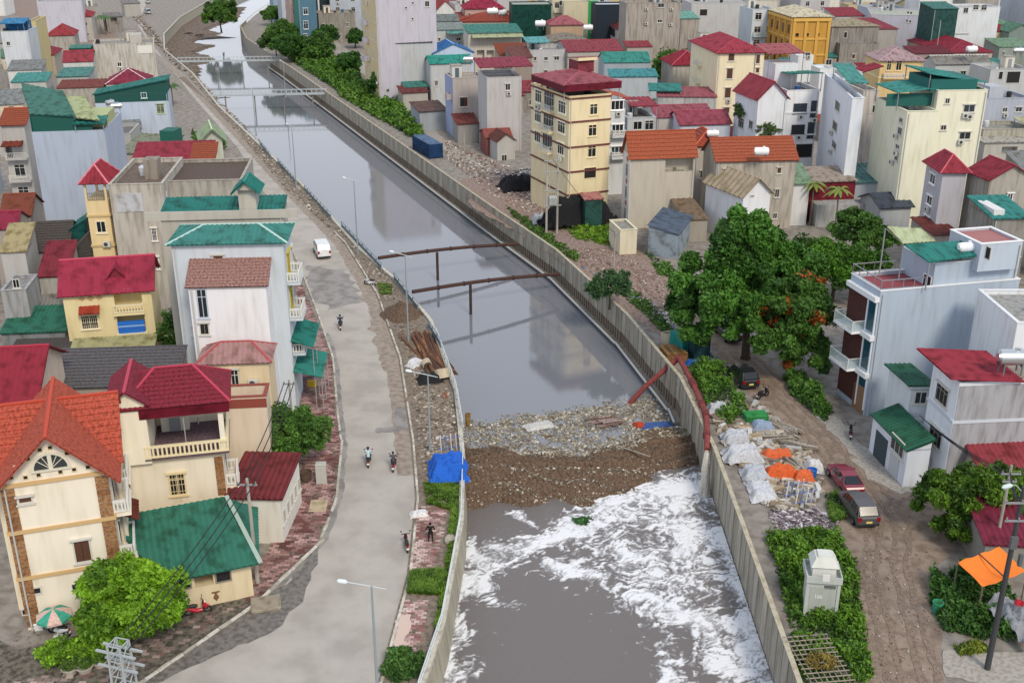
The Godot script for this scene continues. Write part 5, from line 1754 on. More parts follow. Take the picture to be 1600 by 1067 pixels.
func mud_bar(called: String,label: String,outline: Array,mt: Material) -> void:
	var o := poly2(ragged(outline,2.2,1.6,33))
	var b := MB.new()
	b.prism(o,-3.6,-3.42,false)
	for q in Geometry2D.offset_polygon(o,-0.8): b.prism(q,-3.45,-3.28,false)
	for q in Geometry2D.offset_polygon(o,-1.8): b.prism(q,-3.3,-3.16,false)
	single(called,b,mt,label,"mud bank","","structure")

func guard_rail(label: String,a: Vector3,c: Vector3) -> void:
	var t := thing("railing",label,"railing","railings on the canal edge",a,atan2(-(c.z - a.z),c.x - a.x))
	var l := Vector2(c.x - a.x,c.z - a.z).length()
	var n := maxi(2,roundi(l / 2.4))
	for i in n + 1:
		var b := MB.new()
		b.box(-0.05,0.05,0,1.2,-0.05,0.05)
		part("post",b,mat("plain:7f8f98"),t,Transform3D(Basis(),Vector3(l * i / n,0,0)))
	for y in [0.35,0.75,1.15]:
		var b := MB.new()
		b.box(0.0,l,y - 0.03,y + 0.05,-0.035,0.035)
		part("rail",b,mat("plain:7f8f98"),t)
	var k := MB.new()
	for i in n: k.box(l * i / n + 0.12,l * (i + 1) / n - 0.12,0.42,0.68,-0.012,0.012)
	part("mesh_panel",k,mat("plain:5e7078"),t)

func pole(label: String,at: Vector3,h: float,r: float,arms: Array,col := "conc:a8a49c",group := "utility poles") -> Node3D:
	var t := thing("utility_pole",label,"utility pole",group,at)
	var b := MB.new()
	b.tube([Vector3.ZERO,Vector3(0,h,0)],[r,r * 0.65],8)
	part("pole",b,mat(col),t)
	for a in arms:
		var c := MB.new()
		c.box(-a[1] / 2,a[1] / 2,a[0] - 0.05,a[0] + 0.05,0.1,0.2)
		part("crossarm",c,mat("plain:8a8d90"),t)
		for k in 3:
			var i := MB.new()
			i.lathe(Vector3(-a[1] / 2 + 0.1 + k * (a[1] - 0.2) / 2,a[0] + 0.05,0.15),[Vector2(0.03,0),Vector2(0.06,0.06),Vector2(0.04,0.1),Vector2(0.06,0.14),Vector2(0.001,0.2)],8)
			part("insulator",i,mat("gloss:8a8078"),t)
	return t

func plank_pile(called: String,label: String,category: String,at: Vector3,turn: float,n: int,l: float,cols: Array,seed_: int,spread: float,group := "",w := 0.22) -> void:
	var t := thing(called,label,category,group,at,turn)
	var r := RandomNumberGenerator.new(); r.seed = seed_
	for i in n:
		var k := "plank%.2f" % w
		if not cache.has(k):
			var b := MB.new()
			b.box(-0.5,0.5,0,0.06,-w / 2,w / 2)
			cache[k] = b.mesh()
		var x := (r.randf() - 0.5) * spread; var layer := int(i * 5 / float(n))
		part("plank",cache[k],mat("tile:" + cols[r.randi() % cols.size()]),t,Transform3D(Basis(Vector3.UP,PI / 2 + r.randfn() * 0.07) * Basis(Vector3.BACK,r.randfn() * 0.03) * Basis.from_scale(Vector3(l * r.randf_range(0.7,1.05),1,1)),Vector3(x * (1.0 - layer * 0.12),layer * 0.07 + 0.02,r.randfn() * 0.3)))

func heap(called: String,label: String,category: String,at: Vector3,rx: float,rz: float,h: float,mt: Material,seed_: int) -> void:
	var f := FastNoiseLite.new(); f.seed = seed_; f.frequency = 0.6; f.fractal_octaves = 4
	var b := MB.new()
	var n := 26
	var p := func(i: int,j: int) -> Vector3:
		var a := TAU * i / (n * 1.0); var q := j / 9.0
		var x := cos(a) * rx * q * (1 + 0.2 * f.get_noise_2d(cos(a) * 3,sin(a) * 3)); var z := sin(a) * rz * q * (1 + 0.2 * f.get_noise_2d(cos(a) * 3 + 9,sin(a) * 3))
		return Vector3(x,h * pow(1 - q,1.2) * (1 + 0.3 * f.get_noise_2d(x * 1.5,z * 1.5)) + (1 - q) * 0.12 * f.get_noise_2d(x * 5,z * 5) - 0.02,z)
	for i in n:
		for j in 9: b.quad(p.call(i + 1,j),p.call(i + 1,j + 1),p.call(i,j + 1),p.call(i,j))
	var o := single(called,b,mt,label,category)
	o.position = at

func pot(label: String,at: Vector3,r: float,h: float,plant: float,seed_: int) -> void:
	var t := thing("flower_pot",label,"plant pot","pots by the leafy tree",at)
	var b := MB.new()
	b.lathe(Vector3.ZERO,[Vector2(r * 0.7,0),Vector2(r,h),Vector2(r * 1.12,h),Vector2(r * 1.12,h + 0.05),Vector2(r * 0.9,h + 0.05),Vector2(r * 0.85,h - 0.05),Vector2(0.01,h - 0.05)],14)
	part("pot",b,mat("conc:b4aca0"),t)
	foliage("plant",t,Transform3D(),[[0,h + plant * 0.6,0,plant,plant * 0.7,plant]],110,0.22,Color(0.03,0.07,0.015),Color(0.11,0.2,0.03),seed_)

func parasol(label: String,at: Vector3,r: float,h: float) -> void:
	var t := thing("parasol",label,"parasol","",at)
	var p := MB.new()
	p.tube([Vector3.ZERO,Vector3(0,h + 0.2,0)],[0.03,0.025],8)
	p.lathe(Vector3.ZERO,[Vector2(0.3,0),Vector2(0.3,0.08),Vector2(0.05,0.12)],12)
	part("pole",p,mat("plain:c8c8c4"),t)
	for k in 8:
		var b := MB.new()
		var a := TAU * k / 8; var c := TAU * (k + 1) / 8
		var e0 := Vector3(cos(a) * r,h - 0.5,sin(a) * r); var e1 := Vector3(cos(c) * r,h - 0.5,sin(c) * r); var top := Vector3(0,h,0)
		var m0 := (e0 + top) / 2 + Vector3(0,0.07,0); var m1 := (e1 + top) / 2 + Vector3(0,0.07,0)
		b.quad(e1,e0,m0,m1); b.tri(m1,m0,top)
		b.quad(e0,e1,e1 - Vector3(0,0.16,0),e0 - Vector3(0,0.16,0))
		part("panel",b,mat("cloth:" + ["3fa088","d8b8ae"][k % 2]),t)

func lettering(called: String,words: String,parent: Node,at: Transform3D,height: float,col: String) -> void:
	var m := TextMesh.new()
	m.text = words
	var f := SystemFont.new()
	f.font_names = PackedStringArray(["Droid Sans"])
	m.font = f
	m.font_size = 32
	m.pixel_size = height / 24.0
	m.depth = 0.01
	part(called,m,mat(col),parent,at)

func flat_ground(_x: float,_z: float) -> float: return 0.05

func pipe_rail(label: String,line: Array) -> void:
	var t := thing("pipe_railing",label,"railing","railings on the canal edge")
	var pts := []
	for p in line: pts.append(Vector3(p[0],0,p[1]))
	for y in [0.75,1.15]:
		var b := MB.new(); var q := []; var r := []
		for p in pts:
			q.append(p + Vector3.UP * y); r.append(0.045)
		b.tube(q,r,8)
		part("rail",b,mat("plain:cfd4d4"),t)
	for e in along(line,2.0):
		var b := MB.new()
		b.tube([Vector3.ZERO,Vector3(0,1.12,0)],[0.045,0.045],6)
		part("post",b,mat("plain:b4b9b8"),t,Transform3D(Basis(),Vector3(e[0].x,0.1,e[0].y)))

func concrete_ring(label: String,at: Vector3,r: float,h: float,tilt: float) -> void:
	var b := MB.new()
	b.lathe(Vector3.ZERO,[Vector2(r * 0.84,0.05),Vector2(r * 0.84,0),Vector2(r,0),Vector2(r,h),Vector2(r * 0.84,h),Vector2(r * 0.84,0.05)],24)
	var o := single("concrete_ring",b,mat("conc:c4b8a0"),label,"concrete ring","concrete rings")
	o.position = at + Vector3.UP * sin(tilt) * r * 0.9
	o.rotation = Vector3(-tilt,0.5,0)

func frame_rack(label: String,at: Vector3) -> void:
	var t := thing("metal_frame",label,"frame","",at,0.3)
	for k in 4:
		var b := MB.new()
		b.beam(Vector3(-0.7 + k * 0.45,0,0),Vector3(-0.9 + k * 0.45,1.9,0.5),0.08,0.08)
		part("upright",b,mat("plain:" + ["dfe3e8","6c86b0","dfe3e8","c8ccd2"][k]),t)
	for y in [0.4,1.5]:
		var b := MB.new()
		b.beam(Vector3(-1.0,y,0.25 * y),Vector3(0.9,y,0.25 * y),0.07,0.07)
		part("crossbar",b,mat("plain:5c6c9c"),t)

func box_thing(called: String,label: String,cat: String,at: Vector3,s: Array,m: String,turn: float) -> void:
	var t := thing(called,label,cat,"",at,turn)
	var x: float = s[0] / 2; var y: float = s[1]; var z: float = s[2] / 2
	var b := MB.new(); var c := MB.new()
	if called in ["planter","blue_drum","green_bin","cart_wheel","bollard"]:
		b.lathe(Vector3.ZERO,[Vector2(x * 0.75,0),Vector2(x * 0.92,y * 0.2),Vector2(x,y * 0.55),Vector2(x * 0.95,y * 0.9),Vector2(x,y * 0.92)],18)
		c.lathe(Vector3.ZERO,[Vector2(x * 1.05,y * 0.9),Vector2(x * 1.06,y),Vector2(x * 0.9,y),Vector2(x * 0.86,y * 0.86),Vector2(0.01,y * 0.82)],18)
		part("body",b,mat(m),t); part("rim",c,mat(m),t)
		return
	if called == "boulder":
		var f := FastNoiseLite.new(); f.seed = 3; f.frequency = 0.9
		for i in 12:
			for j in 8:
				var p := func(u: int,w: int) -> Vector3:
					var a := TAU * u / 12; var e := PI * w / 8 - PI / 2
					var d := Vector3(cos(a) * cos(e),sin(e),sin(a) * cos(e))
					var k := 1.0 + 0.25 * f.get_noise_3dv(d * 1.4)
					return Vector3(d.x * x * k,y * 0.4 + d.y * y * 0.55 * k,d.z * z * k)
				b.quad(p.call(i + 1,j),p.call(i,j),p.call(i,j + 1),p.call(i + 1,j + 1))
		part("stone",b,mat(m),t)
		return
	var e := minf(0.04,y * 0.2)
	b.hexa([Vector3(-x,0,z),Vector3(x,0,z),Vector3(x,0,-z),Vector3(-x,0,-z),Vector3(-x,y - e,z),Vector3(x,y - e,z),Vector3(x,y - e,-z),Vector3(-x,y - e,-z)])
	c.hexa([Vector3(-x - 0.05,y - e,z + 0.05),Vector3(x + 0.05,y - e,z + 0.05),Vector3(x + 0.05,y - e,-z - 0.05),Vector3(-x - 0.05,y - e,-z - 0.05),Vector3(-x,y + e,z),Vector3(x,y + e,z),Vector3(x,y + e,-z),Vector3(-x,y + e,-z)])
	part("body",b,mat(m),t); part("top",c,mat(m),t)
	if y > 0.7:
		for k in 2:
			var d := MB.new()
			d.box(-x * 0.94 + k * x,-x * 0.06 + k * x,y * 0.1,y * 0.86,z,z + 0.03)
			part("door",d,mat(m),t)
		for sx in [-1,1]:
			var d := MB.new()
			d.box(sx * x - 0.03,sx * x + 0.03,-0.02,y - e,z - 0.02,z + 0.05)
			part("corner",d,mat(m),t)
	if called == "pump_platform":
		for k in 6:
			var d := MB.new()
			d.box(-x + k * x / 3,-x + (k + 0.86) * x / 3,y + e,y + e + 0.06,-z - 0.1,z + 0.1)
			part("plank",d,mat("tile:" + ["b8823c","9c6c38","c89850"][k % 3]),t)

func lattice(t: Node,h: float,w0: float,w1: float,col: String) -> void:
	for s in [Vector2(-1,-1),Vector2(1,-1),Vector2(1,1),Vector2(-1,1)]:
		var b := MB.new()
		b.beam(Vector3(s.x * w0,0,s.y * w0),Vector3(s.x * w1,h,s.y * w1),0.09,0.09)
		part("leg",b,mat(col),t)
	var n := int(h / 0.9)
	var br := MB.new()
	for i in n:
		var y0 := h * i / n; var y1 := h * (i + 1) / n
		var a := lerpf(w0,w1,i / float(n)); var c := lerpf(w0,w1,(i + 1) / float(n))
		for s in [-1,1]:
			br.beam(Vector3(-a,y0,s * a),Vector3(c,y1,s * c),0.05,0.05); br.beam(Vector3(s * a,y0,a),Vector3(s * c,y1,-c),0.05,0.05)
			br.beam(Vector3(-c,y1,s * c),Vector3(c,y1,s * c),0.05,0.05); br.beam(Vector3(s * c,y1,-c),Vector3(s * c,y1,c),0.05,0.05)
	part("bracing",br,mat(col),t)

func lattice_tower(label: String,at: Vector3,h: float) -> void:
	var t := thing("lattice_tower",label,"lattice tower","utility poles",at,-0.3)
	lattice(t,h,0.55,0.38,"plain:a4aaac")
	for y in [h - 1.4,h - 0.5]:
		for z in [-0.3,0.3]:
			var b := MB.new()
			b.box(-1.2,1.2,y - 0.05,y + 0.05,z - 0.06,z + 0.06)
			part("crossarm",b,mat("plain:a4aaac"),t)

func lattice_pole(label: String,at: Vector3,h: float) -> void:
	var t := thing("transformer_pole",label,"utility pole","utility poles",at,0.3)
	for x in [-0.8,0.8]:
		var b := MB.new()
		b.tube([Vector3(x,0,0),Vector3(x,h,0)],[0.17,0.12],8)
		part("pole",b,mat("conc:b0aca4"),t)
	for y in [4.2,6.4,9.0,10.6]:
		var b := MB.new()
		b.box(-1.3,1.3,y - 0.06,y + 0.06,0.12,0.24)
		part("crossarm",b,mat("plain:9a9ea0"),t)
	var d := MB.new()
	d.box(-0.55,0.55,4.35,5.6,-0.45,0.45)
	for k in 6: d.box(-0.5 + k * 0.18,-0.44 + k * 0.18,4.5,5.4,0.45,0.6)
	part("transformer",d,mat("plain:b8bcba"),t)
	for k in 3:
		var i := MB.new()
		i.lathe(Vector3(-0.35 + k * 0.35,5.6,0),[Vector2(0.05,0),Vector2(0.09,0.1),Vector2(0.05,0.16),Vector2(0.09,0.24),Vector2(0.001,0.36)],8)
		part("insulator",i,mat("gloss:7a5848"),t)
	for y in [7.6]:
		var b := MB.new()
		b.beam(Vector3(-0.8,6.4,0),Vector3(0.8,9.0,0),0.07,0.07); b.beam(Vector3(0.8,6.4,0),Vector3(-0.8,9.0,0),0.07,0.07)
		part("bracing",b,mat("plain:9a9ea0"),t)

func lamp_pole(label: String,at: Vector3,h: float) -> void:
	var t := pole(label,at,h,0.2,[[h - 1.0,2.0],[h - 2.2,1.6]],"plain:3c3d40")
	for s in [-1.0,1.0]:
		var a := MB.new()
		a.tube([Vector3(0,h - 0.4,0),Vector3(s * 0.5,h + 0.1,0),Vector3(s * 0.85,h + 0.2,0.2)],[0.04,0.035,0.03],6)
		part("arm",a,mat("plain:9aa4a6"),t)
		var l := MB.new()
		l.tube([Vector3(s * 0.8,h + 0.2,0.2),Vector3(s * 0.95,h + 0.22,0.25),Vector3(s * 1.35,h + 0.2,0.4),Vector3(s * 1.5,h + 0.18,0.45)],[0.05,0.14,0.14,0.04],8)
		part("lamp_head",l,mat("plain:c4d2d2"),t)
	for k in 2:
		var b := MB.new()
		b.box(-0.3 + k * 0.7,0.1 + k * 0.5,h - 4.0 - k * 1.2,h - 3.2 - k * 1.2,0.18,0.4)
		part("switch_box",b,mat("plain:5a5c60"),t)

func canal_beam(label: String,a: Vector3,c: Vector3,foot: Vector3) -> void:
	var t := thing("pipe_beam",label,"beam","rusty beams across the canal")
	var b := MB.new()
	var pts := []; var r := []
	for i in 13:
		var k := i / 12.0
		pts.append(a.lerp(c,k) + Vector3.UP * 0.3 * sin(PI * k)); r.append(0.23)
	b.tube(pts,r,10)
	part("pipe",b,mat("tile:5a3a32"),t)
	for i in [2,4,6,8,10]:
		var f := MB.new()
		f.tube([pts[i] - (c - a).normalized() * 0.08,pts[i] + (c - a).normalized() * 0.08],[0.3,0.3],10)
		part("flange",f,mat("tile:4a302a"),t)
	var p := MB.new()
	p.tube([Vector3(foot.x,-4.9,foot.z),Vector3(foot.x,0.4,foot.z)],[0.18,0.18],8)
	part("post",p,mat("tile:4c3a34"),t)

func foot_bridge(label: String,a: Vector3,c: Vector3) -> void:
	var t := thing("footbridge",label,"footbridge","footbridges across the canal",a,atan2(-(c.z - a.z),c.x - a.x))
	var l := a.distance_to(c)
	var d := MB.new()
	d.box(0,l,-0.25,0.0,-0.6,0.6)
	part("deck",d,mat("plain:a8b0b4"),t)
	for z in [-0.56,0.56]: part("railing",rail_mesh(l,1.0,1.2,0.06),mat("plain:b8c2c6"),t,Transform3D(Basis(),Vector3(0,0,z)))
	for i in 4:
		var b := MB.new()
		b.tube([Vector3(l * (i + 0.5) / 4,-5,0),Vector3(l * (i + 0.5) / 4,-0.25,0)],[0.16,0.16],8)
		part("pier",b,mat("conc:8c8a86"),t)

func pump_pipe() -> void:
	var t := thing("pump_pipe","long dull red pump pipe lifting water over the flood wall past the dam","pipe")
	var red := mat("tile:a84a46")
	var runs := [[Vector3(11.9,-3.7,-100.9),Vector3(13.6,-1.6,-101.0),Vector3(16.7,1.35,-101.1)],[Vector3(16.8,1.5,-101.0),Vector3(17.3,1.4,-95.0),Vector3(17.5,1.25,-88.5),Vector3(16.9,1.0,-84.2),Vector3(16.75,0.55,-83.2)]]
	for p in runs:
		var b := MB.new(); var r := []
		for q in p: r.append(0.27)
		b.tube(p,r,12)
		part("pipe",b,red,t)
	for e in [[Vector3(17.25,1.41,-95.6),Vector3(17.33,1.39,-94.4)],[Vector3(17.44,1.29,-91),Vector3(17.46,1.27,-90.4)],[Vector3(17.5,1.26,-88.9),Vector3(17.46,1.24,-88.1)],[Vector3(17.0,1.03,-85.2),Vector3(16.94,1.01,-84.7)],[Vector3(15.6,0.35,-101.06),Vector3(15.9,0.62,-101.07)]]:
		var b := MB.new()
		b.tube([e[0],e[1]],[0.36,0.36],12)
		part("flange",b,mat("tile:8c3a38"),t)
	var el := MB.new()
	el.tube([Vector3(16.5,1.2,-101.1),Vector3(16.72,1.5,-101.1),Vector3(16.8,1.5,-100.7)],[0.3,0.33,0.3],12)
	part("elbow",el,red,t)
	for z in [-98.0,-92.0]:
		var b := MB.new()
		b.cbox(Vector3(17.2,1.1,z),Vector3(0.7,0.12,0.3))
		part("saddle",b,mat("conc:8c8478"),t)

func water_jet() -> void:
	var b := MB.new()
	var f := FastNoiseLite.new(); f.seed = 5; f.frequency = 1.4
	var n := 18
	var p := func(i: int,j: int) -> Vector3:
		var k := j / 14.0; var a := TAU * i / n
		var r := lerpf(0.2,0.55,k) * (1.0 + 0.45 * f.get_noise_2d(cos(a) * 2 + sin(a) * 3,k * 1.2))
		return Vector3(16.72 - 0.25 * k + cos(a) * r * 0.8,0.5 - 3.6 * k * (0.35 + 0.65 * k),-83.0 + 1.3 * k + sin(a) * r)
	for i in n:
		for j in 14: b.quad(p.call(i + 1,j + 1),p.call(i,j + 1),p.call(i,j),p.call(i + 1,j))
	single("water_jet",b,mat("cloth:c9c4b8"),"pale column of pumped water falling from the red pipe into the foam","water jet")

func container(label: String,at: Vector3,turn: float) -> void:
	var t := thing("container",label,"shipping container","",at,turn)
	var w := 2.5; var l := 9.0; var h := 2.7
	var m := mat("sheet:2a5488")
	var b := MB.new()
	b.box(-w / 2 + 0.06,w / 2 - 0.06,0.1,h - 0.05,-l / 2 + 0.06,l / 2 - 0.06)
	part("shell",b,m,t)
	for s in [-1,1]:
		var r := MB.new()
		var n := 32
		for i in n: r.box(s * w / 2 - 0.07,s * w / 2 - 0.01,0.2,h - 0.15,-l / 2 + 0.2 + (l - 0.4) * i / n,-l / 2 + 0.2 + (l - 0.4) * (i + 0.55) / n)
		part("corrugated_side",r,m,t)
	var rf := MB.new()
	rf.roof([Vector3(-w / 2,h,l / 2),Vector3(w / 2,h,l / 2),Vector3(w / 2,h,-l / 2),Vector3(-w / 2,h,-l / 2)],0.5,0.04,0,0)
	part("roof",rf,mat("sheet:5c7ca4"),t)
	for k in [-1,1]:
		var d := MB.new()
		d.box(k * w / 4 - w / 4 + 0.05,k * w / 4 + w / 4 - 0.05,0.2,h - 0.12,l / 2 - 0.06,l / 2 + 0.02)
		for x in [-0.2,0.2]: d.box(k * w / 4 + x - 0.02,k * w / 4 + x + 0.02,0.2,h - 0.15,l / 2 + 0.02,l / 2 + 0.06)
		part("door",d,mat("sheet:22467a"),t)
	for x in [-w / 2,w / 2]:
		for z in [-l / 2,l / 2]:
			var c := MB.new()
			c.box(x - 0.09,x + 0.09,0,h + 0.02,z - 0.09,z + 0.09)
			part("corner_post",c,mat("sheet:1f4070"),t)
	var lg := MB.new()
	lg.box(-w / 2 - 0.02,-w / 2 + 0.0,1.1,1.8,0.5,3.0)
	part("marking",lg,mat("plain:c4ccd8"),t)

func kiosk(label: String,at: Vector3,turn: float) -> void:
	var t := thing("pump_kiosk",label,"kiosk","",at,turn)
	var m := mat("wall:b4b9b4")
	var b := MB.new()
	b.box(-1.15,1.15,0,0.35,-1.0,1.0)
	part("plinth",b,mat("conc:a8a8a0"),t)
	var w := MB.new()
	w.box(-0.95,0.95,0.35,2.9,-0.85,0.85)
	part("wall",w,m,t)
	var r := MB.new()
	r.box(-1.15,1.15,2.9,3.05,-1.05,1.05); r.box(-1.15,1.15,3.05,3.4,0.97,1.05); r.box(-1.15,1.15,3.05,3.4,-1.05,-0.97); r.box(-1.15,-1.07,3.05,3.4,-0.967,0.967); r.box(1.07,1.15,3.05,3.4,-0.967,0.967)
	part("roof_edge",r,m,t)
	var c := MB.new()
	c.box(-0.75,0.75,3.05,3.9,-0.75,0.6); c.hexa([Vector3(-0.9,3.9,0.75),Vector3(0.9,3.9,0.75),Vector3(0.9,3.9,-0.9),Vector3(-0.9,3.9,-0.9),Vector3(-0.6,4.45,0.5),Vector3(0.6,4.45,0.5),Vector3(0.6,4.45,-0.6),Vector3(-0.6,4.45,-0.6)])
	c.box(-0.45,0.45,4.45,4.6,-0.45,0.35)
	part("cap",c,mat("wall:d0d2cc"),t)
	for i in 4:
		var v := MB.new()
		v.box(0.05,0.8,2.62 - i * 0.07,2.65 - i * 0.07,0.85,0.88)
		part("vent",v,mat("plain:3c4040"),t)
	var p := MB.new()
	p.box(-0.16,0.3,3.1,3.6,1.0,1.08)
	part("notice",p,mat("plain:d8d8d4"),t)
	var dr := MB.new()
	dr.box(-0.8,0.8,0.5,2.5,0.85,0.875)
	part("door",dr,mat("wall:a8aea8"),t)
	lettering("number","186",t,Transform3D(Basis(),Vector3(-0.25,1.75,0.885)),0.24,"plain:eceeea")
	for x in [-1.0,1.0]:
		var l := MB.new()
		l.box(x - 0.1,x + 0.1,0.3,3.0,0.72,0.92)
		part("pilaster",l,m,t)

func trellis(label: String,at: Vector3) -> void:
	var t := thing("trellis",label,"trellis","",at,0.12)
	for i in 8:
		var b := MB.new()
		b.beam(Vector3(-1.2 + i * 0.35,1.0,-2.2),Vector3(-1.2 + i * 0.35,1.02,2.2),0.06,0.05)
		part("slat",b,mat("tile:a09684"),t)
	for i in 11:
		var b := MB.new()
		b.beam(Vector3(-1.4,1.06,-2.2 + i * 0.44),Vector3(1.5,1.07,-2.2 + i * 0.44),0.06,0.05)
		part("slat",b,mat("tile:b4aa98"),t)
	for x in [-1.2,1.25]:
		for z in [-2.0,2.0]:
			var b := MB.new()
			b.tube([Vector3(x,0,z),Vector3(x,1.0,z)],[0.06,0.05],6)
			part("leg",b,mat("tile:8a7f6c"),t)
	foliage("creeper",t,Transform3D(),[[0.1,1.1,0.4,0.9,0.2,0.8]],260,0.2,Color(0.1,0.08,0.02),Color(0.3,0.22,0.05),401)

func orange_canopy() -> void:
	var t := thing("orange_canopy","bright orange tarpaulin canopy stretched on poles at the lane edge","canopy","",Vector3.ZERO)
	var c := ORANGE
	var b := MB.new()
	var n := 14
	var at := func(i: int,j: int) -> Vector3:
		var u := i / float(n); var v := j / float(n)
		var p: Vector3 = c[0].lerp(c[1],u).lerp(c[3].lerp(c[2],u),v)
		return p - Vector3.UP * (0.35 * sin(PI * u) * sin(PI * v) - 0.06 * sin(u * 16 + v * 5))
	for i in n:
		for j in n:
			b.quad(at.call(i,j),at.call(i + 1,j),at.call(i + 1,j + 1),at.call(i,j + 1))
	part("tarpaulin",b,mat("plain:e87a24"),t)
	for k in 4:
		var p := MB.new()
		p.tube([Vector3(c[k].x,0,c[k].z),c[k] + Vector3.UP * 0.1],[0.05,0.05],6)
		part("pole",p,mat("tile:8a7c68"),t)
	var f := MB.new()
	f.beam(at.call(n / 2,0) + Vector3.UP * 0.06,at.call(n / 2,n) + Vector3.UP * 0.06,0.07,0.07)
	part("ridge_pole",f,mat("tile:6a5c48"),t)

func flag(label: String,at: Vector3) -> void:
	var t := thing("flag",label,"flag","",at)
	var p := MB.new()
	p.tube([Vector3.ZERO,Vector3(0.1,2.6,0)],[0.03,0.02],6)
	part("stick",p,mat("tile:6a5c48"),t)
	var b := MB.new()
	for i in 8:
		var x0 := i / 8.0 * 0.75; var x1 := (i + 1) / 8.0 * 0.75
		var a := func(x: float,y: float) -> Vector3: return Vector3(0.1 + x * 0.8,y - x * 0.4,0.1 * sin(x * 9))
		b.quad(a.call(x0,2.05),a.call(x1,2.05),a.call(x1,2.55),a.call(x0,2.55))
	part("cloth",b,mat("cloth:c0283c"),t)

# rows of houses where the town runs on towards the horizon
func far_rows() -> void:
	var r := RandomNumberGenerator.new(); r.seed = 12
	var walls := [["grey","wall:b4b2b4"],["stone coloured","wall:c8c4ba"],["pale cream","wall:d2cfc6"],["stained concrete","conc:a39d96"],["ochre cream","wall:c2b292"],["blue grey","wall:b0b8c2"],["white","wall:d8d8d8"],["dark grey","conc:8f8b86"]]
	var roofs := [["crimson hipped","hip","8f3040"],["brick red gabled","gx","9a4038"],["teal sheet","sb","3f8078"],["flat","flat",""],["red sheet","sb","98404a"],["green gabled","gx","5a8a74"],["orange hipped","hip","a5583a"],["open flat","flat",""]]
	var used := {}
	for row in 7:
		var right := row < 4
		var z: float = [-372,-410,-452,-500,-400,-445,-495][row]
		var x: float = -52.0 - row * 8 if right else -255.0 - (row - 4) * 20
		var last: float = 200.0 + row * 22 if right else -192.0 - (row - 4) * 12
		var where: String = ["just behind the last big blocks","one street further back","near the top of the town","at the utmost edge of town","nearest the left dirt yard","behind the dirt yard houses","farthest beyond the dirt yard"][row]
		while x < last:
			var i := r.randi() % 8; var j := r.randi() % 8
			while used.has(i * 100 + j * 10 + row): 
				i = r.randi() % 8; j = r.randi() % 8
			used[i * 100 + j * 10 + row] = true
			var h: float = [7,8,10,11,13,15][r.randi() % (6 if right else 4)]
			var w := r.randf_range(9,14)
			var wins := []
			if row == 0:
				for f in int(h / 3.4):
					for c in 2: wins.append(["f",w * (c + 0.5) / 2,3.4 * f + 1.9,1.4,1.6,"d"])
			var k: Array = roofs[j]
			bld("house","%s house with %s roof %s" % [walls[i][0],k[0],where],"house","houses at the far edge of town",[x + r.randf_range(-4,4),z + r.randf_range(-9,9),r.randf() * 0.3,w,r.randf_range(9,14),h,0],walls[i][1],["flat",0.6,"conc:9a9894"] if k[1] == "flat" else [k[1],r.randf_range(1,2.6),0.3,k[2],"rib"],wins)
			x += 19.0 if right else 17.0

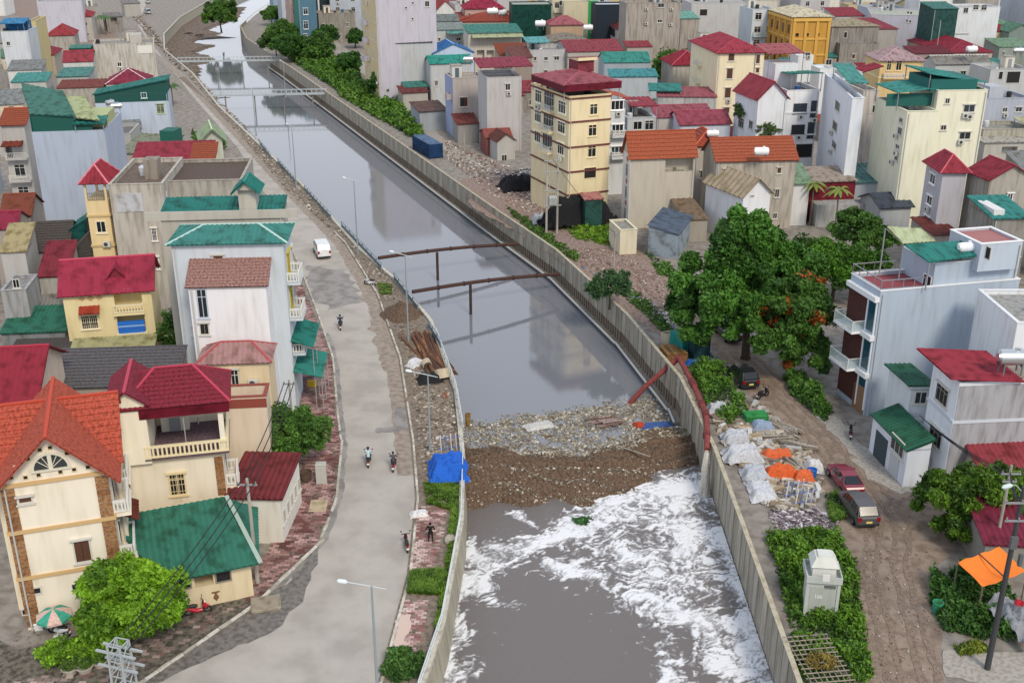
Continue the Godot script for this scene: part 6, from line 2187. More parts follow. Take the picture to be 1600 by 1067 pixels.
# low houses in the gaps of the blocks
func infill() -> void:
	var r := RandomNumberGenerator.new(); r.seed = 31
	var walls := [["grey","wall:b0aeac"],["cream","wall:d0c6b0"],["dirty white","wall:cfcfcd"],["raw concrete","conc:a5a098"],["pale blue","wall:aab6c4"],["dull","conc:8f8a84"]]
	var roofs := [["red hipped","hip","98323e"],["rusty gabled","gx","86483c"],["teal sheet","sb","3c8880"],["flat","flat",""],["red sheet","sb","9c3c48"],["green gabled","gx","5f8a72"],["orange tiled","gx","b0553a"],["grey sheet","sb","8c9090"],["brown fibre","sf","6c5c54"]]
	var zones := [poly2([[-28,-93],[-37,-126],[-51,-163],[-67,-203],[-91,-262],[-118,-300],[-175,-345],[-150,-230],[-110,-160],[-75,-100],[-55,-85]]),poly2([[27,-138],[42,-116],[70,-106],[100,-150],[135,-230],[165,-345],[-30,-350],[-12,-245],[0,-212],[13,-182],[20,-158]])]
	var used := {}
	var made := 0
	for c in [[46,-142,13],[38,-128,9],[54,-138,9],[16,-150,9],[14,-140,8]]: lots.append([Vector2(c[0],c[1]),float(c[2]),"low"])
	for k in 2600:
		var p := Vector2(r.randf_range(-175,165),r.randf_range(-345,-85))
		if not Geometry2D.is_point_in_polygon(p,zones[0 if p.x < -27 and p.x < -12 + (p.y + 245) * 0.2 else 1]): continue
		var w := r.randf_range(4,9); var d := r.randf_range(4,8)
		var reach := Vector2(w,d).length() / 2
		var near := ""; var best := 1e9
		var clear := true
		for l in lots:
			var e: float = l[0].distance_to(p)
			if e < (l[1] + reach) * 0.78:
				clear = false
				break
			if e < best and not l[2].begins_with("low"):
				best = e; near = l[2]
		if not clear: continue
		var i := r.randi() % walls.size(); var j := r.randi() % roofs.size()
		var words := near.split(" ")
		var label := "low %s house with %s roof beside the %s" % [walls[i][0],roofs[j][0]," ".join(words.slice(0,5))]
		while label.get_slice(" ",label.count(" ")) in ["and","with","under","of","by","in","a","the","over","beside","at","on","between"]:
			label = label.substr(0,label.rfind(" "))
		if used.has(label): continue
		used[label] = true
		var h := r.randf_range(3.2,6.8)
		var turn := r.randf_range(0.15,0.4) if p.x < 0 else r.randf_range(0.0,0.25)
		var q: Array = roofs[j]
		var wins := [["f",w * 0.3,1.6,1.1,1.3,"d"],["f",w * 0.72,1.5,1.0,1.3,"b" if r.randf() < 0.3 else "d"]]
		if h > 5.5: wins.append_array([["f",w * 0.3,4.6,1.1,1.3,"d"],["f",w * 0.72,4.6,1.1,1.3,"d"]])
		bld("house",label,"house","low houses in the gaps between the blocks",[p.x + sin(turn) * d / 2,p.y + cos(turn) * d / 2,turn,w,d,h,0],walls[i][1],["flat",0.5,"conc:8e8b87"] if q[1] == "flat" else [q[1],r.randf_range(0.7,1.9),0.3,q[2],"tile" if q[0] == "orange tiled" else "rib"],wins)
		made += 1
		if made >= 120: break

func houses_0() -> void:
	var t: Node3D
	t = bld("villa","cream three storey villa with orange gabled roof and brown quoins beside the leafy tree","villa","",[-28.74,-60.11,0.320,6.31,8,10.9,0],"wall:e9e0cf",["gz",3.1,0.75,"c8543a","tile","b9442c"],[["f",4.08,5.26,1.1,1.7,"b"],["f",0.82,2.89,0.9,0.6,"k"],["f",0.06,1.45,0.5,0.5,"k"],["f",3.24,2.69,0.4,0.5,"k"]],[["band",10.7,"plain:c9a877"],["band",7.35,"plain:c9a877"],["band",3.95,"plain:c9a877"],["quoins","f",0.4,0.8,0.2,3.8],["quoins","f",0.4,0.8,4.1,7.2],["quoins","f",0.4,0.8,7.5,10.5],["quoins","f",5.91,0.8,0.2,3.8],["quoins","f",5.91,0.8,4.1,7.2],["quoins","f",5.91,0.8,7.5,10.5],["arch","f",3.1,11.5,2.3,1.15],["balc","r",1.9,4,3.2,1,"balu"],["balc","r",1.9,7.4,3.2,1,"balu"],["balc","r",5.8,4,2.6,1,"balu"],["balc","r",5.8,7.4,2.6,1,"balu"],["window","r",1.9,5.3,1.4,2.2,"b"],["window","r",1.9,8.7,1.4,2.2,"b"],["window","r",5.8,8.7,1.4,2,"b"],["window","r",5.8,5.3,1.4,2,"b"],["awn","r",2.6,6.9,2.6,1.4,0.7,"7a3527"]])
	for k in [["f",0.76,11.28,0.3,0.3,"v:d9c79f"],["f",1.57,11.14,0.3,0.3,"v:d9c79f"],["f",2.33,11.18,0.3,0.3,"v:d9c79f"],["f",3.6,11.18,0.3,0.3,"v:d9c79f"],["f",4.41,11.21,0.3,0.3,"v:d9c79f"],["f",5.23,11.24,0.3,0.3,"v:d9c79f"],["f",1.15,11.91,0.3,0.3,"v:d9c79f"],["f",1.89,12.4,0.3,0.3,"v:d9c79f"],["f",2.66,12.89,0.3,0.3,"v:d9c79f"],["f",3.26,12.96,0.3,0.3,"v:d9c79f"],["f",4.16,12.41,0.3,0.3,"v:d9c79f"],["f",5.02,11.93,0.3,0.3,"v:d9c79f"],["f",1.31,9.58,0.9,0.5,"b"]]: window(t,face_at(k[0],6.31,8,k[1],k[2]),k[3],k[4],k[5])
	vol(t,[-29.6,-62.4,0.297,7.6,6.4,10.6,0],"wall:e4d9c2",["gx",3.1,0.4,"d8583c","course","b9442c"],[])
	vol(t,[-24.33,-69.12,0.227,7.04,6.5,7.5,0],"wall:e2d8c4",["flat",0.6,"conc:8f8c86"],[["f",0.23,5.61,0.5,0.7,"k:d9c79f"],["f",3.67,5.19,1.2,1.8,"g:d9c79f"]],[["band",7.4,"plain:d8c39a"],["quoins","f",6.7,0.6,0.3,7.1],["balc","r",2,4.2,2.6,0.9,"balu"],["window","r",2,5.6,1.2,2,"b"],["terrace",-1.77,4.02,-5.2,0.45,7.5,"8c1c34"]])
	vol(t,[-26.66,-68.16,0.227,2.34,5.2,12.2,7.3],"wall:e9e0cc",["gz",0.9,0.35,"97203a","tile","b23a50"],[])
	t = bld("house","plain cream block with red brown parapet between red terrace and street tree","house","",[-21.02,-77.46,0.105,3.42,2.4,8.2,0],"wall:d8c8b4",["flat",0.9,"conc:7d6a60","plain:8a4236"],[],[["box",-1.73,1.73,7.3,8.05,-0.02,0.05,"plain:8a4236","parapet_band"]])
	t = bld("house","low house with dull red metal roof next to the round pavement tree","house","",[-18.94,-69.49,-0.052,4.01,5.8,3.9,0],"wall:d9d6cc",["sb",0.5,0.25,"8a3236","rib","a05048"],[["r",0.58,2.03,0.7,1.1,"d"],["r",1.74,2.03,0.7,1.1,"d"],["r",2.9,2.03,0.7,1.1,"d"],["r",4.06,2.03,0.7,1.1,"d"],["r",5.22,2.03,0.7,1.1,"d"]])
	t = bld("shop","shop with large green metal hipped roof and grey shutters under the overhead wires","shop","",[-20.15,-61.81,0.376,5.22,6.4,3.1,0],"wall:d9c9a8",[],[["f",0.78,2.43,1,1.3,"k:8b8478"],["f",2.08,2.34,1.2,1.3,"k:8b8478"],["f",3.35,2.31,1.1,1.2,"k:8b8478"]],[["poly","36806a","rib",Vector3(-3.11,3,0.7),Vector3(3.11,3,0.7),Vector3(1.71,5,-5.6),Vector3(-5.21,5,-5.6),Vector3(-5.21,4.4,-4)],["poly","36806a","rib",Vector3(3.11,3,0.7),Vector3(4.21,3,-6.6),Vector3(1.71,5,-5.6)],["box",-4.81,1.91,3,4.8,-6.2,-4.9,"wall:cfc0a2","back_wall"],["ridge",2,5.06,-5.6,3.2,3.06,0.7]])
	t = bld("house","grey tiled single slope roof behind the red terrace of the villa","house","",[-34.16,-83.86,0.079,11.23,5,6.2,0],"wall:9c948a",["sb",1.5,0.2,"6c6a70","course"],[])
	t = bld("house","long crimson roofed house at the edge of frame behind the orange gable","house","",[-39.69,-75.56,0.140,5.88,9,9,0],"wall:cfc0b0",["gx",2.4,0.5,"a82c40","rib"],[])
	t = bld("villa","yellow two storey villa with crimson roof, white balustrades and blue striped sunshade","villa","",[-40.38,-102.49,0.219,8.38,7,8.2,0],"wall:e3d3a4",["gx",2.3,0.45,"b83450","rib","c84a62"],[["f",2.18,4.96,1.7,1.5,"g:e8ddc0"],["f",6.06,7.93,0.7,0.5,"k"]],[["dormer",0.9,8.7,-1.2,2.4,1.5,"a52c46"],["awn","f",2.35,6.65,1.97,0.9,0.55,"c0452f"],["recess",0.6,3.25,5.75,7.95],["recess",0.6,3.25,2.6,5.3],["balcw",1.9,5.75,2.9,0.5],["balcw",1.9,2.65,2.9,0.5],["blind",1.9,4.1,2.6,1.5],["lozenge",-1.6,7.45,2.4,0.45]])
	t = bld("shed","lean-to with yellow and green corrugated roof in front of the yellow villa","shed","",[-38.85,-96.68,0.153,7.76,4.05,3,0],"wall:b9b49a",["sb",0.9,0.15,"b5b07c","rib"],[],[["poly","1c6e5c","rib",Vector3(-4.08,3.05,0.75),Vector3(4.08,3.05,0.75),Vector3(4.08,3.46,-1.6),Vector3(-4.08,3.46,-1.6)]])
	t = bld("tall_house","tall white house with teal hipped roof standing behind the pink tiled roof","house","",[-24.77,-91.04,0.070,9.6,5.5,16.6,0],"wall:c4ccd4",["hip",0.9,0.4,"3f8f86","rib","b9d0ca"],[],[["balc","r",2.2,12.6,3.2,1.1,"balu"],["balc","r",2.2,9.2,3.2,1.1,"balu"],["balc","r",2.2,5.8,3.2,1.1,"balu"],["window","r",2.2,14,1.6,2.2,"w:c9b64a"],["window","r",2.2,10.6,1.6,2.2,"w:c9b64a"],["window","r",4.6,14,0.9,1.6,"w"],["window","r",4.6,10.6,0.9,1.6,"w"],["sidecanopy",7.4,2,"1f7f74"],["sidecanopy",4.4,2.6,"2f8f84"]])
	t = bld("tall_house","slim white front with faded pink tiled roof above the narrow street","house","",[-24.41,-88.29,0.070,6.58,4.39,13.6,0],"wall:e4e4e8",["sb",2.6,0.25,"b5867c","tile"],[["f",1.07,12.09,0.9,2.7,"d:b8c2cc"],["f",1,9.74,0.8,1.1,"g"]],[["pipe","f",0.3,0,13.2]])
	t = bld("tall_house","grey walled house with bright teal roof and small teal gable turret","house","",[-27.16,-99.03,0.087,11.3,3.6,17,0],"wall:b0aca2",["sb",0.7,0.1,"1f8076","rib"],[],[["box",1.6,3.2,16.5,19.2,-2.6,-0.4,"wall:b9b4aa","turret"],["roof","gz",1.4,3.4,-2.8,0.1,19.2,0.9,0.35,"1f8076","rib"],["box",-7,7,16.5,17.3,0,0.2,"wall:b6b2a8","parapet"]])
	t = bld("house","small cream house with weathered pink hipped roof and open roof terrace","house","",[-23.59,-84.98,0.087,5.76,3.6,7.9,0],"wall:dcc9a6",["hip",1.2,0.3,"b98a88","rib","a84a4a"],[["f",2.84,6.35,0.7,1.9,"w"]],[["ac","f",1.85,5.98],["ac","f",4.38,6.11]])
	t = bld("tall_house","cream narrow tower house with red pyramid roof and open loggia","house","",[-46.59,-119.26,0.105,2.41,5,12.8,0],"wall:e0c99a",[],[["f",1.3,9.8,1.1,1.4,"d:e9dcc0"]],[["band",11.1,"plain:c9b07c"],["band",7.6,"plain:c9b07c"],["loggia",12.8,2,1.9,"a83040"],["ac","f",1.7,7.83]])
	t = bld("tall_house","grey plastered block with cluttered flat roof and white metal sheet on its wall","house","",[-41.85,-118.85,0.105,5.86,13,14.8,0],"conc:b9b4ab",["flat",0.5,"conc:6e6158"],[["f",4.3,9,0.6,1.5,"g:e4e0da"],["f",4.1,5.6,0.7,1.5,"g:e4e0da"]],[["sign","f",2.05,12.76,2.89,2.13,"sheet:d5d8de"],["pipe","f",6.2,0,14],["box",0.2,1.8,14,16.6,-6,-4,"conc:8f867c","stair_tower"]])
	t = bld("house","plain grey block with brown planked flat roof beside the far road","house","",[-35.79,-122.91,0.105,9.35,11,14.2,0],"conc:a8a49c",["flat",0.35,"tile:6a564a"],[])
	t = bld("tall_house","tall blue grey house with brown street front, glass balconies and stepped roof terrace","house","houses along the right bank lane",[39.42,-92.51,0.235,14.08,5.02,12.2,0],"wall:a9b6c6",["flat",0.35,"plain:8a3f46","plain:e4e6e8"],[],[["facade","l"],["railtop",0.9]])
	vol(t,[41.83,-93.39,0.235,8.6,5.2,14.25,11.5],"wall:a9b6c6",["flat",0.3,"plain:8a4a48","plain:e4e6e8"],[["l",4.4,12.38,1.3,1.2,"d:dfe2e4"]])
	vol(t,[43.48,-92.88,0.235,4.22,4.6,16.05,13.5],"wall:b4c0ce",["flat",0.2,"plain:a06a68","plain:e4e6e8"],[["l",5.7,15.6,0.8,1.2,"k"]],[["poly","2f8f86","rib",Vector3(-6.91,14.7,-0.21),Vector3(-1.5,14.9,-0.38),Vector3(0.09,15.5,-2.67),Vector3(-7.69,15.5,-3.26)],["poly","c3d0a4","rib",Vector3(-7.86,15.6,-3.07),Vector3(-4.52,15.6,-3.08),Vector3(-5.43,16.6,-4.26),Vector3(-8.66,16.6,-4.92)],["polyposts",Vector3(-6.91,14.7,-0.21),Vector3(-7.69,15.5,-3.26),Vector3(-8.66,16.6,-4.92),Vector3(-5.43,16.6,-4.26)]])
	tank("white water tank with blue rings lying on the teal roof of the blue grey house",Vector3(40.66,14.9,-93.51),0.2,0.8,"gloss:e4e8ee",0.1)
	t = bld("shop","low white shop under dark green sheet roof between blue grey house and slim white house","shop","houses along the right bank lane",[32.74,-77.86,0.126,1.95,6.42,3.4,0],"wall:d4dae4",["sr",0.9,0.25,"2a6a50","rib","c8d4cc"],[["l",4.74,2.89,2.3,1.5,"d"]],[["door","l",2,2.2,2.5,"plain:3c4a50"],["door","l",4.6,1.6,2.3,"plain:b8bcc0"]])
	t = bld("house","narrow recessed house with white balcony and dark green awning beside slim white house","house","houses along the right bank lane",[34.18,-82.86,0.035,1.67,5,6.4,0],"wall:cdd4da",["sf",0.5,0.4,"2c6a52","rib","dfe6e2"],[["f",0.89,5.64,1.1,1.2,"d"]],[["balc","f",1.2,3.3,2.2,1,"bar"]])
	t = bld("tall_house","plain white house wall beyond the blue grey house at the edge of frame","house","houses along the right bank lane",[43.3,-82.43,0.000,4.65,8,12.5,0],"wall:dfe2e6",["flat",0.4,"conc:9a9a98"],[])
	t = bld("house","slim white house with barred windows, red roof and rough grey side wall","house","houses along the right bank lane",[38.49,-77.51,0.092,7.54,4.4,9.6,0],"wall:dfe4ec",["flat",0.05,"conc:8c857c"],[["l",2.15,7.52,2,1.6,"g"],["l",2.21,3.81,2.1,1.6,"g"]],[["canopy","sl",-4.6,1.2,-5.6,0.25,9.64,0.5,"a83244","rib",-1],["cladding"],["ac","l",1.81,1.35],["band",6.2,"plain:c6ccd4"]])
	tank("polished steel water tank beside the red roof of the slim white house",Vector3(38.9,10,-78.05),0,1.15,"steel:d5d8da",0.6)
	t = bld("shed","big brick red metal roof leaning against the rough grey wall","shed","houses along the right bank lane",[39.58,-74.81,0.070,6.11,6,3.3,0],"wall:b4a79c",["sb",1.9,0.3,"a8404a","rib"],[])
	t = bld("tall_house","grey house with white window frames and red hipped roof beside dirty concrete block","house","",[55.25,-133.96,0.010,2.98,5.58,12.5,0],"wall:b3b2ba",["hip",2,0.5,"a83244","rib","c65a68"],[["l",2.7,11,1.8,1.3,"w:f0f0f0"],["l",2.7,8.2,1.8,1.2,"w:f0f0f0"],["l",2.8,5.5,1.8,1.3,"w:f0f0f0"]])
	t = bld("tall_house","dirty concrete block with red folded roof and small white window","house","",[61.2,-131.35,0.174,5.76,4.89,12.5,0],"conc:a8a39a",["gz",1.6,0.4,"a03040","rib"],[["f",3.1,10.1,0.8,0.9,"w:f0f0f0"]])
	t = bld("house","small dark gabled house with bright teal roof next to the concrete block","house","",[56.99,-120.5,0.087,4.23,6,10.5,0],"conc:8d8a84",["sb",1,0.3,"2f8f88","rib"],[],[["box",-1.9,-0.63,10,11.3,-4.8,-0.6,"wall:d8d8d8","stair_tower"]])
	t = bld("house","low house with tan and red lower roofs beside the grey house","house","",[54.06,-130.49,0.140,3.42,6,5.5,0],"wall:a9a49c",["sb",0.6,0.2,"7c3a34","rib"],[])
	t = bld("tall_house","cream six storey house with dark red roof canopy, brown string courses and many white windows","house","",[11.12,-156.59,0.414,6.64,12.82,18.2,0],"wall:e5d5ae",["flat",0.5,"conc:8b857c"],[["f",3.9,16.2,1.3,1.6,"d:e9d9ac"],["f",3.8,13.2,1.4,1.7,"d:e9d9ac"],["f",3.8,10.2,1.4,1.8,"d:e9d9ac"],["f",3.6,7,2.1,1.7,"k:e9d9ac"],["l",2.6,16.7,2.3,1.9,"w:f0ead8"],["l",2.5,13.7,2.3,1.8,"w:f0ead8"],["l",2.4,10.6,2.2,1.7,"w:f0ead8"],["l",10.6,16.4,2.4,1.8,"w:f0ead8"],["l",10.5,13.5,2.4,1.7,"w:f0ead8"],["l",10.4,10.4,2.1,1.8,"w:f0ead8"],["l",6.3,16.6,3.4,2.6,"d"],["l",6.2,13.5,3.5,2.3,"d"],["l",5.9,10.5,3.4,2.3,"d"]],[["band",17.9,"plain:6a3a34"],["band",14.6,"plain:6a3a34"],["band",11,"plain:6a3a34"],["band",7.4,"plain:6a3a34"],["band",4,"plain:6a3a34"],["canopy","hip",-4.4,4.6,-10.2,0.4,19.9,1.1,"a85662","rib",17.7],["fascia",-4.5,4.7,-10.3,0.55,19,19.95,"7c1c30"],["gablet","l",5,18.3,3,1.5],["balc","l",6.48,15.28,3.12,0.8,"bar"],["balc","l",6.27,12.32,3.31,0.8,"bar"],["balc","l",6.05,9.22,3.29,0.8,"bar"],["box",0.6,3.2,20.6,22.4,-8.2,-5.2,"sheet:98404e","stair_tower"],["roof","sf",0.4,3.5,-8.5,-4.8,22.4,0.5,0.1,"b06a74","plain"]])
	t = bld("shed","small corrugated shed with green wall and pink roof beside black netting","shed","",[11.64,-150.9,0.209,2.5,2.5,4.6,0],"sheet:2d5c54",["sb",0.3,0.2,"c27c74","rib"],[])
	t = bld("house","grey plaster house with bright orange tiled gable roof and open loggia","house","",[21.36,-152.54,0.157,9.43,4.04,10.6,0],"wall:bdb5a8",["gx",3,0.35,"c25a34","tile","a44a2c"],[["f",7.2,9.2,4.2,2.2,"k:b5ada2"]],[["railw","f"],["panel_l"]])
	t = bld("house","grey house under long orange tiled roof with white tank on the ridge","house","",[34.4,-151.54,0.105,11.48,7,10.2,0],"conc:b3aca2",["gx",2.4,0.35,"c05c38","tile","a44a2c"],[])
	tank("white water tank lying on the long orange tiled roof",Vector3(34.52,11,-149.72),0,1,"gloss:e6e8ea",0.1)
	t = bld("house","little orange hipped tile roof with finial between the two orange gables","house","",[30.02,-163.28,0.140,4.91,7,9.5,0],"wall:b9b2a8",["hip",2,0.3,"b8492c","tile","d8683c"],[])
	tank("white water tank on the little orange hipped roof",Vector3(30.26,10.6,-164.1),0,0.9,"gloss:e8e8e8",0.1)
	t = bld("house","white gabled house with striped beige corrugated roof","house","",[33.24,-144.55,0.419,4.44,9,7.2,0],"wall:dfe1e6",["gz",2,0.5,"b5a488","bold"],[["f",1.4,6.8,0.7,0.3,"v"]])
	t = bld("shed","blue grey sheet metal shed row with teal end roof by the rubble lane","shed","",[19.95,-138.39,-0.349,4,9,3.4,0],"sheet:9fb0c0",["sl",0.9,0.2,"5a6a80","rib"],[],[["shutters"]])
	t = bld("shed","low brown plank roofed shed between orange roof house and striped gable","shed","",[25.49,-145.39,0.140,2.99,8,3.2,0],"wall:9a948a",["sb",1,0.2,"8c7660","rib"],[])
	t = bld("house","plain cream garden wall block beside the sheet metal sheds","house","",[15.51,-139.69,0.209,2.35,5,3.4,0],"wall:d8d0b8",["flat",0.2,"conc:8f8c86"],[])
	t = bld("house","pale green roofed house with tan and maroon lower walls behind the palms","house","",[39.63,-153.16,0.122,6.29,9,6.4,0],"wall:d5d6d6",["gx",1.6,0.4,"86a88c","rib"],[])
	t = bld("house","low house with flat tan roof and maroon sheet wall behind the palms","house","",[46.72,-155.75,0.122,6.86,6.5,6,0],"sheet:8a2438",["sb",0.6,0.3,"b5a496","rib"],[])
	t = bld("house","long grey house with teal roof and grey annex wall behind the mango trees","house","",[53.51,-157.51,0.087,6.01,8,5.4,0],"wall:b5bcc4",["sb",0.9,0.3,"5f9494","rib"],[],[["box",-10,3.5,0,3.2,0,4,"conc:a5a6a6","annex"]])
	t = bld("house","dark grey pitched porch house at the foot of the pale yellow block","house","",[54.08,-149.36,0.175,4.66,6,4,0],"wall:a9adb0",["gx",1.2,0.4,"4a5260","rib"],[])
	t = bld("tall_house","tall pale yellow house with teal roof sheets and two barred blue windows","house","",[62.41,-152.86,0.087,7.11,9,19.5,0],"wall:e4e2cc",["flat",0.3,"conc:8a8a84"],[["f",1.5,18.1,0.7,0.8,"d"],["f",4.8,17,1.7,1.1,"w"],["f",1.5,14.4,0.9,0.8,"d"],["f",4.8,13.2,1.7,1.1,"w"],["f",1.5,10.6,0.8,0.8,"d"]],[["ac","f",4.32,16.05],["ac","f",4.26,12.35],["canopy","sl",-4.62,3.55,-9,-0.9,20.4,1.3,"2a9088","rib",19.2],["box",-4.4,2.2,19.3,20.9,-8,-0.6,"plain:14605c","windbreak"]])
	vol(t,[56.51,-150.88,0.087,4.4,11,17,0],"wall:e4e2cc",["flat",0.9,"conc:7c7c78"],[["l",9.4,15.5,1.2,0.7,"d"],["l",9.5,14,1.4,1.1,"d"],["l",9.4,11.8,1.3,0.7,"d"],["l",9.5,10.3,1.2,1,"d"]],[["ac","l",8.75,13.15],["ac","l",8.56,9.42],["canopy","sr",-2.86,2.42,-9.9,-2.2,19.2,0.6,"3a968e","rib",16.7],["box",-4,3.5,17.2,18.9,-3.2,-3,"plain:175c54","windbreak"]])
	t = bld("tall_house","white house with teal roof terrace and dark windows on its long lane side","house","",[49.73,-158.2,-0.093,1.66,23.04,17.5,0],"wall:dfe4ec",["flat",0.9,"conc:8f8c88"],[["l",13.1,14.6,3.7,1.5,"d"],["l",12.8,11.5,3.7,1.5,"d"],["l",13.8,8.8,3.4,1.2,"d"]],[["canopy","sb",-0.75,1.82,-17.28,-3.46,19.1,0.8,"3f9c92","rib",17.2],["ac","l",11.3,10.14],["ac","l",12.29,7.43]])
	t = bld("tall_house","grey weathered tower house between white house and pale yellow block","house","",[55.53,-170.85,0.105,2.6,10,16.5,0],"conc:c4bcb8",["flat",0.6,"conc:8a8680"],[["f",2.1,13.7,0.6,1.2,"d"]])
	t = bld("tall_house","white stepped house with teal awnings, red roof and dark framed windows","house","",[47.21,-179.02,0.157,5.58,8,15.2,0],"wall:e8eaee",["flat",0.7,"conc:86827c"],[["f",2.5,12.3,2.3,1.6,"d:3a3a3a"],["f",4.9,12.2,1.1,2.6,"d:3a3a3a"],["f",2.5,8.9,2.3,1.5,"d:3a3a3a"],["f",4.8,8.7,1.3,2.6,"d:3a3a3a"],["f",3.9,5.3,3,2.4,"k"]],[["box",-3.35,0.56,14.7,18.8,-9.6,-4.4,"wall:dcdee2","stair_tower"],["canopy","sf",-2.23,3.07,-5.6,0,17.4,0.5,"1f8478","rib",14.9],["canopy","sb",-4.46,1.67,-11.2,-4.8,20.4,0.8,"b85a60","rib",14.9],["band",11.6,"plain:d8dade"],["band",8,"plain:d8dade"]])
	t = bld("tall_house","white house overgrown with climbing greenery under a red hipped roof","house","",[41.9,-177.18,0.227,4.92,8.85,14.5,0],"wall:e2e6ec",["gz",2.4,0.5,"a83a48","rib"],[["l",3.1,9.3,2.2,1.7,"w"],["l",6.9,9.7,1.5,1.4,"w"],["l",2.5,6.4,1.9,1.1,"w"]],[["ivy","f",1.5,9.5],["ivy","f",1.2,6],["ivy","l",2,11.5]])
	t = bld("tall_house","cream four storey house with brown shutters and wide red roof","house","",[43.1,-210.28,0.122,9,18.29,17,0],"wall:e6d8b8",["hip",2.2,0.5,"b03a4c","rib"],[["f",2.6,16.2,1.3,1.4,"b"],["f",2.5,13.2,1.3,2,"b"],["f",2.4,9.6,1.3,2,"b"],["f",7.8,15.8,0.9,1.8,"b"],["f",7.9,13.7,0.8,1,"b"],["f",2.4,6.3,1.3,1.2,"b"]],[["balc","l",6.5,13.2,2.6,1,"bar"],["balc","l",6.5,9.8,2.6,1,"bar"],["balc","l",6.5,6.4,2.6,1,"bar"]])
	t = bld("house","grey walled house with crimson pyramid roof and open attic on its side","house","",[37.89,-236.88,0.122,7.58,9.56,11,0],"conc:b0aaa0",["hip",2.4,0.4,"9c2438","rib","c05060"],[])
	t = bld("house","two red metal roofs over a plain white walled house","house","",[32.43,-183.12,0.140,8.74,7.23,9,0],"wall:c9cfdc",["gx",1.6,0.3,"a84a5c","rib"],[])
	t = bld("house","long faded red roof behind the plain white walled house","house","",[29.73,-187.21,0.140,9.98,9.83,9.4,0],"wall:b9b4b0",["gx",1.2,0.2,"a8505e","rib"],[])
	t = bld("house","grey concrete hall wall with teal solar rack and pink strip roof","house","",[33.1,-208.13,-0.070,10.9,6.64,9.2,0],"conc:b4b4b4",["sb",0.8,0.2,"b05a66","rib"],[],[["canopy","sb",-7.09,-1.09,-5.32,-1.33,10,0.8,"2f8c86","rib",8.9]])
	t = bld("house","pale grey hall with two broad teal roof strips","house","",[25.02,-227.2,0.070,9.62,3.93,10,0],"wall:b0b8c0",["sb",1,0.2,"3f98a0","rib"],[])
	t = bld("house","hall with teal ridge roof between maroon canopy and bushy tree","house","",[24.73,-239.41,0.070,9.98,8.42,11.2,0],"wall:9ea8b0",["gx",1.6,0.2,"359488","rib"],[])
	t = bld("tall_house","narrow white row house with barred white balconies beside cream six storey house","house","",[16.39,-171.14,0.244,2.66,8,13.5,0],"wall:d0d4d8",["flat",0.7,"conc:8a8680"],[["f",1.3,14.2,2.1,1.5,"w:ffffff"],["f",1.5,10.5,2,1.5,"w:ffffff"],["f",1.5,7.1,2,1.4,"w:ffffff"]],[["balc","f",1.58,9.51,2.23,0.9,"balu"],["balc","f",1.59,6.09,2.22,0.9,"balu"],["canopy","sl",-0.8,2.13,-5.6,-0.8,15.1,0.7,"c8583c","rib",13.2]])
	t = bld("tall_house","grey row house with glazed top floor and cluttered roof","house","",[20.77,-175.15,0.175,4.69,8,11.5,0],"wall:b8bcc0",["flat",0.6,"conc:8f8a84"],[["f",1.7,10.3,1.5,1.4,"d"],["f",3.6,10.3,1.5,1.6,"d"]],[["canopy","sb",-0.94,3.28,-8,-2.4,12.9,0.5,"a83444","rib",11.2]])
	t = bld("tall_house","blue grey windowless house under big green monopitch roof with pale green half","house","",[-58.01,-142.38,0.157,9.08,13,16,0],"wall:a9b4c6",["flat",0.1,"conc:8a8c8a"],[],[["poly","3f7f70","rib",Vector3(-4.37,18.3,0.01),Vector3(1.33,17.9,0.21),Vector3(-2.25,19.6,-10.31),Vector3(-8.41,19.6,-13.48)],["poly","b4bf8a","rib",Vector3(1.27,17.6,-0.28),Vector3(4.29,17.4,0.7),Vector3(0.81,19,-8.94),Vector3(-1.63,19.2,-8.39)],["box",-4.44,0.91,15.95,18.1,-0.3,-0.1,"plain:0f5248","windbreak"],["box",-4.49,-4.29,15.95,18.3,-11,-0.1,"plain:12574c","windbreak"],["box",0.93,4.44,15.95,17.4,-9,-2.4,"plain:a8b080","loft"],["canopy","sb",0.91,4.64,-2.4,0.2,16.9,0.5,"2c8a80","rib",15.9],["box",0.91,3.09,15.95,16.9,-0.3,-0.1,"plain:0f5248","windbreak"]])
	t = bld("house","orange roofed row house with open balconies at the edge of frame","house","",[-74.26,-162.31,0.157,3.24,9,13,0],"wall:b3b0ac",["gx",1.6,0.4,"b5532f","tile"],[["f",0.2,9.1,1.5,2.4,"k"]],[["canopy","sb",-1.62,1.02,0,1.5,10,0.5,"8a3b2c","rib",-1],["balc","f",1.6,8,3,1,"bar"],["balc","f",1.6,4.6,3,1,"bar"],["window","f",1.6,6,1.6,2,"d"],["window","f",1.6,2.6,1.6,2,"d"]])
	t = bld("house","house with dark green gable wall, teal monopitch roof and small square window","house","",[-74.28,-215.28,0.209,13.7,7,8.6,0],"wall:b5c1d2",["sr",2.4,0.3,"2d8078","rib","","plain:0e4a44"],[["f",9.2,8.2,1.1,1.1,"d:c6d2d2"],["f",12,5.5,1.5,1.9,"g:b7c4a0"]],[["box",-6.85,6.85,7,8.59,0.01,0.05,"plain:0e4a44","gable_sheet"]])
	t = bld("house","grey flat house crowned by pale green gabled shelter by the road","house","",[-51.45,-186.73,0.314,3.18,7,6,0],"wall:b9bcb0",["gz",1.5,0.8,"9db48e","rib","c3d2b0"],[["f",1.6,4.8,1.3,1,"d"]])
	t = bld("house","house with long grey brown roof slope and green box turret","house","",[-57.3,-166.57,-0.140,7.24,8,7.6,0],"wall:b0aaa2",["sb",1.4,0.2,"8a8f78","rib"],[],[["box",2.12,4.42,8.2,10.6,-6,-3,"plain:165a50","turret"]])
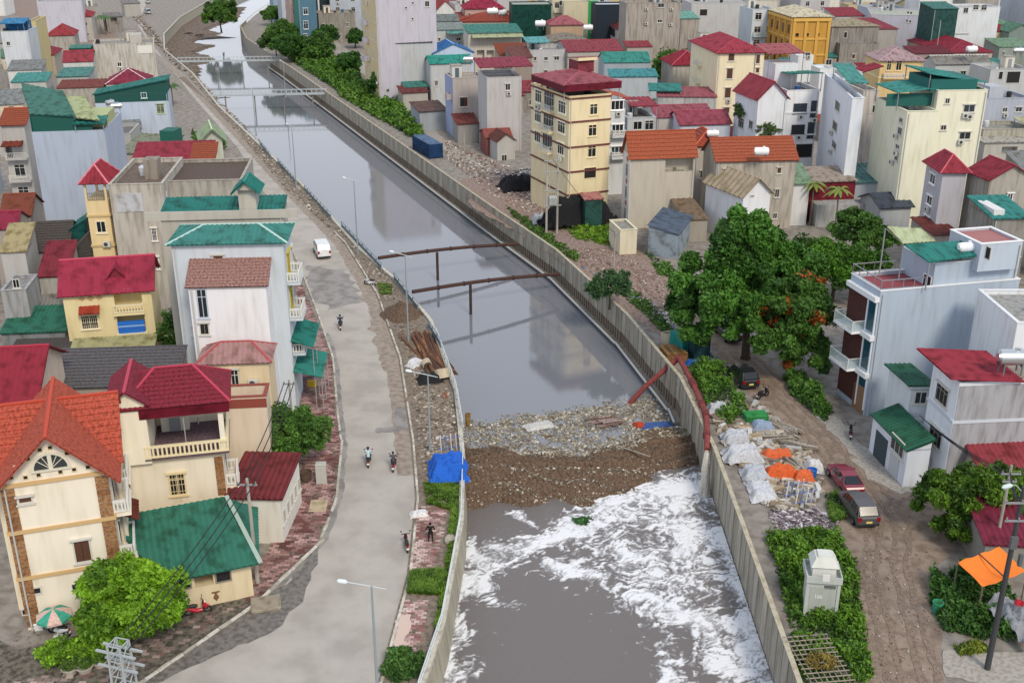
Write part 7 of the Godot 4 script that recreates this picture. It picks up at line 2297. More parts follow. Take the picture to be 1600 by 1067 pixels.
	t = bld("house","house with red metal roof and stepped orange tile end above the flat block","house","",[-49.8,-157.9,0.140,11.14,6,8.5,0],"wall:c5c0b6",["sb",1.6,0.2,"a82f42","rib"],[],[["roof","sb",2.79,6.13,-4.8,0.3,8.6,1.5,0.2,"b8552f","tile"]])
	t = bld("house","roof terrace house with steel water tanks and dark green netting","house","",[-66.52,-183.39,0.140,4.2,9,7.2,0],"wall:a8a8a6",["flat",0.5,"conc:6c6a68"],[])
	tank("blue tinged upright steel tank on the netted roof terrace",Vector3(-71.36,8.2,-198.24),0.4,0.9,"steel:d5d8da",0.6)
	tank("pale steel tank beside the green gable house",Vector3(-73.89,8.2,-202.27),0.9,0.8,"steel:d5d8da",0.6)
	t = bld("house","large grey concrete house with stained blank wall and white lettered board","house","",[-92.79,-268.41,0.297,13.81,10,11.5,0],"conc:bdb8b0",["flat",0.4,"conc:8d8a85"],[["f",5.3,6.7,1,1.1,"d:e0dcd4"]],[["sign","f",11.58,9.98,3.33,1.81,"plain:d8d6d0"],["box",1.38,4.14,11,13.1,-8,-3,"wall:b5b2ac","stair_tower"]])
	t = bld("house","magenta red hipped roof house behind the green gable wall","house","",[-83.6,-241.36,0.244,9.17,10,6.4,0],"wall:b7aca4",["hip",2.6,0.2,"973048","rib","e0d0d0"],[])
	t = bld("house","small house with teal flat roof edged white beside steel tank","house","",[-102.94,-235.99,0.209,6.9,8,7.6,0],"wall:b3b3b0",["sb",0.8,0.2,"3f9a92","rib","dfe6e4"],[])
	t = bld("house","teal roof house with red strip between white pillar and concrete house","house","",[-97.87,-247.17,0.209,6.65,9.99,7,0],"wall:aeb0ae",["sb",0.6,0.2,"4a9088","rib"],[])
	t = bld("house","rust brown and red roof house in front of teal strip roof","house","",[-93.08,-238.36,0.209,9.25,7.44,6,0],"conc:a7a19a",["sb",0.6,0.2,"8a3a2c","rib"],[])
	t = bld("house","white wall house with red roof and small teal gable next to concrete house","house","",[-101.26,-260.36,0.244,6.59,9,8.4,0],"wall:c3c4c2",["gx",2,0.2,"a83a46","rib"],[])
	t = bld("house","rambling house of joined red hipped roofs behind the teal edged roof","house","",[-126.47,-294.87,0.209,10.83,12,5.2,0],"wall:a9a096",["hip",2.4,0.3,"963040","rib"],[])
	t = bld("house","red tiled twin roof house in front with small skylight patch","house","",[-132.76,-331.12,0.262,7.59,12,6,0],"conc:a6a19a",["hip",2.6,0.3,"a83a40","rib"],[])
	t = bld("house","red tiled broad roof house behind with skylight patch and orange end","house","",[-145.28,-367.83,0.262,16.38,14,7.5,0],"wall:b3aea6",["hip",3,0.3,"a6343c","rib"],[])
	t = bld("house","dark green sheet box house between red roofs","house","",[-105.83,-274.45,0.209,4.99,5,9.6,0],"sheet:0f4f44",["sb",0.3,0.1,"3a8a7c","rib"],[])
	t = bld("tall_house","white tall house with bright blue roof sheds and blue tank","house","",[-119.7,-271.09,0.175,6.1,10,14,0],"wall:c8ccd2",["flat",0.4,"conc:9a9c9c"],[["f",1.3,11.2,0.9,1,"d"]],[["canopy","sb",-3.05,2.44,-6,0,15.8,0.7,"2f8cc8","rib",13.7],["box",-3.05,2.13,13.5,15.8,-9,-5,"sheet:2a7cbc","stair_tower"]])
	t = bld("tall_house","narrow yellowish house beside white house with blue roof sheds","house","",[-120.67,-284.42,0.175,1.66,12,15,0],"wall:c8b888",["flat",0.3,"conc:a09a8c"],[])
	t = bld("house","rusty brown hipped roofs and lean-tos crowded beside the blue grey wall","house","",[-59.69,-127.25,0.157,3.23,6,9,0],"wall:9b948c",["gx",1.8,0.3,"8a4632","rib"],[])
	t = bld("house","low house with crumpled dark fibre roof below the blue grey wall","house","",[-54.2,-122.69,0.175,3.7,9,6,0],"conc:8f8b86",["gx",2.2,0.3,"5c5450","course"],[])
	t = bld("house","house with black pyramid roof in front of the cream tower","house","",[-48.46,-119.65,0.140,4.91,8,6,0],"wall:9a958e",["hip",2.6,0.3,"4c4644","course"],[])
	t = bld("house","maroon single slope roof house left of the yellow villa","house","",[-49.95,-112.57,0.157,2.94,6,6.2,0],"conc:a5a29c",["sb",2.2,0.2,"94303e","rib"],[])
	t = bld("house","grey corrugated roof yard with white strips beside the yellow villa","house","",[-49.21,-109,0.157,3.54,6,3.2,0],"wall:a4a29e",["sb",1.6,0.2,"8f8c88","rib"],[])
	t = bld("shed","green curved sheet roof shed over the stained yard wall","shed","",[-49.29,-104.24,0.105,6.33,5,3,0],"sheet:9aa0a4",["sb",1,0.2,"2f7a64","rib"],[])
	t = bld("house","grey stained house with tiny window and pink red roof at the edge of frame","house","",[-51.76,-106.82,0.157,2.47,5,6.6,0],"conc:a3a3a6",["flat",0.3,"conc:8a8a8a"],[["f",1.66,7.35,0.7,1,"d"]])

func houses_1() -> void:
	var t: Node3D
	t = bld("house","house with yellow and maroon striped roof and white side box","house","",[-54.54,-114.08,0.157,2.51,5,8.5,0],"wall:b5b3b0",["sb",1.8,0.2,"b8a878","rib"],[])
	t = bld("house","crimson roof slice behind the rusty lean-tos at the edge of frame","house","",[-58.64,-121.33,0.105,2.69,5,9,0],"wall:a29a94",["gx",1.4,0.2,"a02c48","rib"],[])
	t = bld("shed","dark teal shed leaning on the blue grey wall","shed","",[-51.98,-125.73,0.140,1.76,5,7.4,0],"sheet:1c6660",["sr",1.2,0.1,"24756c","rib"],[])
	t = bld("shed","open yard shed with jumbled planks and dark sheets near the green roof shed","shed","",[-46.47,-97.32,0.105,5.83,5,2.6,0],"conc:6f6a66",["sb",0.5,0.1,"5b5654","course"],[])
	t = bld("tall_house","tall cream street fronted apartment house with blank lavender side wall","house","",[-23.55,-253.18,0.349,13.76,14,25,0],"wall:bdb9c4",["flat",0.5,"conc:8c8a8a"],[["f",8.4,22.1,0.6,0.5,"d"],["f",6.8,21.1,0.5,0.5,"d"],["f",8.2,18.7,0.5,0.5,"d"],["f",11.7,21.8,1.1,1.3,"d"],["l",1.8,2.2,1.2,1.8,"d"],["l",5.2,2.2,1.2,1.8,"d"],["l",8.8,2.2,1.2,1.8,"d"],["l",12.2,2.2,1.2,1.8,"d"],["l",1.8,6.3,1.2,1.8,"d"],["l",5.2,6.3,1.2,1.8,"d"],["l",8.8,6.3,1.2,1.8,"d"],["l",12.2,6.3,1.2,1.8,"d"],["l",1.8,10.5,1.2,1.8,"d"],["l",5.2,10.5,1.2,1.8,"d"],["l",8.8,10.5,1.2,1.8,"d"],["l",12.2,10.5,1.2,1.8,"d"],["l",1.8,14.7,1.2,1.8,"d"],["l",5.2,14.7,1.2,1.8,"d"],["l",8.8,14.7,1.2,1.8,"d"],["l",12.2,14.7,1.2,1.8,"d"],["l",1.8,18.8,1.2,1.8,"d"],["l",5.2,18.8,1.2,1.8,"d"],["l",8.8,18.8,1.2,1.8,"d"],["l",12.2,18.8,1.2,1.8,"d"],["l",1.8,23,1.2,1.8,"d"],["l",5.2,23,1.2,1.8,"d"],["l",8.8,23,1.2,1.8,"d"],["l",12.2,23,1.2,1.8,"d"]],[["paintface","l","wall:d2bf94"],["balc","l",4,9,2.4,1,"wall"],["balc","l",4,13,2.4,1,"wall"],["balc","l",4,17,2.4,1,"wall"]])
	t = bld("tall_house","grey house with dark slate roof against the lavender side wall","house","",[-22.15,-253.47,0.279,8.27,13,13.5,0],"wall:b4b6b8",["sb",1.3,0.2,"566468","rib"],[["l",2.2,2.3,1.2,1.6,"d"],["l",6.5,2.3,1.2,1.6,"d"],["l",10.8,2.3,1.2,1.6,"d"],["l",2.2,6.8,1.2,1.6,"d"],["l",6.5,6.8,1.2,1.6,"d"],["l",10.8,6.8,1.2,1.6,"d"],["l",2.2,11.3,1.2,1.6,"d"],["l",6.5,11.3,1.2,1.6,"d"],["l",10.8,11.3,1.2,1.6,"d"]],[["paintface","l","wall:c9b890"],["box",-1.65,0,13,15.3,-6.5,-1.3,"wall:8e9aa2","stair_tower"]])
	tank("small steel tank on the dark slate roof",Vector3(-26.02,15.5,-262.8),0.3,1,"steel:d5d8da",0.6)
	t = bld("house","house with bright blue corrugated gable roof","house","",[-13.41,-255.78,0.244,9.59,9,11,0],"wall:b8c6dc",["gz",2,0.3,"2f74c0","rib","a8c4e8"],[])
	t = bld("house","house with turquoise barrel roof under the bright blue gable","house","",[-13.69,-249.85,0.244,9.4,6,9.6,0],"wall:b6b8ba",["gx",1.3,0.3,"2a9a8c","rib"],[])
	tank("steel tank beside the turquoise barrel roof",Vector3(-9.48,10.4,-241.11),0.2,1,"steel:d5d8da",0.6)
	t = bld("tall_house","mauve grey house with tiered cream balconies and maroon flat canopy","house","",[-8.28,-215.96,0.279,6.64,7,11.5,0],"wall:b0a8a4",["flat",0.5,"conc:9c948c"],[["f",2.1,6.9,1.7,1.9,"s"]],[["paintface","l","wall:9ba6c6"],["balc","r",2,8.2,2.8,1.2,"wall"],["balc","r",2,5,2.8,1.2,"wall"],["balc","l",5,7.5,2,1,"wall"]])
	t = bld("tall_house","tall grey house with wide maroon canopy on black posts","house","",[-1.42,-203.05,0.209,6.49,9,13.6,0],"wall:b9b6b6",["flat",0.5,"conc:8c8885"],[],[["canopy","sb",-4.54,5.19,-6.3,0.45,15.5,0.8,"a03048","rib",13.3]])
	t = bld("house","low teal roof house behind the roadside bush on the right lane","house","",[-21.5,-248.97,0.279,4.81,9,4.4,0],"wall:a6aaac",["sb",1.2,0.3,"3f8a80","rib"],[])
	t = bld("house","low house with dull red awning roof on the right lane","house","",[-21.48,-245.27,0.314,5.7,5,3.8,0],"wall:a8a49e",["sb",0.8,0.3,"7c3c3a","rib"],[])
	t = bld("house","small shopfront row with brown roofs beside mauve house","house","",[-15.89,-222.04,0.349,5.78,7,4,0],"wall:9aa0a6",["sb",0.8,0.3,"6c5048","rib"],[],[["shutters"]])
	t = bld("house","low grey shop with dull red awning under the mauve house balconies","house","",[-8.5,-210.05,0.244,3.97,5,3.8,0],"wall:8f8d8a",["sb",1,0.3,"84403a","rib"],[])
	t = bld("shed","red brown gate shed with pitched rusty roof beyond the container","shed","",[-2.39,-199.25,0.209,4.84,6,3.4,0],"wall:7c4a46",["gx",1,0.2,"9c5046","rib"],[])
	t = bld("shed","tiny grey gabled hut with dark tile roof beyond the container","shed","",[-1.04,-195.57,0.349,3.4,5,3.6,0],"wall:b2b0ac",["gz",1.2,0.3,"6c3c34","rib"],[["f",1.3,0.3,1.1,1.5,"d"]])
	t = bld("house","long house with teal roof and pale green awning over arched loggia","house","",[-4.39,-290.26,0.175,13.92,9,11.5,0],"wall:c6c0b6",["sb",1.2,0.3,"3c8a7e","rib"],[["f",3.2,6.1,2,2.2,"k"],["f",5.7,6,1.9,2.2,"k"]],[["canopy","sb",-5.96,6.96,0,2.4,10.6,0.6,"bcc49a","rib",-1]])
	t = bld("house","orange tiled wing with brown side roofs near the arched loggia","house","",[0.84,-267.55,0.175,7.66,8,9,0],"wall:b8a894",["sb",1.8,0.3,"a8502f","tile"],[])
	t = bld("house","broad orange hipped roof with two white tanks below magenta pyramid roof","house","",[-4.56,-321.86,0.140,20.31,24.88,11,0],"wall:b4a498",["hip",2,0.3,"b84a30","tile"],[])
	tank("round white tank on the broad orange hipped roof",Vector3(-5.45,12.6,-315.57),0.2,1.5,"gloss:e4e4e6",0.6)
	tank("second white tank beside it near the edge of the orange hipped roof",Vector3(-2.51,12.6,-313.45),0.8,1.3,"gloss:dcdcde",0.6)
	t = bld("house","magenta pyramid roof rising above the orange hipped roof","house","",[-8.07,-332.1,0.140,11.42,10,13.5,0],"wall:b89a94",["hip",3,0.4,"a82a48","rib"],[])
	t = bld("house","pale low house with small teal awning behind the slate roof","house","",[-16.46,-301.58,0.209,8.74,9,11,0],"wall:b4b8b8",["sb",0.9,0.3,"8c9894","rib"],[],[["canopy","sb",-1,3.5,0.2,2.6,10.2,0.5,"5fa49c","rib",-1]])
	t = bld("house","red pitched roof house with white gable above the pale low house","house","",[-18.97,-324.18,0.209,5.13,10,14,0],"wall:d0d0cc",["gz",2.4,0.3,"a83a3c","rib"],[])
	t = bld("tall_house","dark glass fronted house with flat canopy above the bank weeds","house","",[-56.48,-365.82,0.314,11.9,9,9,0],"conc:8f8a82",["flat",0.6,"conc:b0a894"],[])
	t = bld("tall_house","house with huge dark glazed wall and white trim beside the cream apartment house","house","",[-60.54,-390.86,0.279,12.21,9,17,0],"plain:16262e",["flat",0.4,"plain:c8ccd0"],[],[["pilastered",0,0.4,17,"plain:cfd4d8"]])
	t = bld("tall_house","teal and blue tube house with white windows by the bank weeds","house","",[-63.66,-353.56,0.314,5.46,12,16,0],"wall:4f7488",["flat",0.5,"conc:8a8f92"],[["f",2.1,10.7,1.5,1.9,"w:e4e8ea"],["f",1.9,6.6,1.5,2.4,"w:e4e8ea"],["f",1.5,2.9,1.2,2,"w:e4e8ea"]],[["paintface","l","wall:3f8478"]])
	t = bld("tall_house","white and pink tube house front further along the weeds","house","",[-69.63,-364.44,0.314,2.99,12,15,0],"wall:b89c94",["flat",0.5,"conc:9a9a9a"],[["f",1.5,1.9,1.4,1.6,"d"],["f",1.5,5.7,1.4,1.6,"d"],["f",1.5,9.4,1.4,1.6,"d"],["f",1.5,13.2,1.4,1.6,"d"]])
	t = bld("tall_house","pale grey tube house with dark shopfront far along the weeds","house","",[-77.08,-389.73,0.314,3.63,12,14,0],"wall:b0b8c4",["flat",0.5,"conc:9a9a9a"],[["f",1.8,1.8,1.4,1.6,"d"],["f",1.8,5.3,1.4,1.6,"d"],["f",1.8,8.8,1.4,1.6,"d"],["f",1.8,12.3,1.4,1.6,"d"]])
	t = bld("tall_house","blue white tube house last along the weeds before the bend","house","",[-85.74,-417.39,0.314,3.56,12,12,0],"wall:8fa0b4",["flat",0.5,"conc:9a9a9a"],[["f",1.8,2.1,1.4,1.6,"d"],["f",1.8,6.1,1.4,1.6,"d"],["f",1.8,10.1,1.4,1.6,"d"]])
	t = bld("house","house with twin teal roof gables and dark green wall behind red roofs","house","",[5.92,-331.64,0.070,9.5,9,11,0],"sheet:184c48",["gz",1.6,0.4,"3c8c88","rib"],[])
	t = bld("house","tall green stained hall behind the twin teal gables","house","",[5.44,-305.68,0.087,10.92,9,17,0],"sheet:0e4a40",["flat",0.2,"conc:a0a49c"],[])
	t = bld("house","red flat roof house beside the white box tank","house","",[5.58,-310.81,0.140,8.57,17.76,9.5,0],"wall:a29a94",["sb",0.8,0.2,"a0303e","rib"],[])
	t = bld("house","roof terrace house with teal shade sheet and white box tank","house","",[8.51,-264.77,0.175,8.78,9,10.5,0],"wall:b8b8ba",["flat",0.8,"conc:8a8a8c"],[],[["canopy","sb",-4.83,0.44,-6.3,-0.45,12.1,0.7,"5fb0b4","rib",10.2]])
	tank("white box tank on the roof terrace with teal shade",Vector3(7.01,13.4,-279.26),0,1.3,"gloss:e8e8ec",0.6)
	t = bld("house","faded pink hipped roof belvedere beside green striped house","house","",[14.55,-298.96,0.140,8.7,8.25,12.5,0],"wall:b49a80",["hip",2,0.4,"b0606a","rib"],[])
	t = bld("house","cluttered roof house with grey tent roof and white tank below the pink belvedere","house","",[14.11,-283.98,0.140,11.22,10,10,0],"wall:a8a29c",["hip",1.6,0.2,"8c8478","rib"],[])
	tank("white tank at the end of the cluttered grey roof",Vector3(19.44,11.6,-288.18),0,1.2,"gloss:e0e2e4",0.6)
	t = bld("tall_house","cream house with bright green painted end bay","house","",[19.34,-332.14,0.105,8.59,9,15.5,0],"wall:c8c0a4",["flat",0.4,"conc:a8a49a"],[["f",-0.9,15.1,1,1.4,"k"]],[["box",3,5.8,0,15.7,0,0.12,"plain:1f9a48","painted_bay"]])
	t = bld("tall_house","blue black glazed hall with white frame beside weathered tall block","house","",[28.97,-334.03,0.105,8.95,10,11,0],"wall:9aa8bc",["flat",0.3,"plain:b8bcc4"],[])
	t = bld("tall_house","second blue black glazed wall rising behind the white frame","house","",[27.46,-316.65,0.105,8.22,8,16,0],"plain:10202e",["flat",0.3,"plain:b8bcc4"],[])
	t = bld("house","small house with dark maroon gable roof and cream columned porch","house","",[32.16,-307.43,0.117,6.73,20.46,10.5,0],"wall:bdb6ae",["gz",1.4,0.3,"6a2c30","rib"],[["l",11.3,9,12.2,2.4,"k"]])
	t = bld("tall_house","weathered grey windowless tall block with two air units","house","",[35.91,-288.22,0.105,14.05,9,19,0],"conc:a49c94",["flat",0.5,"conc:8c8680"],[["f",8.9,18.4,1.7,1.1,"d:c0bcb4"],["f",8.8,14.6,1.3,0.9,"d:d6d2c8"]],[["ac","f",5.14,17.58],["ac","f",11.62,17.51],["ac","f",5.31,14.01],["ac","f",11.63,13.74]])
	t = bld("house","weathered lower block with pale teal roofs beside the windowless block","house","",[47.24,-300.05,0.105,5.03,9,14,0],"conc:a8a098",["sb",1,0.2,"6fb0a0","rib"],[])
	t = bld("house","white hall with dark opening behind two tall palms","house","",[59.65,-321.68,0.070,18.09,12,16,0],"wall:b9b8b8",["flat",0.4,"conc:a0a0a0"],[["f",3.6,13.5,2.3,1.9,"k"]])
	t = bld("house","red roofed outbuilding beside the round bushy tree","house","",[31.16,-274.13,0.105,6.15,5.12,10,0],"wall:a8a09a",["sb",0.8,0.2,"a43a46","rib"],[])
	t = bld("house","long red gabled roof house next to the teal hall","house","",[19.78,-264.4,0.140,13.43,17.74,10.2,0],"wall:b0aaa4",["gx",1.6,0.2,"a03a46","rib"],[])
	t = bld("house","brown roof house with blue pool sheet behind maroon canopy","house","",[2.31,-255.69,0.140,4.68,11,10,0],"wall:988a80",["sb",1.2,0.2,"7c4034","rib"],[])
	t = bld("tall_house","white glass balconied house cut by the frame behind cream house","house","",[65.17,-292.47,0.140,6.5,10,17,0],"wall:c4ccd2",["flat",0.4,"conc:a0a0a0"],[["f",1.6,1.8,1.8,1.8,"d"],["f",4.9,1.8,1.8,1.8,"d"],["f",1.6,5.2,1.8,1.8,"d"],["f",4.9,5.2,1.8,1.8,"d"],["f",1.6,8.6,1.8,1.8,"d"],["f",4.9,8.6,1.8,1.8,"d"],["f",1.6,12,1.8,1.8,"d"],["f",4.9,12,1.8,1.8,"d"],["f",1.6,15.4,1.8,1.8,"d"],["f",4.9,15.4,1.8,1.8,"d"]],[["balc","f",3,10.5,5,1,"glass"],["balc","f",3,7,5,1,"glass"]])
	t = bld("house","low grey roof with rails between weathered block and cream house","house","",[47.83,-272.23,0.105,5.62,10,11,0],"wall:a4a2a0",["flat",0.6,"conc:8c8884"],[])
	t = bld("tall_house","ochre yellow house of framed square panels with hipped pale roof","house","",[72.85,-274.64,0.099,9.5,17.93,17,0],"wall:be9040",["hip",1.6,0.5,"d8ceb0","rib"],[["f",1.3,12.8,1.1,1.1,"k:e0a840"],["f",3.8,12.8,1.1,1.1,"k:e0a840"],["f",6.5,12.8,1.1,1.1,"k:e0a840"],["f",1.1,16.1,1.1,0.6,"k:e0a840"],["f",3.6,16.1,0.9,0.6,"k:e0a840"]],[["ochre"]])
	t = bld("house","black stained concrete house with dull tan hipped roof","house","",[89.78,-295.25,0.105,12.94,10,12.5,0],"conc:8e8a86",["hip",1.4,0.3,"a89c80","rib"],[["f",4,10.4,1,1.6,"k"]])
	t = bld("house","lower stained annex of the black concrete house","house","",[90.66,-292.65,0.105,10.5,6,8.5,0],"conc:96928c",["flat",0.5,"conc:8c8884"],[])
	t = bld("house","wide red roof house behind the black stained concrete house","house","",[100.34,-336.31,0.105,8.95,9.62,11,0],"wall:b8b4b0",["sb",1.6,0.2,"a02c3c","rib"],[])
	t = bld("house","small red canopy house behind the tan hipped roof","house","",[100.53,-302.88,0.105,6.32,16.72,11,0],"wall:a8a4a0",["sb",1.2,0.2,"a03040","rib"],[])
	t = bld("hall","large lavender grey factory hall with ribbed flank and small square vents","house","",[109.11,-318.39,-0.244,15.79,20,13,0],"wall:b4b4c2",["flat",0.4,"conc:a8aca0"],[["f",2.1,15.4,0.6,0.7,"d"],["f",4.2,15,0.6,0.7,"d"],["f",9.8,13.8,0.6,0.7,"d"],["f",10.6,13.7,0.6,0.7,"d"],["f",13.7,13.1,0.6,0.7,"d"],["f",9.8,11.6,0.6,0.7,"d"],["f",10.7,11.4,0.6,0.7,"d"]])
	t = bld("house","teal open fronted loft on the factory hall roof","house","",[112.54,-294.36,0.070,6.47,9,17,0],"sheet:2c5c58",["sb",1,0.2,"3f8078","rib"],[])
	t = bld("tall_house","white house with three tall dark windows under the skyline gable","house","",[127.25,-309.66,0.070,12.04,9,16,0],"wall:d4d8dc",["flat",0.4,"conc:a0a0a0"],[["f",2.4,15.2,1.4,1.5,"d"],["f",5.1,16,1.6,1.3,"d"],["f",7.4,15.9,1.6,1.4,"d"]])
	t = bld("house","long pale green barrel roof shed at the far right","house","",[143.03,-342.82,0.070,16.69,34.68,8,0],"wall:a4a8a0",["gx",1.8,0.2,"6a9a72","rib"],[])
	t = bld("house","joined red hipped roofs with cream walls and dark chimney","house","",[139.45,-328.09,0.035,14.09,14,7.5,0],"wall:cfc0a0",["hip",2.8,0.3,"9c2c3c","rib"],[])
	t = bld("house","wide crimson hipped roof in front of the cream walls","house","",[114.26,-279.16,0.070,11.43,24.86,8,0],"wall:b4a49c",["hip",2.4,0.3,"9a2c40","rib"],[])
	t = bld("house","tan flat roofed open shed with black side opening","house","",[120.03,-309.3,0.070,10.28,9,9,0],"wall:7c7872",["sb",0.6,0.3,"bcb4a8","rib"],[])
	t = bld("house","pale green roof house at the edge of frame below the barrel shed","house","",[133.89,-297.8,0.070,9.09,8.85,7,0],"wall:8c9690",["sb",1.2,0.2,"7aa080","rib"],[])
	t = bld("house","green tent roof hut beside red hipped roofs","house","",[146.17,-323.68,0.070,6.96,8,8,0],"wall:7a8a84",["gz",2,0.3,"5a8a74","rib"],[])
	t = bld("house","cream ornate house with arched windows under dusty pink hipped roof","house","",[79.9,-228.56,0.007,8.79,9.71,13,0],"wall:d8bd88",["hip",2.2,0.5,"b89aa0","rib"],[["f",1.8,12,1,1.9,"d:e8d4a4"],["f",3.8,12.1,1.2,2.1,"d:e8d4a4"]],[["band",9.6,"plain:e8d8b0"],["balc","f",3,9.6,4.5,0.8,"balu"]])
	t = bld("house","long grey gabled roof house with white bargeboards and air unit","house","",[98.05,-242.26,0.105,12.51,5.91,10.5,0],"wall:b4b8ba",["gx",1.4,0.3,"8d8a84","rib","e4e4e0"],[])
	t = bld("house","dark maroon low roof between pink hipped roof and crimson hipped roof","house","",[103.13,-273.35,0.087,9.82,7,8.5,0],"wall:9a8a84",["sb",1,0.2,"7a2430","rib"],[])
	t = bld("house","white small roof hut with blue window behind the teal roof terrace","house","",[62.62,-220.98,0.105,2.99,5,12.5,0],"wall:dcdfe2",["flat",0.4,"plain:c8ccd0"],[["f",1.6,13.8,1.3,1.2,"d"]])
	t = bld("house","white rooftop box with red roof wedge beside cream ornate house","house","",[67.68,-220.45,0.105,3.99,6,11.8,0],"wall:d4d8da",["flat",0.4,"plain:c4c8c8"],[],[["canopy","sr",2,6,-5,0,11.8,1.2,"a02c40","rib",-1]])
	t = bld("house","white rooftop hut with teal window in front of the ochre house","house","",[64.97,-247.07,0.105,3.5,5,11.5,0],"wall:dcdfe2",["flat",0.4,"plain:c8ccd0"],[["f",2.1,11.8,1.2,1,"d"]])
	t = bld("house","flat roof house with open frames and white gabled dormer at the right","house","",[103.46,-230.38,0.087,9.07,9,11,0],"wall:b9bcbe",["flat",0.6,"conc:9c9a98"],[["f",5.1,9.4,3,2.5,"k"],["f",2.3,9.8,1,1.7,"k"]],[["dormer",-2.6,10.6,-1,1.8,1.4,"d8d8d4"]])
	tank("polished tank above the pale flat house at the edge of frame",Vector3(110.72,11.6,-244.86),0,1.1,"steel:d5d8da",0.6)
	tank("pair tank by the long grey gabled roof",Vector3(99.12,12.2,-241.68),0.3,1.2,"gloss:e4e6e8",0.6)
	t = bld("house","grey blue plastered house with stepped parapet beside pale yellow block","house","",[89.69,-198.72,0.087,8.81,8,10.5,0],"wall:aab0be",["flat",0.5,"conc:8c8c90"],[],[["box",-3.53,-0.88,10,12.5,-4.8,-0.8,"wall:b0b4be","stair_tower"]])
	t = bld("house","low flat house with broad tan roof and dark doorway at right edge","house","",[85.8,-187.39,0.087,8.58,9,5,0],"wall:b4b2ac",["sb",0.6,0.3,"c0bab0","rib"],[["f",4.6,3.5,2.8,1.4,"k"]])
	t = bld("house","low mossy concrete wall house with tiny pale awning","house","",[86.94,-191.06,0.087,9.01,7,6.5,0],"conc:a8a698",["flat",0.5,"conc:90908a"],[],[["canopy","sb",3,8,-4,0,7.2,0.6,"c4c49a","rib",6]])
	t = bld("house","low orange tiled roof between green wall house and white stepped house","house","",[39.46,-157.43,0.140,4.43,15.95,8.5,0],"conc:b0a8a0",["gx",1.4,0.2,"b0522f","tile"],[])
	t = bld("shed","maroon roofed stall beside the orange tarpaulin at the right edge","shed","",[34.54,-64.79,-0.105,3.14,5,2.9,0],"wall:8a8680",["sb",0.9,0.2,"8c2c44","rib"],[])
	t = bld("house","grey house with open loft at the corner of the far dirt yard","house","",[-143.67,-387.33,0.349,5.6,10,9,0],"conc:a09c98",["flat",0.5,"conc:8c8880"],[["f",1.8,6.9,2.1,2.1,"k"]])
	t = bld("tall_house","long lilac white wall house behind the red tiled roofs","house","",[-144.33,-363.06,0.279,13.43,10,13,0],"wall:bcbac6",["flat",0.4,"conc:9a9a9a"],[])
	t = bld("house","low grey hut row beside palm and dirt yard","house","",[-138.42,-394.15,0.454,5.48,9,5,0],"conc:8f8a84",["sb",0.6,0.3,"84807a","rib"],[["f",2.5,3.5,2.1,2.2,"k"]])
	t = bld("house","small pale hut at the very top of the dirt yard","house","",[-148.26,-444.07,0.454,6.07,9,5,0],"wall:a8a49e",["sb",0.6,0.3,"8c8680","rib"],[])
	t = bld("house","grey fibre roof house right behind the cream apartment house","house","",[-18.24,-318.34,0.175,6.41,8,11.5,0],"conc:9c9a96",["gx",1.4,0.3,"7c8484","rib"],[])
	t = bld("tall_house","cream house with rail balconies at the top edge behind pink belvedere","house","",[16.25,-336.86,0.105,8.69,9,16,0],"wall:c8bfa8",["flat",0.4,"conc:a0a09c"],[["f",1.4,2.1,1.4,1.8,"d"],["f",4.3,2.1,1.4,1.8,"d"],["f",7.2,2.1,1.4,1.8,"d"],["f",1.4,6.1,1.4,1.8,"d"],["f",4.3,6.1,1.4,1.8,"d"],["f",7.2,6.1,1.4,1.8,"d"],["f",1.4,10.1,1.4,1.8,"d"],["f",4.3,10.1,1.4,1.8,"d"],["f",7.2,10.1,1.4,1.8,"d"],["f",1.4,14.1,1.4,1.8,"d"],["f",4.3,14.1,1.4,1.8,"d"],["f",7.2,14.1,1.4,1.8,"d"]],[["balc","f",4.5,12.2,8,1,"bar"]])

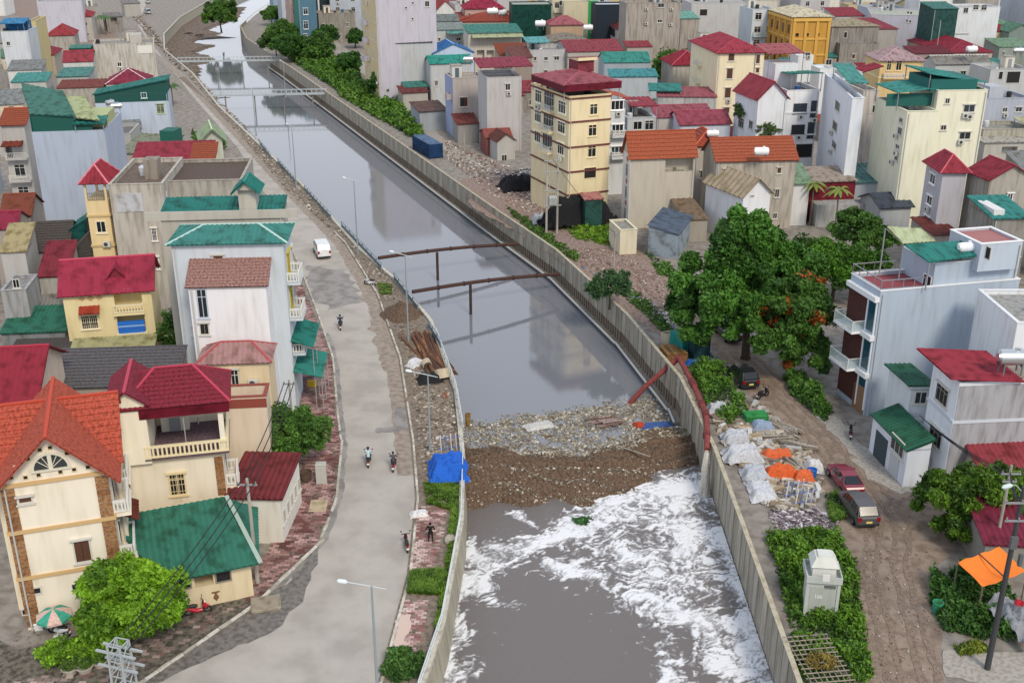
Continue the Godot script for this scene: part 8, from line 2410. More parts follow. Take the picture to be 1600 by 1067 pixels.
func objects() -> void:
	street_lamp("tall street lamp on the verge beside the wide lower road",Vector3(-7.71,0,-50.33),9.6,Vector3(-1.84,0.45,0.19),0.45)
	street_lamp("shorter street lamp between the concrete rings and the blue tarpaulin",Vector3(-7.09,0,-83.95),7.28,Vector3(-1.85,0.45,0.19),0.45)
	street_lamp("street lamp beside the dirt heap and rusty beam",Vector3(-11.18,0,-109.08),9.75,Vector3(-1.63,0.45,0.17),0.45)
	street_lamp("street lamp beside the white van stretch of road",Vector3(-20.61,0,-139.52),10.11,Vector3(-1.42,0.45,0.15),0.45)
	street_lamp("street lamp beyond the van where the railing starts",Vector3(-35.01,0,-173.47),10.49,Vector3(-0.91,0.45,0.1),0.45)
	street_lamp("street lamp between first railing and far footbridge",Vector3(-50.99,0,-217),9.06,Vector3(-0.3,0.45,0.03),0.45)
	street_lamp("small street lamp near the second far footbridge",Vector3(-69.35,0,-263.02),5.98,Vector3(-0.3,0.45,0.03),0.45)
	street_lamp("street lamp with spread arms on the ledge of the right wall",Vector3(-53.61,0,-261.26),8.15,Vector3(-0.73,0.45,0.08),0.45)
	guard_rail("blue grey railing panels beyond the tall dark lamp",Vector3(-33.52,0,-172.65),Vector3(-26.7,0,-155.87))
	guard_rail("blue grey railing panels beside the lamp near the van",Vector3(-24.48,0,-151.55),Vector3(-16.68,0,-132.58))
	guard_rail("blue grey railing panels between the rusty beams",Vector3(-14.65,0,-128.6),Vector3(-10.84,0,-117.83))
	guard_rail("blue grey railing panels behind the dirt heap",Vector3(-9.29,0,-112.64),Vector3(-7.43,0,-106.41))
	guard_rail("far blue grey railing panel near the first lamp",Vector3(-48.19,0,-207.46),Vector3(-43.68,0,-195.55))
	guard_rail("far blue grey railing panel after the first gap",Vector3(-41.7,0,-192.02),Vector3(-35.63,0,-176.83))
	pipe_rail("white pipe railing on top of the lower embankment wall",[[-5.9,-40],[-5.6,-52.7],[-4.6,-59.4],[-3.9,-72.2],[-4.2,-83.5]])
	pipe_rail("white pipe railing from the concrete rings to the lumber pile",[[-4.4,-87.5],[-5.4,-95.8],[-8.2,-110.0]])
	car("small white van driving away on the dusty road",Vector3(-25.4,0,-139.52),0.314,Color(0.7,0.71,0.72),"van","")
	car("dark red sedan parked on the dirt lane behind the grey car",Vector3(27.19,0,-78.19),0.070,Color(0.202,0.007,0.030),"sedan")
	car("dark grey estate car with silver roof parked nearest on the dirt lane",Vector3(26.87,0,-73.52),0.070,Color(0.068,0.061,0.065),"suv")
	car("black car parked by the leafy garden under the big tree",Vector3(22.8,0,-98.56),0.175,Color(0.007,0.009,0.012),"suv")
	car("black car half hidden under the big tree",Vector3(23.49,0,-110.37),0.209,Color(0.012,0.013,0.016),"sedan")
	car("pale blue grey car far up the left road",Vector3(-146,0,-455),0.524,Color(0.347,0.456,0.479),"van","")
	car("silver car at the top of the left road",Vector3(-160,0,-500),0.436,Color(0.479,0.503,0.527),"sedan","")
	var ride := {"pelvis": [0,0.84,0.28],"chest": [0,1.22,0.2],"neck": [0,1.42,0.16],"head": [0,1.57,0.12],"hip_l": [-0.1,0.82,0.24],"hip_r": [0.1,0.82,0.24],"knee_l": [-0.2,0.76,-0.2],"knee_r": [0.2,0.76,-0.2],"ankle_l": [-0.17,0.36,-0.08],"ankle_r": [0.17,0.36,-0.08],"toe_l": [-0.18,0.32,-0.24],"toe_r": [0.18,0.32,-0.24],"shoulder_l": [-0.19,1.36,0.17],"shoulder_r": [0.19,1.36,0.17],"elbow_l": [-0.28,1.12,0.02],"elbow_r": [0.28,1.12,0.02],"wrist_l": [-0.3,1.06,-0.2],"wrist_r": [0.3,1.06,-0.2]}
	var stand := {"pelvis": [0,0.93,0],"chest": [0,1.28,0],"neck": [0,1.48,0.01],"head": [0,1.63,-0.02],"hip_l": [-0.1,0.9,0],"hip_r": [0.1,0.9,0],"knee_l": [-0.13,0.49,-0.02],"knee_r": [0.14,0.49,-0.01],"ankle_l": [-0.15,0.07,0.02],"ankle_r": [0.17,0.07,0.02],"toe_l": [-0.17,0.04,-0.13],"toe_r": [0.19,0.04,-0.13],"shoulder_l": [-0.2,1.42,0],"shoulder_r": [0.2,1.42,0],"elbow_l": [-0.33,1.18,0.04],"elbow_r": [0.33,1.18,0.04],"wrist_l": [-0.16,1.02,-0.2],"wrist_r": [0.16,1.02,-0.2]}
	scooter("dark motorbike ridden up the road beside the brick pavement",Vector3(-19.04,0,-112.83),0.140,Color(0.016,0.019,0.025))
	person("rider in navy on the dark motorbike near the brick pavement",ride,Vector3(-19.04,0,-112.83),0.140,[Color(0.005,0.005,0.005),Color(0.254,0.144,0.098),Color(0.023,0.034,0.080),Color(0.025,0.025,0.030),Color(0.014,0.014,0.014)],"people riding on the road",Color(0.02,0.02,0.03,1))
	scooter("white tailed scooter ridden up the road by person in pale blue",Vector3(-12.13,0,-81.66),0.070,Color(0.014,0.016,0.019))
	person("rider in pale blue jacket and dark helmet on scooter",ride,Vector3(-12.13,0,-81.66),0.070,[Color(0.005,0.005,0.005),Color(0.254,0.144,0.098),Color(0.456,0.604,0.658),Color(0.042,0.045,0.051),Color(0.014,0.014,0.014)],"people riding on the road",Color(0.015,0.015,0.02,1))
	scooter("red and white scooter ridden near the canal side of the road",Vector3(-9.94,0,-80.88),0.035,Color(0.392,0.030,0.051))
	person("rider in grey shirt leaning on the red and white scooter",ride,Vector3(-9.94,0,-80.88),0.035,[Color(0.007,0.005,0.004),Color(0.254,0.144,0.098),Color(0.068,0.068,0.084),Color(0.019,0.019,0.023),Color(0.014,0.014,0.014)],"people riding on the road",Color(0,0,0,0))
	scooter("black and red scooter parked against the kerb near the standing man",Vector3(-7.79,0,-68.85),0.209,Color(0.102,0.007,0.014))
	person("person dressed in black standing on the pink pavers",stand,Vector3(-6.05,0,-69.54),0.105,[Color(0.004,0.004,0.004),Color(0.254,0.144,0.098),Color(0.005,0.006,0.007),Color(0.007,0.007,0.009),Color(0.004,0.004,0.004)])
	scooter("white scooter parked on the verge rubble below the van",Vector3(-17.5,0,-127.16),1.047,Color(0.687,0.701,0.716))
	scooter("red and white scooter parked by the low cream shop wall",Vector3(-21.01,0,-60.81),-1.222,Color(0.434,0.021,0.040))
	scooter("black and white scooter parked under the striped parasol",Vector3(-29.51,0,-58.62),1.222,Color(0.658,0.672,0.687))
	scooter("dark scooter leaning by the lane in front of the blue grey house",Vector3(30.1,0,-86.72),-0.262,Color(0.012,0.012,0.013),Color(0.02,0.02,0.02),"motorbikes on the right bank")
	scooter("dark scooter parked by the hedge where the lane bends",Vector3(33.18,0,-71.49),-0.524,Color(0.018,0.019,0.023),Color(0.02,0.02,0.02),"motorbikes on the right bank")
	scooter("black scooter beside the black car on the lane",Vector3(24,0,-94.71),-0.873,Color(0.010,0.012,0.013),Color(0.02,0.02,0.02),"motorbikes on the right bank")
	person("person in dark red standing at the white shop doorway",stand,Vector3(32.12,0,-78.72),1.222,[Color(0.004,0.004,0.004),Color(0.254,0.144,0.098),Color(0.107,0.012,0.025),Color(0.030,0.040,0.072),Color(0.012,0.012,0.012)])
	tree("leafy_tree","bright green bushy tree in front of the cream villa","street trees",Vector3(-24.38,0,-57.57),1.4,0.16,[[0,3.3,0,2.9,2.3,2.7],[-1.2,4.6,0.3,1.7,1.4,1.7],[1.2,4.7,-0.3,1.8,1.3,1.7],[2.2,3.2,0.3,1.3,1.3,1.3],[-2,2.2,0.6,1.3,1.2,1.3],[0.5,2,1.4,1.7,1.2,1.3]],11000,0.38,Color(0.03,0.085,0.008),Color(0.22,0.43,0.025),11,0)
	tree("round_tree","round dark green street tree on the brick pavement","street trees",Vector3(-18.05,0,-80.55),1.5,0.14,[[0,3.1,0,2.5,2.1,2.4],[0,4.2,0,1.7,1.1,1.7]],7500,0.3,Color(0.02,0.055,0.012),Color(0.1,0.22,0.035),12,0)
	tree("spreading_tree","large dark spreading tree beside the dirt lane","trees on the right bank",Vector3(24.26,0,-104.35),4.2,0.45,[[-3.6,7,0,4.2,3.4,4],[0.5,10.8,-0.5,4.8,3.6,4.2],[3.6,8.8,0,4,3.6,3.8],[-1.5,12.2,-1,3.4,2.6,3.2],[-5.2,5,0.5,2.6,2.2,2.4],[0.5,6.4,1.8,4.4,2.8,3],[-2.2,4,1.2,3.4,2.2,2.6],[2.5,4.6,1.4,3,2.4,2.6]],34000,0.5,Color(0.015,0.045,0.01),Color(0.085,0.22,0.03),13,0)
	tree("flame_tree","tree with clusters of orange red blossom beside the spreading tree","trees on the right bank",Vector3(27.64,0,-99.8),3.4,0.3,[[0,7.4,0,3.2,2.6,3.2],[-0.8,5.2,0.8,3,2.2,2.8],[0.8,3.6,1,2.8,1.8,2.4],[0.3,9.2,-0.3,2,1.5,2],[1.2,1.9,1,2.2,1.2,2]],14000,0.42,Color(0.015,0.045,0.01),Color(0.1,0.22,0.035),14,0.13)
	tree("mango_tree","bright green tree behind the flame tree","trees on the right bank",Vector3(37.92,0,-121.68),2.5,0.25,[[0,4.4,0,4.2,2.6,3.4],[3,3.8,0.4,3,2.2,2.6],[-3.4,4.8,0,3,2.4,2.8]],11000,0.42,Color(0.02,0.055,0.012),Color(0.1,0.25,0.02),15,0)
	tree("layered_tree","dark layered tree between palms and grey annex wall","trees on the right bank",Vector3(44.41,0,-134.91),2.5,0.25,[[0,4.6,0,3,2.2,2.6],[2.2,3.4,0.3,2.6,1.6,2.2],[-0.5,6.4,-0.3,1.8,1.2,1.8]],8000,0.42,Color(0.015,0.045,0.01),Color(0.1,0.22,0.035),16,0)
	tree("hedge_tree","broad yellow green tree in front of the brick red shed roof","trees on the right bank",Vector3(34.72,0,-70.68),1.6,0.2,[[-2.2,3,0,2.4,1.9,2.2],[0.8,3.4,-0.4,2.8,2,2.4],[3.6,3,0,2.6,2,2.2],[-1,1.7,1,2.4,1.4,1.8],[2.6,1.5,1.2,2.6,1.4,1.8]],13000,0.34,Color(0.02,0.055,0.012),Color(0.12,0.23,0.02),17,0)
	tree("round_tree","round bushy tree in front of the weathered grey blocks","far trees",Vector3(36.5,0,-255),3,0.3,[[0,7.5,0,4,4,4],[2,5,1,3,3,3],[-2,4.5,1,2.6,2.6,2.6]],8000,0.6,Color(0.015,0.045,0.01),Color(0.1,0.22,0.035),18,0)
	tree("bank_tree","dark tree on the bend of the far right wall","far trees",Vector3(-101,0,-392),3,0.3,[[0,6,0,5.2,3.6,5],[2,8.5,0,3.2,2.6,3]],6000,0.7,Color(0.015,0.045,0.01),Color(0.1,0.22,0.035),19,0)
	tree("bank_tree","leafy tree standing at the wall by the bend","far trees",Vector3(-68.65,0,-326.03),2.56,0.2,[[0,5.12,0,4.16,3.2,4.16],[1.28,7.04,0,2.72,2.08,2.72]],3200,0.6,Color(0.015,0.045,0.01),Color(0.1,0.22,0.035),30,0)
	tree("bank_tree","second leafy tree at the wall by the bend","far trees",Vector3(-62.9,0,-318.23),2.24,0.2,[[0,4.48,0,3.64,2.8,3.64],[1.12,6.16,0,2.38,1.82,2.38]],3200,0.6,Color(0.015,0.045,0.01),Color(0.055,0.15,0.022),31,0)
	tree("bank_tree","tall shrub before the teal tube house","far trees",Vector3(-54.28,0,-315.71),2.4,0.2,[[0,4.8,0,3.9,3,3.9],[1.2,6.6,0,2.55,1.95,2.55]],3200,0.6,Color(0.015,0.045,0.01),Color(0.1,0.22,0.035),32,0)
	tree("bank_tree","round shrub between weeds and concrete path","far trees",Vector3(-29.55,0,-254.42),1.92,0.2,[[0,3.84,0,3.12,2.4,3.12],[0.96,5.28,0,2.04,1.56,2.04]],3200,0.6,Color(0.015,0.045,0.01),Color(0.055,0.15,0.022),33,0)
	tree("bank_tree","feathery tree at the top of the weedy bank","far trees",Vector3(-71.87,0,-350.22),2.4,0.2,[[0,4.8,0,3.9,3,3.9],[1.2,6.6,0,2.55,1.95,2.55]],3200,0.6,Color(0.015,0.045,0.01),Color(0.1,0.22,0.035),34,0)
	tree("bank_tree","round dark tree before the glazed house","far trees",Vector3(-57.19,0,-345.7),2.08,0.2,[[0,4.16,0,3.38,2.6,3.38],[1.04,5.72,0,2.21,1.69,2.21]],3200,0.6,Color(0.015,0.045,0.01),Color(0.055,0.15,0.022),35,0)
	tree("bank_tree","small tree between weedy bank and white tube house","far trees",Vector3(-67.27,0,-357.99),1.6,0.2,[[0,3.2,0,2.6,2,2.6],[0.8,4.4,0,1.7,1.3,1.7]],3200,0.6,Color(0.015,0.045,0.01),Color(0.1,0.22,0.035),36,0)
	tree("bank_tree","tree beside the tall cream apartment house front","far trees",Vector3(-48.91,0,-350.22),1.6,0.2,[[0,3.2,0,2.6,2,2.6],[0.8,4.4,0,1.7,1.3,1.7]],3200,0.6,Color(0.015,0.045,0.01),Color(0.055,0.15,0.022),37,0)
	tree("bank_tree","roadside tree in front of the grey slate roof house","far trees",Vector3(-29.15,0,-284),1.44,0.2,[[0,2.88,0,2.34,1.8,2.34],[0.72,3.96,0,1.53,1.17,1.53]],3200,0.6,Color(0.015,0.045,0.01),Color(0.1,0.22,0.035),38,0)
	tree("bank_tree","dark shrubby tree among the bank weeds","far trees",Vector3(-43.23,0,-294.61),1.76,0.2,[[0,3.52,0,2.86,2.2,2.86],[0.88,4.84,0,1.87,1.43,1.87]],3200,0.6,Color(0.015,0.045,0.01),Color(0.055,0.15,0.022),39,0)
	tree("bank_tree","tree at the far end of the weedy bank","far trees",Vector3(-87.52,0,-412.53),1.92,0.2,[[0,3.84,0,3.12,2.4,3.12],[0.96,5.28,0,2.04,1.56,2.04]],3200,0.6,Color(0.015,0.045,0.01),Color(0.1,0.22,0.035),40,0)
	tree("garden_bush","leafy bush beside the road gable with pale green roof","far trees",Vector3(-57.5,0,-205),0.8,0.12,[[0,1.9,0,2.6,1.8,2.4],[1.5,1.4,1,1.8,1.3,1.6]],1300,0.5,Color(0.02,0.055,0.012),Color(0.12,0.24,0.03),41,0)
	tree("wall_tree","thin feathery tree growing against the rubble beyond the pipe","trees on the right bank",Vector3(11.32,0,-119.09),1.6,0.1,[[0,2.9,0,2.4,1.3,2],[-1.3,2.1,0.3,1.5,0.9,1.3],[1.2,3.6,0,1.3,0.8,1.3]],1500,0.34,Color(0.02,0.06,0.025),Color(0.08,0.16,0.06),42,0)
	tree("garden_tree","dark green garden tree at the side of the yellow villa","far trees",Vector3(-34.0,0,-103),1.6,0.15,[[0,3.6,0,1.7,2,1.7],[0.4,1.8,0.6,1.5,1.3,1.5]],1500,0.36,Color(0.015,0.045,0.01),Color(0.1,0.22,0.035),43,0)
	tree("potted_bush","low bush with yellow green leaves behind the concrete pots","pots and bushes",Vector3(-27.41,0,-55.87),0.4,0.06,[[0,0.9,0,1.6,0.8,0.8],[-1.1,0.8,0.2,0.9,0.7,0.8],[1,0.9,0,0.8,0.7,0.7]],1300,0.28,Color(0.02,0.055,0.012),Color(0.22,0.43,0.025),44,0)
	palm("first tall palm beside the white gabled house",Vector3(43.29,0,-153.52),6.2,2.2,50,Color(0.16,0.2,0.03))
	palm("second tall palm in front of the maroon sheet wall",Vector3(45.42,0,-148.38),6.6,2.3,51,Color(0.16,0.2,0.03))
	palm("short dark palm before the grey annex wall",Vector3(54.27,0,-153.52),3.4,2,52,Color(0.05,0.12,0.025))
	palm("tall palm before the white hall",Vector3(78.32,0,-388.92),9.5,3,53,Color(0.05,0.12,0.025))
	palm("tall palm twin close beside the first before the white hall",Vector3(80.59,0,-381.62),9,3,54,Color(0.05,0.12,0.025))
	palm("palm beside the dark green gable wall at the road",Vector3(-77.13,0,-250.31),4.5,2.6,55,Color(0.05,0.12,0.025))
	palm("palm by the dirt yard at the top of the left road",Vector3(-138.19,0,-383.42),6,3.2,56,Color(0.05,0.12,0.025))
	palm("little palm in front of the green lean-to roof",Vector3(-40.43,0,-103.01),1.8,1.5,57,Color(0.05,0.12,0.025))
	palm("palm rising beside the ochre house corner",Vector3(113.3,0,-434.4),7,2.6,58,Color(0.05,0.12,0.025))
	cover("weeds","tangled bright weeds along the wall below the scrap heap","plants",poly2([[19.1,-70.4],[24.2,-71.1],[24.7,-66.9],[23.4,-60.8],[22.0,-53.9],[17.4,-53.9],[18.4,-59.4],[19.0,-66.0]]),7000,0.3,1,Color(0.02,0.055,0.012),Color(0.13,0.27,0.025),61,"leaf")
	cover("weeds","leafy garden plants beside the black car","plants",poly2([[17.9,-101.9],[21.4,-102.4],[21.6,-97.0],[21.9,-91.5],[19.7,-88.5],[18.4,-92.2]]),1800,0.32,1.2,Color(0.02,0.055,0.012),Color(0.12,0.26,0.03),62,"leaf")
	cover("weeds","sprawling creeper on the open plot by the netting yard","plants",poly2([[6.8,-155.9],[11.1,-159.3],[15.7,-147.1],[14.6,-142.4],[8.9,-146.5]]),1500,0.4,0.7,Color(0.05,0.12,0.01),Color(0.2,0.36,0.03),63,"leaf")
	cover("weeds","dense weeds and banana leaves covering the far right bank","plants",poly2([[-73.9,-350.2],[-67.3,-358.0],[-42.2,-306.0],[-38.5,-280.0],[-21.7,-231.5],[-17.3,-213.3],[-20.3,-215.8],[-35.5,-254.4],[-48.3,-284.0],[-63.6,-322.1]]),9000,0.85,2.2,Color(0.015,0.045,0.01),Color(0.09,0.2,0.02),64,"leaf")
	cover("weeds","second belt of weeds along the concrete path","plants",poly2([[-45.5,-282.0],[-31.5,-272.2],[-25.9,-250.3],[-17.1,-215.1],[-18.1,-212.1],[-28.7,-234.3],[-41.1,-263.0]]),4200,0.7,1.6,Color(0.02,0.055,0.012),Color(0.13,0.26,0.03),65,"leaf")
	cover("weeds","tufts along the foot of the ribbed wall","plants",poly2([[-1.0,-164.1],[4.6,-150.3],[8.9,-138.4],[8.4,-136.2],[5.4,-142.4],[0.0,-158.3]]),900,0.36,0.6,Color(0.02,0.055,0.012),Color(0.12,0.22,0.04),66,"leaf")
	cover("weeds","weeds around the fallen bricks near the feathery tree","plants",poly2([[12.9,-131.1],[15.9,-121.7],[18.7,-106.9],[17.6,-106.9],[14.8,-118.5],[11.5,-128.6]]),900,0.32,0.5,Color(0.02,0.055,0.012),Color(0.1,0.22,0.035),67,"leaf")
	cover("grass","long grass below the blue tarpaulin along the railing","plants",poly2([[-7.2,-78.2],[-4.1,-78.2],[-4.0,-73.9],[-4.1,-68.5],[-4.3,-66.9],[-4.8,-69.4],[-4.7,-73.9],[-6.7,-74.9]]),1500,0.3,0.5,Color(0.05,0.1,0.01),Color(0.16,0.28,0.03),68,"blade")
	cover("grass","square of grass between the two paved verge parts","plants",poly2([[-7.2,-65.5],[-5.0,-65.8],[-4.4,-64.9],[-4.9,-62.8],[-7.2,-63.0]]),1100,0.32,0.5,Color(0.04,0.09,0.01),Color(0.15,0.27,0.03),69,"blade")
	cover("grass","tall grass growing up the lower railing","plants",poly2([[-4.7,-67.8],[-4.2,-69.4],[-4.4,-64.9],[-4.7,-61.5],[-4.8,-58.8],[-5.0,-59.1],[-4.8,-63.0]]),700,0.3,0.6,Color(0.06,0.12,0.01),Color(0.2,0.36,0.03),70,"blade")
	cover("grass","small grass patch beside the parked white scooter","plants",poly2([[-16.6,-127.6],[-14.8,-127.2],[-14.4,-123.5],[-15.8,-123.5]]),350,0.3,0.4,Color(0.06,0.11,0.02),Color(0.17,0.27,0.05),71,"blade")
	cover("shrub","dark shrub at the lower end of the verge","plants",poly2([[-8.0,-54.5],[-7.6,-56.2],[-6.5,-56.6],[-5.6,-55.8],[-5.8,-54.5],[-7.0,-53.9]]),1100,0.3,1,Color(0.015,0.045,0.01),Color(0.07,0.16,0.03),72,"leaf")
	cover("shrub","dark shrubs behind the lane bend under the orange canopy","plants",poly2([[29.5,-64.9],[32.0,-66.0],[33.9,-64.1],[33.9,-60.8],[32.6,-57.8],[30.2,-58.1],[28.3,-59.1],[28.5,-62.2]]),3600,0.32,1.3,Color(0.015,0.045,0.01),Color(0.07,0.17,0.03),73,"leaf")
	cover("weeds","yellow green sprouts beside the lower slab","plants",poly2([[28.4,-57.4],[30.1,-57.8],[30.4,-56.9],[28.4,-56.5]]),500,0.28,0.5,Color(0.02,0.055,0.012),Color(0.25,0.3,0.03),74,"leaf")
	cover("grass","grass strip beside the parked grey car","plants",poly2([[25.1,-76.3],[26.4,-76.9],[25.8,-72.8],[24.5,-72.2]]),600,0.3,0.4,Color(0.04,0.09,0.01),Color(0.13,0.24,0.03),75,"blade")
	cover("weeds","weeds on the rubble before the sheet metal sheds","plants",poly2([[18.1,-140.4],[20.6,-133.6],[20.8,-129.6],[18.6,-131.1]]),400,0.35,0.6,Color(0.02,0.055,0.012),Color(0.1,0.22,0.035),76,"leaf")
	cover("hedge","hedge in front of the shaded houses left of the blue grey house","plants",poly2([[27.1,-99.5],[29.1,-98.0],[29.7,-91.5],[28.6,-89.5],[27.0,-95.0]]),1500,0.36,1.5,Color(0.015,0.045,0.01),Color(0.1,0.22,0.035),77,"leaf")
	litter("rubbish","brown scraps trodden into the verge between dirt heap and blue tarpaulin","rubble",poly2([[-13.2,-117.4],[-10.2,-111.5],[-9.3,-104.3],[-5.7,-92.2],[-4.5,-85.7],[-5.9,-80.0],[-7.2,-80.0],[-9.0,-92.2],[-11.2,-104.3]]),1600,0.08,0.5,[Color(0.107,0.072,0.048),Color(0.188,0.127,0.080),Color(0.296,0.216,0.144),Color(0.479,0.413,0.332),Color(0.061,0.042,0.030)],95,flat_ground,1,0.05)
	litter("rubble","pale rubble and scraps along the verge around the concrete rings","rubble",poly2([[-10.5,-102.7],[-6.2,-96.5],[-4.8,-89.5],[-4.3,-85.7],[-6.0,-82.2],[-7.4,-80.5],[-8.2,-85.7],[-9.3,-95.0]]),1500,0.07,0.36,[Color(0.392,0.356,0.305),Color(0.296,0.250,0.202),Color(0.188,0.150,0.112),Color(0.527,0.491,0.434),Color(0.107,0.084,0.065),Color(0.238,0.184,0.144)],81,flat_ground,0,0.1)
	litter("rubble","broken stones on the verge beside the lamp and the white scooter","rubble",poly2([[-20.3,-139.0],[-16.3,-132.3],[-13.0,-121.7],[-15.2,-121.7],[-17.9,-128.6],[-20.6,-137.6]]),900,0.08,0.36,[Color(0.392,0.356,0.305),Color(0.296,0.250,0.202),Color(0.188,0.150,0.112),Color(0.527,0.491,0.434),Color(0.107,0.084,0.065),Color(0.238,0.184,0.144)],82,flat_ground,0,0.1)
	litter("rubble","rubble strip along the far verge beyond the van","rubble",poly2([[-87.2,-303.6],[-67.2,-254.4],[-50.6,-215.1],[-34.9,-176.8],[-26.4,-155.9],[-20.6,-140.4],[-21.8,-141.2],[-28.3,-155.9],[-36.2,-172.7],[-49.9,-206.3],[-69.4,-254.4],[-86.1,-294.6]]),2600,0.14,0.54,[Color(0.392,0.356,0.305),Color(0.296,0.250,0.202),Color(0.188,0.150,0.112),Color(0.527,0.491,0.434),Color(0.107,0.084,0.065),Color(0.238,0.184,0.144)],83,flat_ground,0,0.1)
	litter("rubble","pieces of brick and concrete over the cleared house plots","rubble",poly2([[6.9,-141.8],[13.1,-143.2],[17.3,-133.6],[20.4,-126.2],[18.3,-111.5],[15.9,-121.7],[12.7,-128.6],[8.4,-136.2]]),2600,0.08,0.36,[Color(0.254,0.144,0.112),Color(0.332,0.223,0.188),Color(0.392,0.332,0.287),Color(0.162,0.098,0.080),Color(0.456,0.413,0.371),Color(0.202,0.150,0.122)],84,flat_ground,0,0.1)
	litter("rubbish","rubbish tipped between wall and lane under the spreading tree","rubble",poly2([[8.7,-134.9],[12.7,-128.6],[17.2,-119.5],[20.1,-109.6],[21.3,-104.3],[18.6,-106.4],[15.6,-118.5],[10.5,-131.1]]),1500,0.1,0.48,[Color(0.392,0.356,0.305),Color(0.296,0.250,0.202),Color(0.188,0.150,0.112),Color(0.527,0.491,0.434),Color(0.107,0.084,0.065),Color(0.238,0.184,0.144),Color(0.078,0.175,0.352),Color(0.687,0.687,0.687)],85,flat_ground,0,0.15)
	litter("rubble","broken bricks and boards before the black netting yard","rubble",poly2([[-13.9,-215.1],[-7.1,-200.8],[0.0,-189.6],[7.2,-172.7],[7.6,-157.6],[1.9,-161.1],[-4.1,-172.7],[-11.6,-195.6]]),2400,0.14,0.54,[Color(0.254,0.144,0.112),Color(0.332,0.223,0.188),Color(0.392,0.332,0.287),Color(0.162,0.098,0.080),Color(0.456,0.413,0.371),Color(0.202,0.150,0.122),Color(0.687,0.658,0.604)],86,flat_ground,0,0.1)
	litter("scrap_heap","tangled dark scrap heap beside the grey car","rubble",poly2([[20.0,-73.9],[23.7,-74.9],[25.2,-72.5],[23.9,-70.1],[20.0,-70.4]]),1500,0.1,0.48,[Color(0.144,0.117,0.138),Color(0.323,0.287,0.323),Color(0.578,0.552,0.578),Color(0.068,0.054,0.065),Color(0.254,0.195,0.216)],87,flat_ground,1,0)
	litter("scrap_heap","boards poles and sheets tangled between the stored tarpaulins","rubble",poly2([[18.7,-93.3],[23.6,-93.6],[25.4,-84.5],[25.4,-77.4],[23.1,-73.9],[20.2,-73.9],[19.2,-78.9],[18.6,-85.7]]),2200,0.2,1.5,[Color(0.392,0.356,0.305),Color(0.456,0.413,0.352),Color(0.262,0.202,0.133),Color(0.503,0.503,0.503),Color(0.150,0.122,0.098),Color(0.332,0.254,0.162)],94,flat_ground,1,0)
	litter("rubble","stones and brick bits scattered on the lower dirt lane","rubble",poly2([[25.9,-68.5],[30.6,-68.5],[28.7,-60.8],[26.2,-53.9],[21.9,-53.9],[23.6,-61.5]]),450,0.06,0.19,[Color(0.254,0.144,0.112),Color(0.332,0.223,0.188),Color(0.392,0.332,0.287),Color(0.162,0.098,0.080),Color(0.456,0.413,0.371),Color(0.202,0.150,0.122)],88,flat_ground,0,0.1)
	litter("rubble","gravel and chips on the upper dirt lane","rubble",poly2([[26.9,-92.2],[29.5,-84.5],[32.3,-74.9],[29.5,-69.4],[25.7,-71.1],[26.1,-80.0]]),500,0.04,0.15,[Color(0.254,0.144,0.112),Color(0.332,0.223,0.188),Color(0.392,0.332,0.287),Color(0.162,0.098,0.080),Color(0.456,0.413,0.371),Color(0.202,0.150,0.122)],89,flat_ground,0,0.1)
	litter("scrap_heap","black netting folds and boards heaped before the cream six storey house","rubble",poly2([[-3.3,-186.7],[5.1,-189.6],[6.3,-176.8],[0.0,-172.7]]),700,0.21,0.78,[Color(0.009,0.009,0.012),Color(0.017,0.018,0.023),Color(0.091,0.093,0.107),Color(0.578,0.578,0.604)],90,flat_ground,1,0)
	litter("rubble","dark rubble along the top left verge","rubble",poly2([[-151.1,-458.6],[-117.1,-374.6],[-88.3,-301.3],[-90.0,-301.3],[-120.3,-374.6],[-149.7,-446.2]]),1200,0.21,0.84,[Color(0.072,0.051,0.040),Color(0.150,0.107,0.080),Color(0.262,0.216,0.188),Color(0.456,0.413,0.371)],91,flat_ground,0,0.1)
	litter("rubble","fallen leaves and chips under the parasol and leafy tree","rubble",poly2([[-32.3,-59.1],[-28.1,-59.1],[-23.1,-60.8],[-20.3,-61.5],[-22.2,-56.2],[-26.6,-53.9],[-31.3,-53.9],[-32.8,-57.4]]),700,0.04,0.18,[Color(0.262,0.202,0.150),Color(0.479,0.413,0.352),Color(0.107,0.080,0.058)],92,flat_ground,0,0.1)
	plank_pile("lumber_pile","long pile of rusty orange brown boards beside the railing","lumber pile",Vector3(-8.49,0,-105.03),0.279,54,12.0,["7a4a2a","8c5a34","5e3a24","a5683a","6c4630","b87a48"],7,2.6,"",0.24)
	heap("dirt_heap","grey brown heap of earth at the road edge","earth heap",Vector3(-12.65,0,-117.42),2.6,3.6,1.5,mats["soil"],5)
	tarp("blue_tarpaulin","bright blue tarpaulin thrown over a pile by the railing","tarpaulin",Vector3(-5.31,0,-79.79),0.1,3.3,3.6,1.5,"1f62c8",3)
	plank_pile("plank","single orange brown board lying in the verge rubble","board",Vector3(-6.37,0,-94.71),0.209,1,3.6,["a5602c"],5,0.1,"",0.45)
	concrete_ring("pale concrete ring lying on the verge beside dark sacks",Vector3(-6.86,0,-98.87),0.75,0.9,0.4)
	concrete_ring("smaller concrete ring standing behind the dark sacks",Vector3(-8.57,0,-101.55),0.5,0.6,1.2)
	tarp("black_sheet","black plastic sheet over sacks beside the concrete ring","plastic sheet",Vector3(-8.1,0,-98.56),0.3,2.6,1.8,0.8,"1d1e22",8)
	tarp("white_sacks","white plastic sacks dumped at the end of the lumber pile","sacks",Vector3(-9.95,0,-102.52),0.9,2.0,1.3,0.6,"d4d4d8",9)
